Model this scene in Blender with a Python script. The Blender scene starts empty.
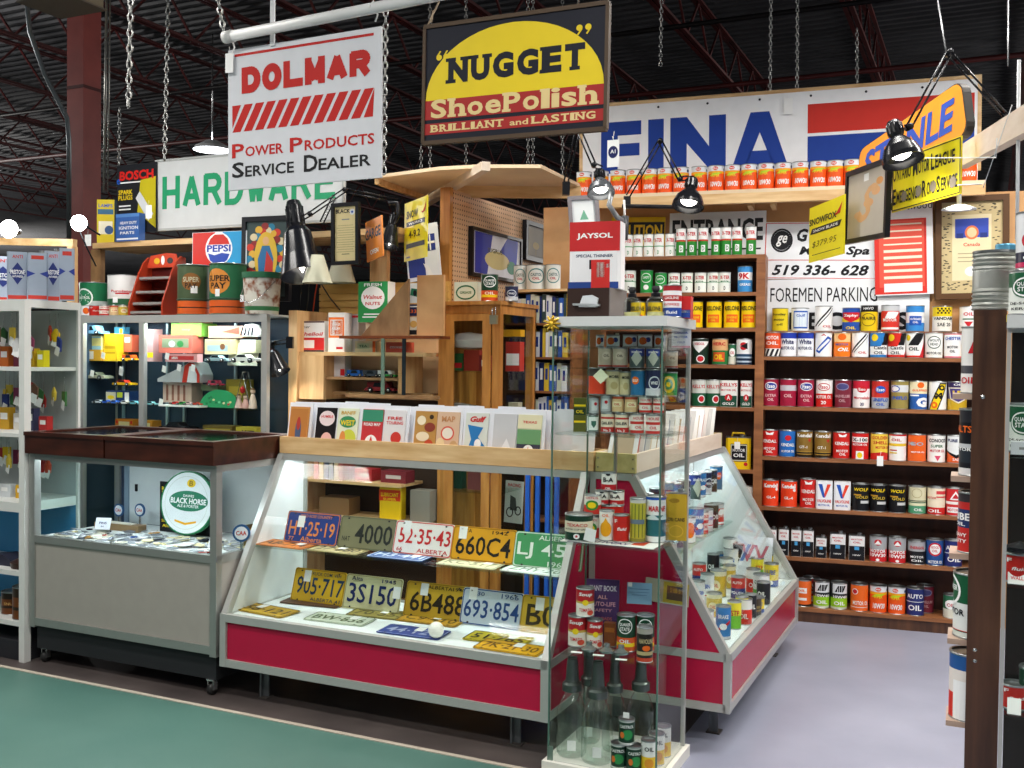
import bpy, math, random
from mathutils import Vector, Matrix
random.seed(7)
PI = math.pi
col = bpy.context.scene.collection
sc = bpy.context.scene

# ---------------------------------------------------------------- camera, world, exposure
FOC, CAMH = 1020.0, 1.6
_p, _r = math.radians(1.3), math.radians(.65)
FWD = Vector((0, math.cos(_p), -math.sin(_p)))
_r0 = Vector((1, 0, 0)); _u0 = _r0.cross(FWD)
RIGHT = _r0 * math.cos(_r) + _u0 * math.sin(_r)
UP = _u0 * math.cos(_r) - _r0 * math.sin(_r)
CAM = Vector((0, 0, CAMH))
cd = bpy.data.cameras.new('camera'); cam = bpy.data.objects.new('camera', cd); col.objects.link(cam)
cd.sensor_width = 36; cd.lens = FOC / 1024 * 36; cd.clip_end = 200; cd.clip_start = .05
cam.matrix_world = Matrix(((RIGHT.x, UP.x, -FWD.x, 0), (RIGHT.y, UP.y, -FWD.y, 0), (RIGHT.z, UP.z, -FWD.z, CAMH), (0, 0, 0, 1)))
sc.camera = cam
sc.cycles.transparent_max_bounces = 48
sc.view_settings.view_transform = 'Standard'
sc.view_settings.look = 'None'
sc.view_settings.gamma = 1
sc.view_settings.use_curve_mapping = False
sc.view_settings.exposure = -0.42
wd = bpy.data.worlds.new('World'); sc.world = wd; wd.use_nodes = True
wd.node_tree.nodes['Background'].inputs[0].default_value = (.9, .95, 1, 1)
wd.node_tree.nodes['Background'].inputs[1].default_value = .22

def area_light(name, loc, sx, sy, watts, color=(1, .97, .92), rot=(0, 0, 0), spread=PI):
 L = bpy.data.lights.new(name, 'AREA'); L.shape = 'RECTANGLE'; L.size = sx; L.size_y = sy
 L.energy = watts; L.color = color; L.spread = spread
 o = bpy.data.objects.new(name, L); col.objects.link(o); o.location = loc; o.rotation_euler = rot
 return o

# ---------------------------------------------------------------- pixel -> place helpers (real planes of the shop)
def ray(px, py):
 return FWD + RIGHT * ((px - 512) / FOC) - UP * ((py - 384) / FOC)

def at_y(px, py, Y):
 d = ray(px, py); return CAM + d * (Y / d.y)

def at_z(px, py, z):
 d = ray(px, py); return CAM + d * ((z - CAMH) / d.z)

class Frame:
 """a floor-plan frame: local x along a run of furniture, local y into the depth"""
 def __init__(s, ox, oy, yaw):
  s.o = Vector((ox, oy, 0)); s.yaw = math.radians(yaw)
  s.U = Vector((math.cos(s.yaw), math.sin(s.yaw), 0)); s.V = Vector((-math.sin(s.yaw), math.cos(s.yaw), 0))

 def P(s, x, y, z=0):
  return s.o + s.U * x + s.V * y + Vector((0, 0, z))

 def loc(s, p):
  q = p - s.o; return (q.dot(s.U), q.dot(s.V), p.z)

 def at(s, px, py, y=0):          # on the vertical plane local y
  d = ray(px, py); t = (y - (CAM - s.o).dot(s.V)) / d.dot(s.V)
  q = s.loc(CAM + d * t); return q[0], q[2]

 def side(s, px, py, x=0):        # on the vertical plane local x
  d = ray(px, py); t = (x - (CAM - s.o).dot(s.U)) / d.dot(s.U)
  q = s.loc(CAM + d * t); return q[1], q[2]

C = Frame(0, 0, -25)                 # the run of counters
W = Frame(1.748, 6.318, -17.5)       # the oil can wall

def face_cam(p):
 return -math.atan2(p.x, p.y)

# ---------------------------------------------------------------- materials
def lin(h):
 h = h.lstrip('#'); out = []
 for i in (0, 2, 4):
  c = int(h[i:i + 2], 16) / 255
  out.append(c / 12.92 if c <= .04045 else ((c + .055) / 1.055) ** 2.4)
 return (*out, 1)

_mats = {}

def M(h, rough=.45, metal=0.0, var=.06):
 """painted / printed / plastic surface with a faint procedural unevenness"""
 k = (h, rough, metal, var)
 if k in _mats: return _mats[k]
 m = bpy.data.materials.new('paint_' + h.strip('#')); m.use_nodes = True; nt = m.node_tree
 b = nt.nodes['Principled BSDF']; b.inputs['Roughness'].default_value = rough; b.inputs['Metallic'].default_value = metal; b.inputs['Specular IOR Level'].default_value = .28
 c = lin(h)
 n = nt.nodes.new('ShaderNodeTexNoise'); n.inputs['Scale'].default_value = 14; n.inputs['Detail'].default_value = 2
 tc = nt.nodes.new('ShaderNodeTexCoord'); nt.links.new(tc.outputs['Object'], n.inputs['Vector'])
 r = nt.nodes.new('ShaderNodeMix'); r.data_type = 'RGBA'
 r.inputs['A'].default_value = tuple(x * (1 - var) for x in c[:3]) + (1,)
 r.inputs['B'].default_value = tuple(min(1, x * (1 + var)) for x in c[:3]) + (1,)
 nt.links.new(n.outputs['Fac'], r.inputs['Factor']); nt.links.new(r.outputs['Result'], b.inputs['Base Color'])
 _mats[k] = m; return m

def noisy(name, a, b_, scale=(1, 1, 1), nscale=6, rough=.5, detail=6, lo=.3, hi=.7, bump=0, metal=0, rough2=None):
 if name in _mats: return _mats[name]
 m = bpy.data.materials.new(name); m.use_nodes = True; nt = m.node_tree; b = nt.nodes['Principled BSDF']
 b.inputs['Roughness'].default_value = rough; b.inputs['Metallic'].default_value = metal
 tc = nt.nodes.new('ShaderNodeTexCoord'); mp = nt.nodes.new('ShaderNodeMapping'); mp.inputs['Scale'].default_value = scale
 n = nt.nodes.new('ShaderNodeTexNoise'); n.inputs['Scale'].default_value = nscale; n.inputs['Detail'].default_value = detail
 r = nt.nodes.new('ShaderNodeValToRGB')
 r.color_ramp.elements[0].position = lo; r.color_ramp.elements[0].color = lin(a)
 r.color_ramp.elements[1].position = hi; r.color_ramp.elements[1].color = lin(b_)
 nt.links.new(tc.outputs['Object'], mp.inputs['Vector']); nt.links.new(mp.outputs['Vector'], n.inputs['Vector'])
 nt.links.new(n.outputs['Fac'], r.inputs['Fac']); nt.links.new(r.outputs['Color'], b.inputs['Base Color'])
 if bump:
  bp = nt.nodes.new('ShaderNodeBump'); bp.inputs['Strength'].default_value = bump; bp.inputs['Distance'].default_value = .01
  nt.links.new(n.outputs['Fac'], bp.inputs['Height']); nt.links.new(bp.outputs['Normal'], b.inputs['Normal'])
 _mats[name] = m; return m

def pegboard_mat():
 m = bpy.data.materials.new('pegboard'); m.use_nodes = True; nt = m.node_tree; b = nt.nodes['Principled BSDF']
 b.inputs['Roughness'].default_value = .6
 tc = nt.nodes.new('ShaderNodeTexCoord'); v = nt.nodes.new('ShaderNodeTexVoronoi')
 v.voronoi_dimensions = '2D'; v.inputs['Scale'].default_value = 34; v.inputs['Randomness'].default_value = 0
 sep = nt.nodes.new('ShaderNodeSeparateXYZ'); cmb = nt.nodes.new('ShaderNodeCombineXYZ')
 nt.links.new(tc.outputs['Object'], sep.inputs[0]); nt.links.new(sep.outputs['Y'], cmb.inputs['X']); nt.links.new(sep.outputs['Z'], cmb.inputs['Y'])
 nt.links.new(cmb.outputs[0], v.inputs['Vector'])
 r = nt.nodes.new('ShaderNodeValToRGB'); r.color_ramp.interpolation = 'CONSTANT'
 r.color_ramp.elements[0].color = lin('5a3d24'); r.color_ramp.elements[1].position = .19; r.color_ramp.elements[1].color = lin('d9b088')
 nt.links.new(v.outputs['Distance'], r.inputs['Fac']); nt.links.new(r.outputs['Color'], b.inputs['Base Color'])
 return m

def emis(name, rgb, s):
 if name in _mats: return _mats[name]
 m = bpy.data.materials.new(name); m.use_nodes = True; b = m.node_tree.nodes['Principled BSDF']
 b.inputs['Base Color'].default_value = (.9, .9, .9, 1)
 b.inputs['Emission Color'].default_value = (*rgb, 1); b.inputs['Emission Strength'].default_value = s
 _mats[name] = m; return m

def glass_mat(name, tint=(.96, .985, .975), gloss=.08, rough=0.0, power=4):
 """a thin pane: lets light straight through, mirrors a little at grazing angles"""
 m = bpy.data.materials.new(name); m.use_nodes = True; nt = m.node_tree
 for n in list(nt.nodes): nt.nodes.remove(n)
 out = nt.nodes.new('ShaderNodeOutputMaterial'); t = nt.nodes.new('ShaderNodeBsdfTransparent'); t.inputs[0].default_value = (*tint, 1)
 g = nt.nodes.new('ShaderNodeBsdfGlossy'); g.inputs['Roughness'].default_value = rough
 f = nt.nodes.new('ShaderNodeLayerWeight'); pw = nt.nodes.new('ShaderNodeMath'); pw.operation = 'POWER'; pw.inputs[1].default_value = power
 ma = nt.nodes.new('ShaderNodeMath'); ma.operation = 'MULTIPLY_ADD'; ma.inputs[1].default_value = .45; ma.inputs[2].default_value = gloss * .05
 mx = nt.nodes.new('ShaderNodeMixShader'); nt.links.new(f.outputs['Facing'], pw.inputs[0]); nt.links.new(pw.outputs[0], ma.inputs[0])
 nt.links.new(ma.outputs[0], mx.inputs[0]); nt.links.new(t.outputs[0], mx.inputs[1]); nt.links.new(g.outputs[0], mx.inputs[2])
 nt.links.new(mx.outputs[0], out.inputs[0]); return m

ALU = M('b6b7b3', .35, .3); STEEL = M('c9cbcc', .25, .9); BLACK = M('15151a', .35); DARK = M('1d1f22', .6)
WHITE = M('f2f2f0', .4); CREAM = M('eee3c4', .5); PAPER = M('f4f4f4', .75); RED = M('cf2020'); YEL = M('f4d21c'); ORG = M('ef6a1c')
BLU = M('1f4fae'); NAVY = M('1b2458'); GRN = M('1d7a3c'); DKGRN = M('17402c'); CRIM = M('a01c3c'); GOLD = M('a07a2c', .35, .4)
MAG = M('b5173f', .25); WHMETAL = M('d9dbdc', .4); GREY = M('8f8f8d', .5); TINM = M('9fa2a3', .3, .9)
PINE = noisy('pine', 'c89a62', 'e9c794', (1.2, 8, 8), 3, .55)
PINEV = noisy('pine_upright', 'c89560', 'e6c08a', (8, 8, 1.0), 3, .55)
PLY = noisy('plywood', 'b9814c', 'd9a872', (1.5, 4, 1.5), 2.2, .6)
PLYP = noisy('pale_plywood', 'dbbf9b', 'edd6b4', (2, 2, 2), 1.6, .6)
OAK = noisy('honey_oak', 'a9692a', 'd19247', (9, 9, 1.2), 3, .4)
OSB = noisy('brown_plywood', '7d5a36', 'ab8356', (3, 3, 1.2), 4, .6)
MAHOG = noisy('dark_mahogany', '2b130c', '492217', (2, 6, 6), 3, .28)
WALNUT = noisy('walnut', '3a2115', '62402a', (9, 9, .9), 3, .4)
SHELFW = noisy('brown_shelf_board', '7a4a2c', 'a36a40', (1.2, 9, 9), 3, .45)
SHELFD = noisy('dark_shelf_back', '33190f', '4d2a1a', (5, 5, 1), 3, .6)
PEG = pegboard_mat()
GLASS = glass_mat('clear_glass'); GLASSG = glass_mat('green_glass_edge', (.9, .955, .935), .15)
GLASST = glass_mat('tower_glass', (.955, .975, .965), .12); BOTTLE = glass_mat('bottle_glass', (.9, .95, .93), 1.1, .05, 1.8)

# ---------------------------------------------------------------- text outlines
_txt = {}

def glyphs(s, bold=.0, shear=0.0, res=2):
 k = (s, bold, shear, res)
 if k in _txt: return _txt[k]
 cu = bpy.data.curves.new('t', 'FONT'); cu.body = s; cu.offset = bold; cu.shear = shear; cu.resolution_u = res; cu.fill_mode = 'FRONT' if hasattr(cu, 'fill_mode') else 'FRONT'
 ob = bpy.data.objects.new('t', cu); me = ob.to_mesh()
 v = [(q.co.x, q.co.y) for q in me.vertices]; f = [tuple(p.vertices) for p in me.polygons]
 ob.to_mesh_clear(); bpy.data.objects.remove(ob); bpy.data.curves.remove(cu)
 if not v: v = [(0, 0), (1, 0), (0, 1)]; f = []
 x0 = min(a for a, _ in v); x1 = max(a for a, _ in v); y0 = min(b for _, b in v); y1 = max(b for _, b in v)
 v = [((a - x0) / max(x1 - x0, 1e-6) - .5, (b - y0) / max(y1 - y0, 1e-6) - .5) for a, b in v]
 _txt[k] = (v, f); return _txt[k]

SERIF = {'N': ((.13, 0), (.13, 1), (.87, 1)), 'U': ((.14, 1), (.86, 1)), 'E': ((.16, 0), (.16, 1)), 'T': ((.5, 0),), 'h': ((.17, 0), (.14, 1), (.84, 0)),
         'P': ((.17, 0), (.17, 1)), 'l': ((.5, 0), (.3, 1)), 'i': ((.5, 0),), 'B': ((.16, 0), (.16, 1)), 'R': ((.16, 0), (.16, 1), (.88, 0)), 'I': ((.5, 0), (.5, 1)),
         'L': ((.18, 0), (.18, 1)), 'A': ((.1, 0), (.9, 0)), 'n': ((.15, 0), (.85, 0)), 'd': ((.86, 0), (.8, 1))}
WIDE = {'I': .5, 'l': .5, 'i': .5, ' ': .5, 'N': 1.08, 'A': 1.05, 'G': 1.1, 'o': .95, 'e': .95, 's': .85}
TALL = {'o': .72, 'e': .72, 'n': .72, 'a': .72, 's': .72}

def strips(vs, fs, step):
 """cut flat faces into upright strips so they follow a curved can"""
 ov = []; of = []
 for f in fs:
  pts = [vs[i] for i in f]; x0 = min(p[0] for p in pts); x1 = max(p[0] for p in pts)
  n = max(1, math.ceil((x1 - x0) / step - 1e-6))
  for k in range(n):
   q = pts
   for lim, sg in ((x0 + (x1 - x0) * k / n, 1), (x0 + (x1 - x0) * (k + 1) / n, -1)):
    if n == 1: break
    r = []
    for a, b in zip(q, q[1:] + q[:1]):
     da, db = (a[0] - lim) * sg, (b[0] - lim) * sg
     if da >= 0: r.append(a)
     if da * db < 0: t = da / (da - db); r.append((a[0] + (b[0] - a[0]) * t, a[1] + (b[1] - a[1]) * t))
    q = r
   if len(q) > 2: of.append(tuple(range(len(ov), len(ov) + len(q)))); ov += q
 return ov, of

# heavy block capitals drawn with thick strokes in a unit box: (x, z) polylines
def _arc(cx, cz, rx, rz, a0, a1, n=9): return [(cx + rx * math.cos(math.radians(a0 + (a1 - a0) * i / n)), cz + rz * math.sin(math.radians(a0 + (a1 - a0) * i / n))) for i in range(n + 1)]

STROKE = {'D': [[(0, 0), (0, 1)], [(0, 1), (.45, 1)] + _arc(.45, .5, .55, .5, 90, -90, 12) + [(0, 0)]], 'O': [_arc(.5, .5, .5, .5, 0, 360, 22)], 'L': [[(0, 1), (0, 0), (1, 0)]], 'M': [[(0, 0), (0, 1)], [(0, 1), (.5, .1), (1, 1)], [(1, 1), (1, 0)]],
          'A': [[(0, 0), (.5, 1), (1, 0)], [(.2, .3), (.8, .3)]], 'R': [[(0, 0), (0, 1), (.6, 1)] + _arc(.6, .75, .38, .25, 90, -90, 8) + [(0, .5)], [(.55, .5), (1, 0)]], 'H': [[(0, 0), (0, 1)], [(1, 0), (1, 1)], [(0, .5), (1, .5)]],
          'W': [[(0, 1), (.26, 0), (.5, .9), (.74, 0), (1, 1)]], 'E': [[(1, 1), (0, 1), (0, 0), (1, 0)], [(0, .5), (.85, .5)]], 'S': [_arc(.5, .74, .48, .26, 20, 270, 12) + _arc(.5, .26, .48, .26, 90, -160, 12)], 'T': [[(0, 1), (1, 1)], [(.5, 1), (.5, 0)]], 'N': [[(0, 0), (0, 1), (1, 0), (1, 1)]]}

class B:
 """collects shapes into one mesh"""
 def __init__(s): s.v = []; s.f = []; s.fm = []; s.fs = []; s.m = []

 def mi(s, m):
  if m not in s.m: s.m.append(m)
  return s.m.index(m)

 def add(s, vs, fs, m, smooth=False):
  o = len(s.v); s.v += [tuple(q) for q in vs]; i = s.mi(m)
  for f in fs:
   s.f.append(tuple(o + k for k in f)); s.fm.append(i); s.fs.append(smooth)
  return s

 def box(s, x0, x1, y0, y1, z0, z1, m):
  return s.add([(x0, y0, z0), (x1, y0, z0), (x1, y1, z0), (x0, y1, z0), (x0, y0, z1), (x1, y0, z1), (x1, y1, z1), (x0, y1, z1)],
                     [(3, 2, 1, 0), (4, 5, 6, 7), (0, 1, 5, 4), (1, 2, 6, 5), (2, 3, 7, 6), (3, 0, 4, 7)], m)

 def bar(s, p0, p1, w, h, m, up=(0, 0, 1)):
  p0 = Vector(p0); p1 = Vector(p1); d = (p1 - p0).normalized(); u = Vector(up)
  if abs(d.dot(u)) > .98: u = Vector((0, 1, 0))
  a = d.cross(u).normalized() * w / 2; b = a.cross(d).normalized() * h / 2
  vs = [p + sa * a + sb * b for p in (p0, p1) for sa, sb in ((-1, -1), (1, -1), (1, 1), (-1, 1))]
  return s.add(vs, [(0, 1, 2, 3), (7, 6, 5, 4), (4, 5, 1, 0), (5, 6, 2, 1), (6, 7, 3, 2), (7, 4, 0, 3)], m)

 def tube(s, pts, r, m, seg=6, closed=False, r2=None):
  pts = [Vector(p) for p in pts]; n = len(pts); vs = []; fs = []; prev = None
  for i, p in enumerate(pts):
   if closed: d = pts[(i + 1) % n] - pts[i - 1]
   else: d = pts[min(i + 1, n - 1)] - pts[max(i - 1, 0)]
   d.normalize()
   a = prev if prev is not None else (Vector((0, 0, 1)) if abs(d.z) < .9 else Vector((1, 0, 0)))
   a = (a - d * a.dot(d)).normalized(); prev = a; b = d.cross(a)
   rr = r if r2 is None else r + (r2 - r) * i / (n - 1)
   vs += [p + (a * math.cos(2 * PI * k / seg) + b * math.sin(2 * PI * k / seg)) * rr for k in range(seg)]
  for i in range(n if closed else n - 1):
   j = (i + 1) % n
   fs += [(i * seg + k, i * seg + (k + 1) % seg, j * seg + (k + 1) % seg, j * seg + k) for k in range(seg)]
  if not closed: fs += [tuple(range(seg - 1, -1, -1)), tuple((n - 1) * seg + k for k in range(seg))]
  return s.add(vs, fs, m, True)

 def lathe(s, prof, m, seg=24, c=(0, 0, 0), cap0=False, cap1=False, rot=None, sx=1, sy=1, flat=False):
  """prof: (radius, z[, material of the step up to the next point])"""
  n = len(prof)
  ring = [[(p[0] * sx * math.cos(2 * PI * k / seg), p[0] * sy * math.sin(2 * PI * k / seg), p[1]) for k in range(seg)] for p in prof]
  T = (lambda q: (Vector(c) + (rot @ Vector(q) if rot else Vector(q))))
  for i in range(n - 1):
   mm = prof[i][2] if len(prof[i]) > 2 and prof[i][2] else m
   vs = [T(q) for q in ring[i] + ring[i + 1]]
   s.add(vs, [(k, (k + 1) % seg, seg + (k + 1) % seg, seg + k) for k in range(seg)], mm, not flat)
  if cap0: s.add([T(q) for q in ring[0]], [tuple(range(seg - 1, -1, -1))], m)
  if cap1: s.add([T(q) for q in ring[-1]], [tuple(range(seg))], m)
  return s

 def prism(s, poly, axis, a0, a1, m):
  """poly in the two other axes (in x,y,z order), pushed from a0 to a1 along axis"""
  n = len(poly)
  def q(p, a): return {'x': (a, p[0], p[1]), 'y': (p[0], a, p[1]), 'z': (p[0], p[1], a)}[axis]
  vs = [q(p, a0) for p in poly] + [q(p, a1) for p in poly]
  fl = axis == 'y'
  fs = [tuple(range(n - 1, -1, -1)), tuple(range(n, 2 * n))] + [(i, (i + 1) % n, n + (i + 1) % n, n + i) for i in range(n)]
  if fl: fs = [f[::-1] for f in fs]
  return s.add(vs, fs, m)

 # ---- printing: everything below lands on a mapped surface mp(x, z, lift) -> 3D
 def block(s, mp, t, cx, cz, w, h, m, th=.2, gap=.3, lift=.0014, skew=0):
  n = len(t); cw = w / (n + (n - 1) * gap); st_ = th * cw; x = cx - w / 2
  lift0 = lift
  for ch in t:
   lift = lift0
   for pl in STROKE.get(ch, ()):
    q = [(x + st_ / 2 + px * (cw - st_), cz - h / 2 + st_ / 2 + pz * (h - st_)) for px, pz in pl]
    for a, b in zip(q[:-1], q[1:]):
     dx, dz = b[0] - a[0], b[1] - a[1]; L = math.hypot(dx, dz) or 1; ex, ez = dx / L * st_ / 2, dz / L * st_ / 2; k = .55 if len(pl) > 6 else 1.0 if dx * dz == 0 else .35
     vs = [(a[0] - ex * k + ez, a[1] - ez * k - ex), (b[0] + ex * k + ez, b[1] + ez * k - ex), (b[0] + ex * k - ez, b[1] + ez * k + ex), (a[0] - ex * k - ez, a[1] - ez * k + ex)]
     s.pr(mp, [(u + skew * (v - cz), v) for u, v in vs], [(0, 1, 2, 3)], m, lift); lift += 4e-5
   x += cw * (1 + gap)
  return s

 def pr(s, mp, vs, fs, m, lift=.0008):
  if hasattr(mp, 'step'): vs, fs = strips(vs, fs, mp.step)
  return s.add([mp(x, z, lift) for x, z in vs], fs, m)

 def text(s, mp, t, cx, cz, w, h, m, bold=.018, shear=0.0, lift=.0014, res=2):
  v, f = glyphs(t, bold, shear, res)
  return s.pr(mp, [(cx + a * w, cz + b * h) for a, b in v], f, m, lift)

 def slab(s, mp, t, cx, cz, w, h, m, bold=.045, lift=.0014, skew=0.0):
  ws = [WIDE.get(ch, 1) for ch in t]; tot = sum(ws); x = cx - w / 2
  for ch, k in zip(t, ws):
   cw = w * k / tot; hh = h * TALL.get(ch, 1)
   if ch != ' ':
    v, f = glyphs(ch, bold, 0, 3); gw = cw * .86
    x0 = x + cw / 2; zc = cz - h / 2 + hh / 2
    sk = lambda a, b: (a + skew * (b - cz), b)
    s.pr(mp, [sk(x0 + a * gw, zc + b * hh) for a, b in v], f, m, lift)
    for sx_, sy_ in SERIF.get(ch, ()):
     sw = gw * (.26 if ch not in 'Il' else .46); sh = h * .07
     xc = x0 + (sx_ - .5) * gw; zz = cz - h / 2 + (sh if sy_ == 0 else hh - sh)
     s.pr(mp, [sk(xc - sw, zz - sh), sk(xc + sw, zz - sh), sk(xc + sw, zz + sh), sk(xc - sw, zz + sh)], [(0, 1, 2, 3)], m, lift * .97)
   x += cw
  return s

 def rect(s, mp, cx, cz, w, h, m, lift=.0007, sk=0.0, nx=6):
  vs = []; fs = []
  for i in range(nx + 1):
   x = cx - w / 2 + w * i / nx
   vs += [(x - sk / 2, cz - h / 2), (x + sk / 2, cz + h / 2)]
  fs = [(2 * i, 2 * i + 2, 2 * i + 3, 2 * i + 1) for i in range(nx)]
  return s.pr(mp, vs, fs, m, lift)

 def oval(s, mp, cx, cz, w, h, m, lift=.0009, n=20, a0=0, a1=2 * PI):
  vs = [(cx, cz)] + [(cx + w / 2 * math.cos(a0 + (a1 - a0) * k / n), cz + h / 2 * math.sin(a0 + (a1 - a0) * k / n)) for k in range(n + 1)]
  return s.pr(mp, vs, [(0, k + 1, k + 2) for k in range(n)], m, lift)

 def poly(s, mp, pts, m, lift=.0009):
  return s.pr(mp, pts, [tuple(range(len(pts)))], m, lift)

 def ring(s, mp, cx, cz, w, h, t, m, lift=.0011, n=24):
  vs = []
  for k in range(n):
   a = 2 * PI * k / n; c_, s_ = math.cos(a), math.sin(a)
   vs += [(cx + w / 2 * c_, cz + h / 2 * s_), (cx + (w / 2 - t) * c_, cz + (h / 2 - t) * s_)]
  return s.pr(mp, vs, [(2 * k, (2 * k + 2) % (2 * n), (2 * k + 3) % (2 * n), 2 * k + 1) for k in range(n)], m, lift)

 def star(s, mp, cx, cz, r, m, lift=.0012):
  vs = [(cx, cz)] + [(cx + (r if k % 2 == 0 else r * .4) * math.sin(PI * k / 5), cz + (r if k % 2 == 0 else r * .4) * math.cos(PI * k / 5)) for k in range(10)]
  return s.pr(mp, vs, [(0, k + 1, (k + 1) % 10 + 1) for k in range(10)], m, lift)

 def mesh(s, name):
  me = bpy.data.meshes.new(name); me.from_pydata(s.v, [], s.f)
  for m in s.m: me.materials.append(m)
  me.polygons.foreach_set('material_index', s.fm); me.polygons.foreach_set('use_smooth', s.fs); me.update()
  return me

 def part(s, name, parent=None, loc=(0, 0, 0), rot=(0, 0, 0), label=None):
  o = bpy.data.objects.new(name, s.mesh(name)); col.objects.link(o); o.location = loc; o.rotation_euler = rot
  if parent: o.parent = parent
  if label: o['label'] = label
  return o

 def thing(s, name, label, cat, loc=(0, 0, 0), rz=0, group=None, rx=0, ry=0):
  o = s.part(name, None, loc, (rx, ry, rz)); return tag(o, label, cat, group)

 def struct(s, name, loc=(0, 0, 0), rz=0):
  o = s.part(name, None, loc, (0, 0, rz)); o['kind'] = 'structure'; return o

def tag(o, label, cat, group=None):
 o['label'] = label; o['category'] = cat
 if group: o['group'] = group
 return o

def empty(name, label, cat, loc=(0, 0, 0), rz=0, group=None, rx=0):
 o = bpy.data.objects.new(name, None); col.objects.link(o); o.location = loc; o.rotation_euler = (rx, 0, rz); o.empty_display_size = .05
 return tag(o, label, cat, group)

def flat(y=0.0):                       # printing surface: the plane local y, facing -y
 return lambda x, z, l: (x, y - l, z)

def top(z=0.0):                        # printing surface: facing up
 return lambda x, y, l: (x, y, z + l)

def wrap(r, cyl_c=(0, 0)):             # printing surface: a cylinder, facing -y
 f = lambda x, z, l: (cyl_c[0] + (r + l) * math.sin(x / r), cyl_c[1] - (r + l) * math.cos(x / r), z)
 f.step = r * .26; return f

def copy_tree(o, parent=None):
 c = o.copy(); col.objects.link(c)
 if parent: c.parent = parent
 for ch in list(o.children): copy_tree(ch, c)
 return c

ORD = ['first', 'second', 'third', 'fourth', 'fifth', 'sixth', 'seventh', 'eighth', 'ninth', 'tenth', 'eleventh', 'twelfth', 'thirteenth', 'fourteenth', 'fifteenth', 'sixteenth', 'seventeenth', 'eighteenth', 'nineteenth', 'twentieth', 'penultimate', 'last']
NUM = ['zero', 'one', 'two', 'three', 'four', 'five', 'six', 'seven', 'eight', 'nine', 'ten', 'eleven', 'twelve', 'thirteen', 'fourteen', 'fifteen', 'sixteen', 'seventeen', 'eighteen', 'nineteen', 'twenty']

def prints(b, mp, w, h, ps):
 """ps: print items in fractions of a face w x h (x from the middle, z from the bottom)"""
 for p in ps:
  k = p[0]
  if k == 'B': b.block(mp, p[1], p[2] * w, p[3] * h, p[4] * w, p[5] * h, p[6], *p[7:])
  elif k == 'T': b.text(mp, p[1], p[2] * w, p[3] * h, p[4] * w, p[5] * h, p[6], p[7] if len(p) > 7 else .02, p[8] if len(p) > 8 else 0)
  elif k == 'R': b.rect(mp, p[1] * w, p[2] * h, p[3] * w, p[4] * h, p[5], sk=(p[6] * w if len(p) > 6 else 0))
  elif k == 'r': b.rect(mp, p[1] * w, p[2] * h, p[3] * w, p[4] * h, p[5], lift=.0011, sk=(p[6] * w if len(p) > 6 else 0))
  elif k == 'q': b.rect(mp, p[1] * w, p[2] * h, p[3] * w, p[4] * h, p[5], lift=.0017, sk=(p[6] * w if len(p) > 6 else 0))
  elif k == 'O': b.oval(mp, p[1] * w, p[2] * h, p[3] * w, p[4] * h, p[5], lift=p[6] if len(p) > 6 else .0009)
  elif k == 'G': b.ring(mp, p[1] * w, p[2] * h, p[3] * w, p[4] * h, p[5] * w, p[6])
  elif k == 'P': b.poly(mp, [(x * w, z * h) for x, z in p[1]], p[2], lift=p[3] if len(p) > 3 else .0009)
  elif k == 'S': b.star(mp, p[1] * w, p[2] * h, p[3] * w, p[4])

# ---------------------------------------------------------------- added lamps: unseen strip fittings lighting the booth from above and in front
def added_fitting(p, yaw, watts, label, length=1.2):
 t = empty('added_fluorescent_fitting', label, 'ceiling light', p, yaw, 'unseen fittings added to light the stall')
 B().prism([(-.09, 0), (.09, 0), (.05, .07), (-.05, .07)], 'x', -length / 2, length / 2, WHMETAL).part('housing', t)
 for s in (-1, 1):
  B().tube([(-length / 2 + .03, s * .045, -.02), (length / 2 - .03, s * .045, -.02)], .013, emis('tube_glow', (1, .98, .95), 6), 8).part('tube', t)
  B().tube([(s * length * .4, 0, .07), (s * length * .4, 0, 2.4)], .004, STEEL, 5).part('hanger', t)
 L = area_light('added_fitting_light', (0, 0, -.05), length, .16, watts, spread=math.radians(165)); L.parent = t

ADDED_FITTINGS = [(-3.4, 2.4, 38), (-1.2, 2.4, 38), (1.0, 2.4, 50), (-3.4, .6, 45), (-.9, .6, 50), (1.3, .6, 50), (2.4, 4.1, 75), (-5.4, 2.2, 45), (-.4, 4.8, 75), (-2.7, 4.8, 42), (.9, 5.5, 75), (-4.6, 3.7, 40)]
for i, (u, v, wt) in enumerate(ADDED_FITTINGS):
 added_fitting(C.P(u, v, 3.75), C.yaw, wt, 'unseen white two tube fitting added over the aisle to light the stall')

# ---------------------------------------------------------------- floors
FLG = noisy('green_painted_floor', '42685f', '507369', (1, 1, 1), 2.2, .42, 8, .25, .75, .12)
FLL = noisy('lilac_painted_floor', '8d90a2', 'a3a5b6', (1, 1, 1), 1.6, .38, 7, .3, .7, .05)
FLD = noisy('dark_brown_floor', '3f3837', '584f4c', (1, 1, 1), 3, .5, 8, .3, .7, .1)  # dark brown tone, unevenly mottled
b = B(); b.prism([tuple(C.P(u, v)[:2]) for u, v in ((-14, -8), (-1.15, -8), (-1.15, 3.615), (-14, 3.615))], 'z', -.05, 0, FLG); b.struct('floor')
b = B(); b.prism([tuple(C.P(u, v)[:2]) for u, v in ((-14, 3.615), (-1.15, 3.615), (-1.15, 12), (-14, 12))], 'z', -.05, 0, FLD); b.struct('floor')
b = B(); b.prism([tuple(C.P(u, v)[:2]) for u, v in ((-1.15, -8), (7, -8), (7, 12), (-1.15, 12))], 'z', -.05, 0, FLL); b.struct('floor')
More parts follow.
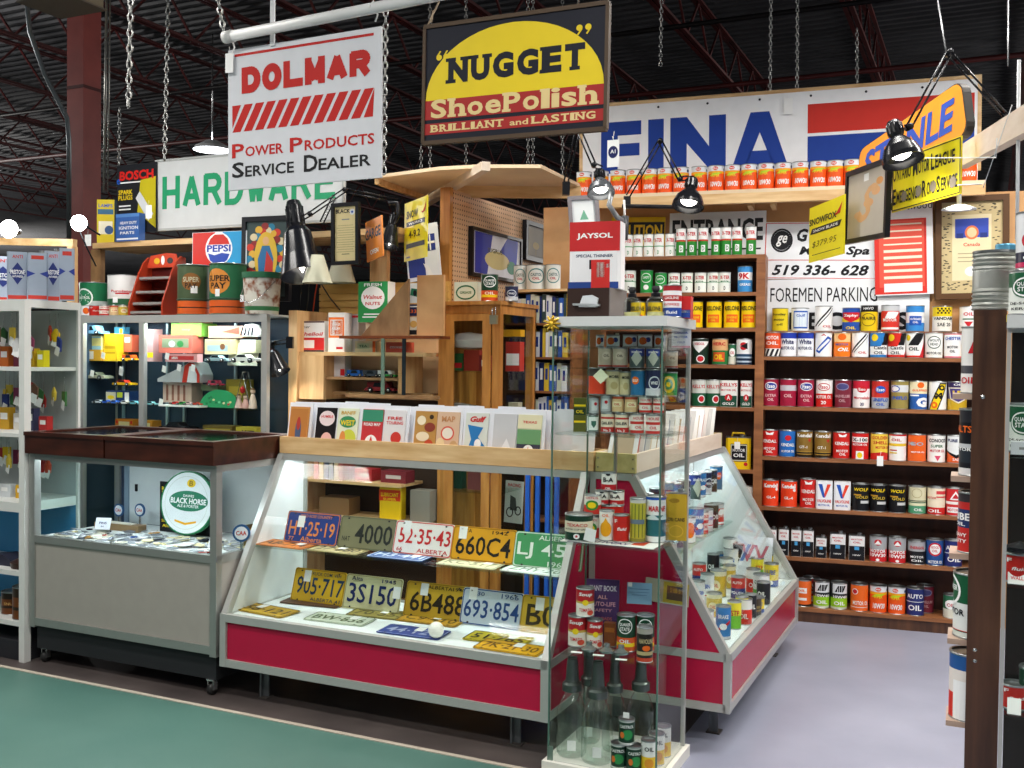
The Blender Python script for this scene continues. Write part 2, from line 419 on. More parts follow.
b = B(); b.prism([tuple(C.P(u, v)[:2]) for u, v in ((-14, 3.605), (-1.15, 3.605), (-1.15, 3.628), (-14, 3.628))], 'z', 0, .004, M('b3a99a', .7)); b.struct('trim_1')
HALLF = M('35363a', .7)
b = B(); b.prism([(-60, 10.5), (60, 10.5), (60, 62), (-60, 62)], 'z', -.06, -.051, HALLF); b.struct('floor')
b = B(); b.box(-60, 60, 60, 60.3, 0, 9, M('232427', .9)); b.struct('wall_back')
b = B(); b.box(-38, -37.7, -5, 60, 0, 9, M('232427', .9)); b.struct('wall_left')
b = B(); b.box(30, 30.3, -5, 60, 0, 9, M('232427', .9)); b.struct('wall_right')

# ---------------------------------------------------------------- ceiling deck and joists
DECK = noisy('grey_steel_deck', '3c3d40', '515256', (.4, .4, .4), 3, .6, 3)
b = B(); pitch = .2; prof = []
v = 3.0
while v < 60:
 prof += [(v, 6.3), (v + .07, 6.3), (v + .1, 6.36), (v + .17, 6.36)]; v += pitch
vs = []
for (vv, z) in prof: vs += [C.P(-45, vv, z), C.P(30, vv, z)]
b.add(vs, [(2 * i, 2 * i + 1, 2 * i + 3, 2 * i + 2) for i in range(len(prof) - 1)], DECK); b.struct('ceiling')
JOIST = noisy('red_joist_paint', '431515', '651f1e', (1, 1, 1), 2, .5)
u0 = C.loc(at_z(845, 0, 5.62))[0]
jb = None
for i, k in enumerate((0, -1, -2, -3, -4, -5, -6, -7, -8, -9, -10, -11, -12, 1, 2)):
 if jb is None:
  jb = empty('roof_joist', 'x', 'roof joist', (0, 0, 0), C.yaw, 'red steel roof joists')
  z0, z1, v0, v1 = 5.62, 6.24, 8.0, 56.0
  w_ = B()
  for s in (-1, 1): w_.box(s * .035 - .025, s * .035 + .025, v0, v1, z1 - .03, z1, JOIST)
  w_.part('top_chord', jb)
  w_ = B()
  for s in (-1, 1): w_.box(s * .035 - .025, s * .035 + .025, v0, v1, z0, z0 + .035, JOIST)
  w_.part('bottom_chord', jb)
  w_ = B(); v = v0; up = 0
  while v < v1 - .6:
   a = (0, v, z0 + .02 if not up else z1 - .02); c = (0, v + .55, z1 - .02 if not up else z0 + .02)
   w_.bar(a, c, .025, .025, JOIST); v += .55; up = 1 - up
  w_.part('web', jb); j = jb
 else:
  j = copy_tree(jb)
 p = C.P(u0 + k * 1.95, 0, 0); j.location = p
 j['label'] = ('dark red open web roof joist under the deck, ' + ('above the long white fuel sign' if k >= 0 else 'above the black and yellow hanging sign' if k > -3 else 'above the hall beyond the toy case'))
 j['group'] = 'red steel roof joists ' + ('over the oil can wall' if k >= 0 else 'over the middle' if k > -3 else 'over the hall')
for nm, v, z, r, lab in (('black', 11.6, 5.5, .03, 'black sprinkler pipe crossing under the joists nearest the stall'), ('rusty', 14.5, 5.55, .035, 'red brown sprinkler pipe crossing under the joists farther back')):
 b = B(); b.tube([C.P(-30, v, z), C.P(14, v, z)], r, M('191617', .5) if nm == 'black' else JOIST, 8); b.thing('sprinkler_pipe', lab, 'pipe')
# red column, conduit, poles
COLR = noisy('red_column_paint', '9c342c', 'b44439', (1, 1, 1), 4, .45)
p = at_y(84, 150, 9.5); b = B(); b.box(-.103, .103, -.103, .103, 0, 6.3, COLR); b.box(-.106, .106, -.106, .106, 4.05, 4.08, M('5d1714')); b.struct('column', (p.x, p.y, 0), C.yaw)
b = B(); b.tube([at_y(26, -40, 9), at_y(27, 5, 9), at_y(30, 32, 9), at_y(45, 75, 9.1), at_y(67, 118, 9.2), at_y(69, 140, 9.25), at_y(69, 240, 9.25)], .022, M('7f8588', .35, .7), 8)
b.thing('conduit', 'bent grey conduit running down beside the red column', 'conduit')
for dx, w_ in ((107.5, 'thicker'), (111, 'thinner')):
 b = B(); b.tube([at_y(dx, -60, 8.6), at_y(dx - 3.5, 192, 8.6)], .011 if w_ == 'thicker' else .007, M('b7b4ad', .3, .6), 7); b.thing('hanging_rod', f'{w_} of the two steel rods hanging beside the red column', 'rod')
b = B(); q = at_y(62, 5, 8.3); b.box(-.24, .24, -.2, .2, 0, .5, M('b9a98a', .6)); b.box(-.26, .26, -.22, .22, -.012, 0, M('8e8272', .5))
b.thing('hanging_box', 'beige box hanging at the head of the red column', 'box', (q.x, q.y, q.z), C.yaw)

# ---------------------------------------------------------------- chains and pipe
def chain(p0, p1, label, L=.038, r=.0035, group=None):
 p0 = Vector(p0); p1 = Vector(p1); n = max(2, int((p1 - p0).length / (L * .78))); d = (p1 - p0).normalized()
 a = d.cross(Vector((0, 1, 0))).normalized(); c = d.cross(a); b = B()
 for i in range(n):
  m = p0 + (p1 - p0) * ((i + .5) / n); s = a if i % 2 else c
  pts = [m + d * (L / 2 * math.cos(t)) + s * (L * .28 * math.sin(t)) for t in [2 * PI * k / 7 for k in range(7)]]
  b.tube(pts, r, M('a9a9a6', .3, .7), 4, closed=True)
 return b.thing('chain', label, 'chain', group=group)

chain(at_y(131, -10, 4.8), at_y(128.5, 107, 4.8), 'heavy steel chain with a free end beside the red column', .044, .0045)
chain(at_y(168.5, -10, 6.2), at_y(164.5, 160, 6.2), 'steel chain holding the white sign with green letters', .044, .004)
chain(at_y(119.5, 108, 7.5), at_y(119, 165, 7.5), 'thin chain coming down behind the spark plug poster', .04, .004)
PV = 3.72
pa = C.at(228, 37, PV); pb = C.at(470, -2, PV)
chain(C.P(*C.at(216, -12, PV)[:1], PV, C.at(216, -12, PV)[1]), C.P(*C.at(224, 34, PV)[:1], PV, C.at(224, 34, PV)[1]), 'short chain holding the capped end of the white pipe', .04, .004)
x_, z_ = C.at(386, -10, PV + .1); x2, z2 = C.at(384, 174, PV + .1)
chain(C.P(x_, PV + .1, z_), C.P(x2, PV + .1, z2), 'long pale chain hanging beside the red and white power products sign', .036, .0035)
b = B(); x_, z_ = C.at(272.5, -10, PV + .05); x2, z2 = C.at(272.5, 46, PV + .05); b.box(-.012, .012, -.004, .004, 0, z_ - z2, WHMETAL)
q = C.P(x2, PV + .05, z2); b.thing('hanger_strap', 'white steel strap holding up the white pipe', 'strap', q, C.yaw)
t = empty('hanging_pipe', 'long white pipe the two big signs hang from', 'pipe', (0, 0, 0))
A = C.P(pa[0], PV, pa[1]); Z = C.P(pb[0] + .25, PV, pb[1] + .045)
B().tube([A, Z], .024, M('e3e3e2', .35), 14).part('tube', t)
B().tube([A + (A - Z).normalized() * .02, A + (Z - A).normalized() * .03], .028, M('cfcfcc', .35), 14).part('end_cap', t)
for px, py, px2, py2, Y, lab in ((771, -5, 770, 92, 6.6, 'chain at the wide end of the white fuel sign, beside a second chain'), (797.5, -5, 797, 88, 6.6, 'chain right next to its twin above the big letter A'),
        (857, 28, 857, 83, 6.6, 'short chain above the red stripe of the long sign'), (661.5, -5, 660.5, 66, 6.3, 'thin chain with a hook above the big letter I')):
 chain(at_y(px, py, Y), at_y(px2, py2, Y), lab, .034, .003)
for px, y0, y1, Y, lab in ((421, 145, 172, 7.6, 'chain under the low corner of the black and yellow sign'), (430, 144, 172, 7.6, 'chain second from the low corner of the black and yellow sign'), (466, 140, 170, 7.8, 'chain above the peak of the pale plywood canopy'),
                           (528, 136, 168, 7.6, 'pale chain under the black and yellow sign, one of a close pair'), (533, 136, 168, 7.6, 'pale chain closer to the big blue letters of the close pair'), (562.5, 138, 178, 7.4, 'chain hanging just before the long white sign')):
 chain(at_y(px, y0 if px < 425 else -12, Y), at_y(px, y1, Y), lab, .036, .003)
for px0, y0, px1, y1, lab in ((936, 0, 946, 52, 'slanting wire from the roof to the black lamp arm'), (1008, 0, 1008, 66, 'straight wire hanging near the pale wood beam')):
 b = B(); b.tube([at_y(px0, y0 - 10, 4.8), at_y(px1, y1, 4.6)], .004, M('77787a', .4, .6), 5); b.thing('hanging_wire', lab, 'wire')
# lamps added out of view to either side, to brighten the deck
for X, Y, wt in ((-10.5, 11, 800), (11, 12, 800), (-17, 22, 1700), (18, 24, 1700), (-24, 40, 3000), (26, 42, 3000)):
 t = empty('added_hall_lamp', 'unseen strip lamp added in the hall to light the deck', 'ceiling light', (X, Y, 4.9), 0, 'unseen lamps added to light the deck'); B().tube([(-.6, 0, 0), (.6, 0, 0)], .02, emis('tube_glow', (1, .98, .95), 6), 8).part('tube', t); B().tube([(0, 0, .02), (0, 0, 1.4)], .005, STEEL, 5).part('hanger', t)
 L = bpy.data.lights.new('added_hall_light', 'POINT'); L.energy = wt; L.shadow_soft_size = .3; L.color = (1, .97, .93); o = bpy.data.objects.new('added_hall_light', L); col.objects.link(o); o.parent = t; o.location = (0, 0, -.05)
# far lamps
for px, py, lab in ((212, 150, 'bright high bay lamp seen over the sign with green letters'),):
 t = empty('high_bay_lamp', lab, 'ceiling light', at_y(px, py, 15)); B().lathe([(.08, .14), (.24, .05), (.27, .0)], WHMETAL, 20).part('reflector', t)
 B().lathe([(.001, .0), (.265, -.004)], emis('bay_glow', (.95, .97, 1), 9), 20).part('lens', t); B().tube([(0, 0, .14), (0, 0, 1.69)], .012, STEEL, 5).part('rod', t)

# ---------------------------------------------------------------- flat signs
def place(TL, TR, BL):
 d = TR - TL; w = d.length; yaw = math.atan2(d.y, d.x); ry = -math.asin(d.z / w); h = (TL - BL).length
 R = Matrix.Rotation(yaw, 3, 'Z') @ Matrix.Rotation(ry, 3, 'Y'); upv = R @ Vector((0, 0, 1))
 return (TL + TR) / 2 - upv * h, w, h, yaw, ry

def on(F, y, *pts): return [F.P(F.at(*p, y)[0], y, F.at(*p, y)[1]) for p in pts]

def sign(name, label, cat, pl, t, base, items, frame=None, group=None, back=None):
 loc, w, h, yaw, ry = pl
 b = B(); b.box(-w / 2, w / 2, -t / 2, t / 2, 0, h, base)
 o = b.thing(name, label, cat, loc, yaw, group, 0, ry)
 if items:
  l = B(); prints(l, flat(-t / 2), w, h, items); l.part('lettering', o)
 if frame:
  fw, fm = frame[:2]; fd = frame[2] if len(frame) > 2 else t * .6; f = B()
  for x0, x1, z0, z1 in ((-w / 2 - fw * .3, w / 2 + fw * .3, -fw * .3, fw * .7), (-w / 2 - fw * .3, w / 2 + fw * .3, h - fw * .7, h + fw * .3), (-w / 2 - fw * .3, -w / 2 + fw * .7, fw * .7, h - fw * .7), (w / 2 - fw * .7, w / 2 + fw * .3, fw * .7, h - fw * .7)):
   f.box(x0, x1, -t / 2 - fd, t / 2, z0, z1, fm)
  f.part('frame', o)
 return o

RS = M('b81a14', .6); BK = M('17171a', .5); SGY = M('cfd1d6', .5)
pl = place(*on(C, 3.78, (229, 51), (382, 26.5), (228, 191)))
it = [('R', 0.0, .955, .91, .018, RS), ('B', 'DOLMAR', .015, .77, .84, .185, RS, .34, .1), ('T', 'P', -.43, .277, .085, .1, RS), ('T', 'OWER', -.25, .265, .26, .072, RS), ('T', 'P', -.035, .277, .085, .1, RS), ('T', 'RODUCTS', .24, .265, .44, .072, RS),
      ('T', 'S', -.43, .14, .085, .11, BK), ('T', 'ERVICE', -.215, .125, .33, .078, BK), ('T', 'D', .06, .14, .09, .115, BK), ('T', 'EALER', .275, .125, .33, .078, BK)]
for k in range(12):
 x0 = -.47 + k * .0785; x1 = x0 + .057; sk = .085
 it.append(('P', [(max(-.47, x0 - .0), .41), (min(.46, x1), .41), (min(.46, x1 + sk), .60), (min(.46, x0 + sk), .60)], RS))
it += [('P', [(-.47, .44), (-.47, .60), (-.41, .60)], RS)]
dol = sign('hanging_sign', 'white metal sign with red diagonal stripes and power products lettering', 'sign', pl, .012, SGY, it)
for px, py in ((233, 40), (376, 8)):
 x, z = C.at(px, py + 14, 3.76); q = C.P(x, 3.755, z); zz = pa[1] + (pb[1] + .045 - pa[1]) * (x - pa[0]) / (pb[0] + .25 - pa[0])
 b = B(); b.tube([q, q + Vector((.01, 0, .03)), C.P(x + .012, PV, zz + .03), C.P(x + .012, PV - .03, zz)], .004, WHITE, 5)
 b.thing('sign_hook', 'white wire hook on the pipe, holding the ' + ('tagged corner' if px < 300 else 'upper corner') + ' of the striped sign', 'hook')

def tag_card(p, yaw, w, h, label, name='price_tag', mat=None, group='price tags'):
 b = B(); b.box(-w / 2, w / 2, -.001, .001, 0, h, mat or WHITE); b.tube([(0, -.002, h), (0.004, -.004, h + .03)], .001, WHITE, 4)
 return b.thing(name, label, 'price tag', p, yaw, group)

x, z = C.at(230, 73, 3.76); tag_card(C.P(x, 3.755, z), C.yaw, .046, .09, 'blank white tag hung on the corner of the striped red sign')
pl = place(*on(C, 3.62, (425.5, 28), (609.5, 3), (420, 144)))
NV = M('0b0f1e', .6); NY = M('d8be1a', .5); NR = M('9a211f', .5); NC = M('d4bd84', .5)
loc, w, h, yaw, ry = pl
b = B(); b.box(-w / 2, w / 2, -.008, .008, 0, h, NV); o = b.thing('hanging_sign', 'dark navy shoe polish sign with a yellow half sun and red bands', 'sign', loc, yaw, None, 0, ry)
l = B(); mp = flat(-.008)
pts = [(-w * .493, h * .36), (w * .485, h * .36)]
for k in range(0, 25):
 a = PI * k / 24; x = w * .485 * math.cos(a); zz = h * (.36 + .585 * math.sin(a))
 pts.append((x, zz))
l.poly(mp, pts, NY)
l.rect(mp, 0, h * .278, w * .985, h * .165, NR, .001); l.rect(mp, 0, h * .115, w * .985, h * .095, NR, .001)
l.slab(mp, 'NUGGET', .015 * w, h * .60, w * .76, h * .215, NV, .06, .0016, .0)
l.slab(mp, 'ShoePolish', 0, h * .285, w * .92, h * .16, NC, .028, .0018)
l.slab(mp, 'BRILLIANT', -w * .245, h * .118, w * .42, h * .062, NC, .03, .0018); l.text(mp, 'and', w * .045, h * .113, w * .1, h * .05, NC, .02); l.slab(mp, 'LASTING', w * .28, h * .118, w * .34, h * .062, NC, .03, .0018)
for cx, cz, s in ((-.41, .735, 1), (-.37, .735, 1), (.355, .815, -1), (.4, .815, -1)):
 l.oval(mp, w * cx, h * (cz - .012 * s), w * .032, h * .05, NY, .0014); l.poly(mp, [(w * (cx - .016 * s), h * cz), (w * (cx - .006 * s), h * (cz + .001 * s)), (w * (cx + .012 * s), h * (cz + .04 * s)), (w * (cx + .004 * s), h * (cz + .045 * s))][::s], NY, .0014)
l.part('lettering', o)
f = B(); fm = M('4a3a2b', .6)
for x0, x1, z0, z1 in ((-w / 2, w / 2, -.008, .008), (-w / 2, w / 2, h - .008, h + .008), (-w / 2 - .004, -w / 2 + .01, 0, h), (w / 2 - .01, w / 2 + .004, 0, h)): f.box(x0, x1, -.014, .012, z0, z1, fm)
f.part('frame', o)
x, z = C.at(613, 167, 3.6); tc = tag_card(C.P(x, 3.6, z), C.yaw, .046, .1, 'white tag with a round navy stamp hung from the shoe polish sign')
l = B(); l.oval(flat(-.001), 0, .055, .038, .045, NAVY); l.text(flat(-.001), 'A1', 0, .057, .02, .014, WHITE, lift=.002); l.part('lettering', tc)
b = B(); x0, z0 = C.at(612, 136, 3.6); b.tube([C.P(x, 3.6, z + .1), C.P(x0, 3.605, z0)], .0012, WHITE, 4); b.thing('tag_string', 'white string between the stamped tag and the shoe polish sign', 'string')
b = B(); x0, z0 = C.at(427, 28, 3.62); b.tube([C.P(x0, 3.62, z0), C.P(x0 + .01, 3.64, z0 + .05), C.P(x0 + .01, 3.7, z0 + .13)], .004, M('a18f78', .7), 5); b.tube([C.P(x0 + .02, 3.62, z0 + .02), C.P(x0 + .005, 3.66, z0 + .08)], .004, M('a18f78', .7), 5)
b.thing('hanging_rope', 'frayed tan cord tying the shoe polish sign to the pipe', 'cord')
x0, z0 = C.at(578, 6, 3.62); b = B(); b.tube([C.P(x0, 3.62, z0 - .01), C.P(x0, 3.64, z0 + .5)], .004, STEEL, 5); b.thing('hanging_wire', 'wire rising from the high corner of the shoe polish sign', 'wire')

# ---------------------------------------------------------------- slant front counters
INW = M('e3e8e8', .5); LAM = M('bfc4c2', .5)
PROF = [(0, .15), (0, .395), (.43, 1.12), (.62, 1.12), (.62, .15)]

def tube_light(parent, x0, x1, y, z, watts, name='light_tube', color=(.93, .97, 1), down=(0, 0, 0), w=.05):
 B().tube([(x0, y, z), (x1, y, z)], .012, emis('case_tube', (.93, .97, 1), 5), 8).part(name, parent)
 L = area_light('case_light', ((x0 + x1) / 2, y, z - .014), abs(x1 - x0), w, watts, color, down); L.parent = parent

def counter(label, L, loc, rz, shelf, back):
 t = empty('display_counter', label, 'display counter', loc, rz)
 b = B(); b.box(.03, L - .03, .004, .012, .185, .365, MAG); b.part('base_panel', t, label='magenta laminate')
 for s in (0, 1):
  x0 = 0.0 if s == 0 else L - .018; e = B()
  e.prism([(y + (.01 if y < .3 else -.01 if y > .6 else 0), z) for y, z in PROF], 'x', x0, x0 + .018, MAG)
  e.part('end_panel', t)
  x0 = .018 if s == 0 else L - .022; e = B()
  e.prism([(.03, .395), (.44, 1.1), (.6, 1.1), (.6, .395)], 'x', x0, x0 + .004, INW); e.part('end_liner', t, label='white liner')
 f = B(); w = .034
 f.box(0, L, -.006, .018, .15, .186, ALU); f.box(0, L, -.008, .022, .362, .398, ALU)          # bottom rail, sill
 for x in (0, L):
  f.box(x - .006, x + .028, -.008, .022, .15, .40, ALU) if x == 0 else f.box(x - .028, x + .006, -.008, .022, .15, .40, ALU)
  xx = x + (.012 if x == 0 else -.012)
  f.bar((xx, .008, .38), (xx, .432, 1.108), .036, .03, ALU, (1, 0, 0)); f.bar((xx, .43, 1.105), (xx, .62, 1.105), .036, .03, ALU)
  f.bar((xx, .607, .15), (xx, .607, 1.12), .036, .026, ALU); f.bar((xx, .01, .38), (xx, .62, .38), .036, .034, ALU); f.bar((xx, .01, .168), (xx, .62, .168), .036, .034, ALU)
 f.box(0, L, .42, .45, 1.088, 1.12, ALU); f.box(0, L, .597, .62, 1.09, 1.12, ALU); f.box(0, L, .597, .62, .36, .40, ALU)
 f.part('frame', t, label='brushed aluminium')
 B().box(.02, L - .02, .02, .6, .375, .392, INW).part('deck', t)
 B().box(.02, L - .02, .02, .6, .15, .165, LAM).part('underside', t)
 B().box(.02, L - .02, .44, .6, 1.112, 1.12, LAM).part('top_board', t)
 g = B(); g.bar((L / 2, .014, .40), (L / 2, .424, 1.09), L - .05, .005, GLASS, (0, 1, 0)); g.part('front_glass', t, label='slanted clear glass')
 if back == 'glass':
  for i in range(2):
   B().box(.03 + i * (L / 2 - .03), L / 2 + .02 + i * (L / 2 - .05), .59 + i * .008, .594 + i * .008, .40, 1.09, GLASS).part('sliding_door', t)
 else:
  B().box(.02, L - .02, .595, .605, .40, 1.09, INW).part('back_panel', t)
 for z, y0 in shelf:
  B().box(.025, L - .025, y0, .585, z - .008, z, GLASSG).part('glass_shelf', t)
 tube_light(t, .06, L - .06, .475, 1.1, 7 if back == 'glass' else 5)
 for x in (.18, L - .18):
  for y in (.1, .54):
   lg = B(); lg.box(x - .02, x + .02, y - .004, y + .004, 0, .15, M('6d7174', .4, .5)); lg.box(x - .02, x - .012, y - .02, y + .02, 0, .15, M('6d7174', .4, .5)); lg.box(x - .03, x + .03, y - .03, y + .03, 0, .006, M('4f4a46')); lg.part('leg', t)
 return t

counter('low slant fronted counter with magenta base, licence plates set out inside', 1.664, C.P(-3.24, 3.75), C.yaw, [(.69, .2)], 'glass')
counter('slant fronted counter with magenta end running towards the oil can wall', 1.66, C.P(-.946, 4.182), C.yaw + PI / 2, [(.70, .36), (.9, .42)], 'board')

def tray(label, x0, x1, y0, y1, z0, z1, mats, scr):
 t = empty('wooden_tray', label, 'tray', C.P(x0, y0, z0), C.yaw); a, d, h = x1 - x0, y1 - y0, z1 - z0
 B().box(0, a, 0, .018, 0, h, mats[0]).part('front_board', t); B().box(0, a, d - .018, d, 0, h, mats[0]).part('back_board', t)
 B().box(0, .018, .018, d - .018, 0, h, mats[1]).part('end_board', t); B().box(a - .018, a, .018, d - .018, 0, h, mats[1]).part('end_board', t)
 B().box(.018, a - .018, .018, d - .018, 0, .008, mats[0]).part('bottom', t)
 return t

tray('long honey pine tray of road maps on the licence plate counter', -3.24, -1.552, 4.175, 4.37, 1.122, 1.205, (PINE, PINE), 0)
TRG = noisy('green_tinged_pine', 'b9a766', 'd2c283', (8, 1.2, 8), 3, .5); PALEP = noisy('whitish_pine', 'd9c4ad', 'ecdccb', (8, 1.2, 8), 2.5, .5)
t = empty('wooden_tray', 'pale pine tray of sleeves, its screwed end beside the glass tower', 'tray', C.P(-1.545, 4.185, 1.122), C.yaw)
B().box(0, .183, 0, .018, 0, .083, TRG).part('end_board', t); B().box(0, .183, 1.55, 1.568, 0, .083, TRG).part('end_board', t)
B().box(.165, .183, .018, 1.55, 0, .083, PALEP).part('front_board', t); B().box(0, .018, .018, 1.55, 0, .083, PALEP).part('back_board', t); B().box(.018, .165, .018, 1.55, 0, .008, PALEP).part('bottom', t)
for x in (.012, .171):
 for z in (.02, .06):
  B().lathe([(.004, 0), (.003, .002), (.0005, .002)], STEEL, 8, (x, -.001, z), rot=Matrix.Rotation(PI / 2, 3, 'X')).part('screw', t)

# ---------------------------------------------------------------- glass tower
TU0, TU1, TV0, TV1 = -1.525, -1.09, 3.645, 4.03
TW, TD = TU1 - TU0, TV1 - TV0
tw = empty('glass_tower', 'tall narrow glass tower case of small tins at the corner of the counters', 'display case', C.P(TU0, TV0), C.yaw)
B().box(-.02, TW + .02, -.02, TD + .02, 0, .045, M('e9e6dd', .4)).part('base', tw)
B().box(-.008, TW + .02, -.012, TD + .012, 1.735, 1.772, M('c9ccca', .4)).part('top_slab', tw)
for nm, a in (('front_pane', (0, TW, 0, .005)), ('side_pane', (0, .005, .005, TD)), ('side_pane', (TW - .005, TW, .005, TD)), ('back_pane', (.005, TW - .005, TD - .005, TD))):
 B().box(*a, .045, 1.735, GLASST).part(nm, tw)
e = B()
for x, y in ((0, 0), (TW, 0), (0, TD)): e.box(x - .003, x + .003, y - .003, y + .003, .045, 1.735, M('4f6f63', .15))
e.part('pane_edges', tw, label='green polished glass edges')
e = B(); e.box(TW - .012, TW + .004, TD - .01, TD + .004, .045, 1.735, ALU); e.part('corner_post', tw)
e = B(); e.box(-.004, .018, -.003, .004, .045, .1, M('7f9186', .3, .5)); e.part('door_hinge', tw)
for x in (.13, TW - .1):
 B().box(x - .006, x + .006, TD - .018, TD - .006, .9, 1.72, M('b9b4a4', .3, .8)).part('shelf_upright', tw)

def TZ(py, px=600, v=TV0 + .02): return C.at(px, py, v)[1]

TSH = [TZ(657), TZ(545), TZ(434.5), TZ(396)]
for z in TSH: B().box(.008, TW - .008, .012, TD - .02, z - .008, z, GLASSG).part('glass_shelf', tw)

# gold bow
bw = empty('gift_bow', 'small gold gift bow on the corner of the glass tower', 'bow', C.P(TU0 + .0, TV0 - .014, 1.745), C.yaw)
GB = M('d9b23a', .25, .6); b = B()
for k in range(9):
 a = 2 * PI * k / 9; c, s = math.cos(a), math.sin(a)
 b.tube([(0, 0, 0), (c * .02, -.012, s * .02), (c * .034, -.004, s * .03), (c * .02, .002, s * .018), (0, 0, 0)], .004, GB, 5)
b.part('loops', bw); B().lathe([(.001, -.012), (.009, -.008), (.011, 0), (.001, .004)], GB, 10, rot=Matrix.Rotation(PI / 2, 3, 'X'), c=(0, -.012, 0)).part('knot', bw)

# ---------------------------------------------------------------- grey counter with wooden lid boxes
GL, GD = 1.24, .60
gc = empty('display_counter', 'grey panelled counter on casters with a bright glass front of badges', 'display counter', C.P(-4.498, 3.735), C.yaw)
GPAN = M('a59f97', .4); SATIN = M('a6a6a2', .35, .6)
B().box(.02, GL - .02, .004, .012, .235, .64, GPAN).part('front_panel', gc); B().box(GL - .012, GL - .004, .02, GD, .235, .64, GPAN).part('side_panel', gc)
B().box(.03, GL - .02, .02, GD - .02, .075, .205, M('26282b', .6)).part('plinth', gc)
f = B()
f.box(0, GL, -.004, .03, .2, .24, SATIN); f.box(0, GL, -.004, .03, .632, .668, SATIN); f.box(0, GL, -.004, .03, 1.062, 1.095, SATIN)
for x in (0, GL - .038):
 f.box(x, x + .038, -.005, .035, .19, 1.095, SATIN); f.box(x, x + .038, GD - .035, GD, .19, 1.095, SATIN)
f.box(GL - .03, GL, 0, GD, 1.062, 1.095, SATIN); f.box(GL - .03, GL, 0, GD, .632, .668, SATIN); f.box(0, .03, 0, GD, 1.062, 1.095, SATIN)
f.part('frame', gc)
B().box(.01, GL - .01, .03, GD - .01, .64, .655, INW).part('deck', gc)
B().box(.036, GL - .036, .008, .013, .668, 1.062, GLASS).part('front_glass', gc); B().box(GL - .012, GL - .008, .035, GD - .035, .668, 1.062, GLASS).part('side_glass', gc)
B().box(.008, .012, .035, GD - .035, .668, 1.062, GLASS).part('side_glass', gc)
# open sliding back: left half glass doors, right half white door
d = B().box(.1, GL - .03, GD - .02, GD - .012, .66, 1.062, INW).part('sliding_door', gc)
B().box(.15, .162, GD - .03, GD - .02, .84, .88, BLACK).part('finger_pull', d)
B().box(.07, .1, GD - .03, GD, .655, 1.062, M('8fa3b5', .35)).part('door_rail', gc); B().box(.035, .06, GD - .02, GD, .655, 1.062, M('33415a', .4)).part('door_rail', gc)
tube_light(gc, .06, GL - .06, .06, 1.078, 6, color=(.8, .92, 1))
for x, y in ((.06, .05), (GL - .05, .03), (.06, GD - .05), (GL - .05, GD - .05)):
 k = B(); k.tube([(x - .012, y, .028), (x + .012, y, .028)], .028, M('2b2b2b', .4), 14); k.part('caster_wheel', gc)
 k = B(); k.box(x - .018, x - .014, y - .014, y + .014, .025, .075, STEEL); k.box(x + .014, x + .018, y - .014, y + .014, .025, .075, STEEL); k.box(x - .02, x + .02, y - .02, y + .02, .07, .076, STEEL); k.part('caster_fork', gc)

def lid_box(x0, x1, label):
 t = empty('tabletop_case', label, 'tabletop case', C.P(x0, 3.705, 1.095), C.yaw); a = x1 - x0; d = .63; h = .112
 f = B()
 for q in ((0, a, 0, .03), (0, a, d - .03, d), (0, .03, .03, d - .03), (a - .03, a, .03, d - .03)): f.box(*q, 0, h - .02, MAHOG)
 f.part('case_side', t)
 f = B()
 for q in ((-.004, a + .004, -.006, .05), (-.004, a + .004, d - .05, d), (-.004, .05, .05, d - .05), (a - .05, a + .004, .05, d - .05)): f.box(*q, h - .02, h, MAHOG)
 l = f.part('lid_frame', t); B().box(.05, a - .05, .05, d - .05, h - .012, h - .007, glass_mat('lid_glass', (.85, .88, .9), 1.6, .08)).part('lid_glass', l)
 B().box(.03, a - .03, .03, d - .03, 0, .01, M('858d98', .7)).part('lining', t)
 return t

lid_box(-4.50, -3.95, 'dark mahogany glass lidded case beside the white steel shelf')
lid_box(-3.938, -3.255, 'dark mahogany glass lidded case beside the wooden map tray')

# ---------------------------------------------------------------- white steel shelf at the far end
WS = M('dcdcd8', .4)
sh = empty('steel_shelf', 'white steel display shelf hung with key rings beside the grey counter', 'shelf', C.P(-5.6, 3.71), C.yaw); SL = 1.09; SDp = .36
for x, y, w in ((SL - .04, 0, .04), (SL - .016, SDp - .016, .016), (0, 0, .04)): B().box(x, x + w, y, y + w, 0, 1.89, WS).part('post', sh)
f = B(); f.box(0, SL - .04, 0, .03, 1.83, 1.89, WS); f.box(SL - .03, SL, .04, SDp - .016, 1.85, 1.89, WS); f.part('top_rail', sh)
SZ = [C.at(10, y, 3.72)[1] for y in (367, 433, 502, 570, 620)]
B().box(0, SL - .005, .03, SDp, 1.862, 1.885, WS).part('shelf_board', sh)
for i, z in enumerate(SZ):
 B().box(.01, SL - .02, .005, SDp - .01, z - (.02 if i < 2 else .05 if i == 2 else .025), z, WS).part('shelf_board', sh)
B().box(SL - .006, SL - .002, .04, SDp - .016, .3, 1.85, GLASS).part('side_glass', sh)
B().box(0, SL - .02, SDp - .01, SDp - .004, .05, SZ[2] - .05, M('3f8fc4', .5)).part('back_panel', sh, label='sky blue back panel')
B().box(0, SL - .02, SDp - .01, SDp - .004, SZ[2], 1.85, M('aeb4b4', .5)).part('back_panel', sh, label='grey back panel')
B().box(.0, SL - .02, .02, SDp, .0, .1, M('2b2b30', .6)).part('plinth', sh)

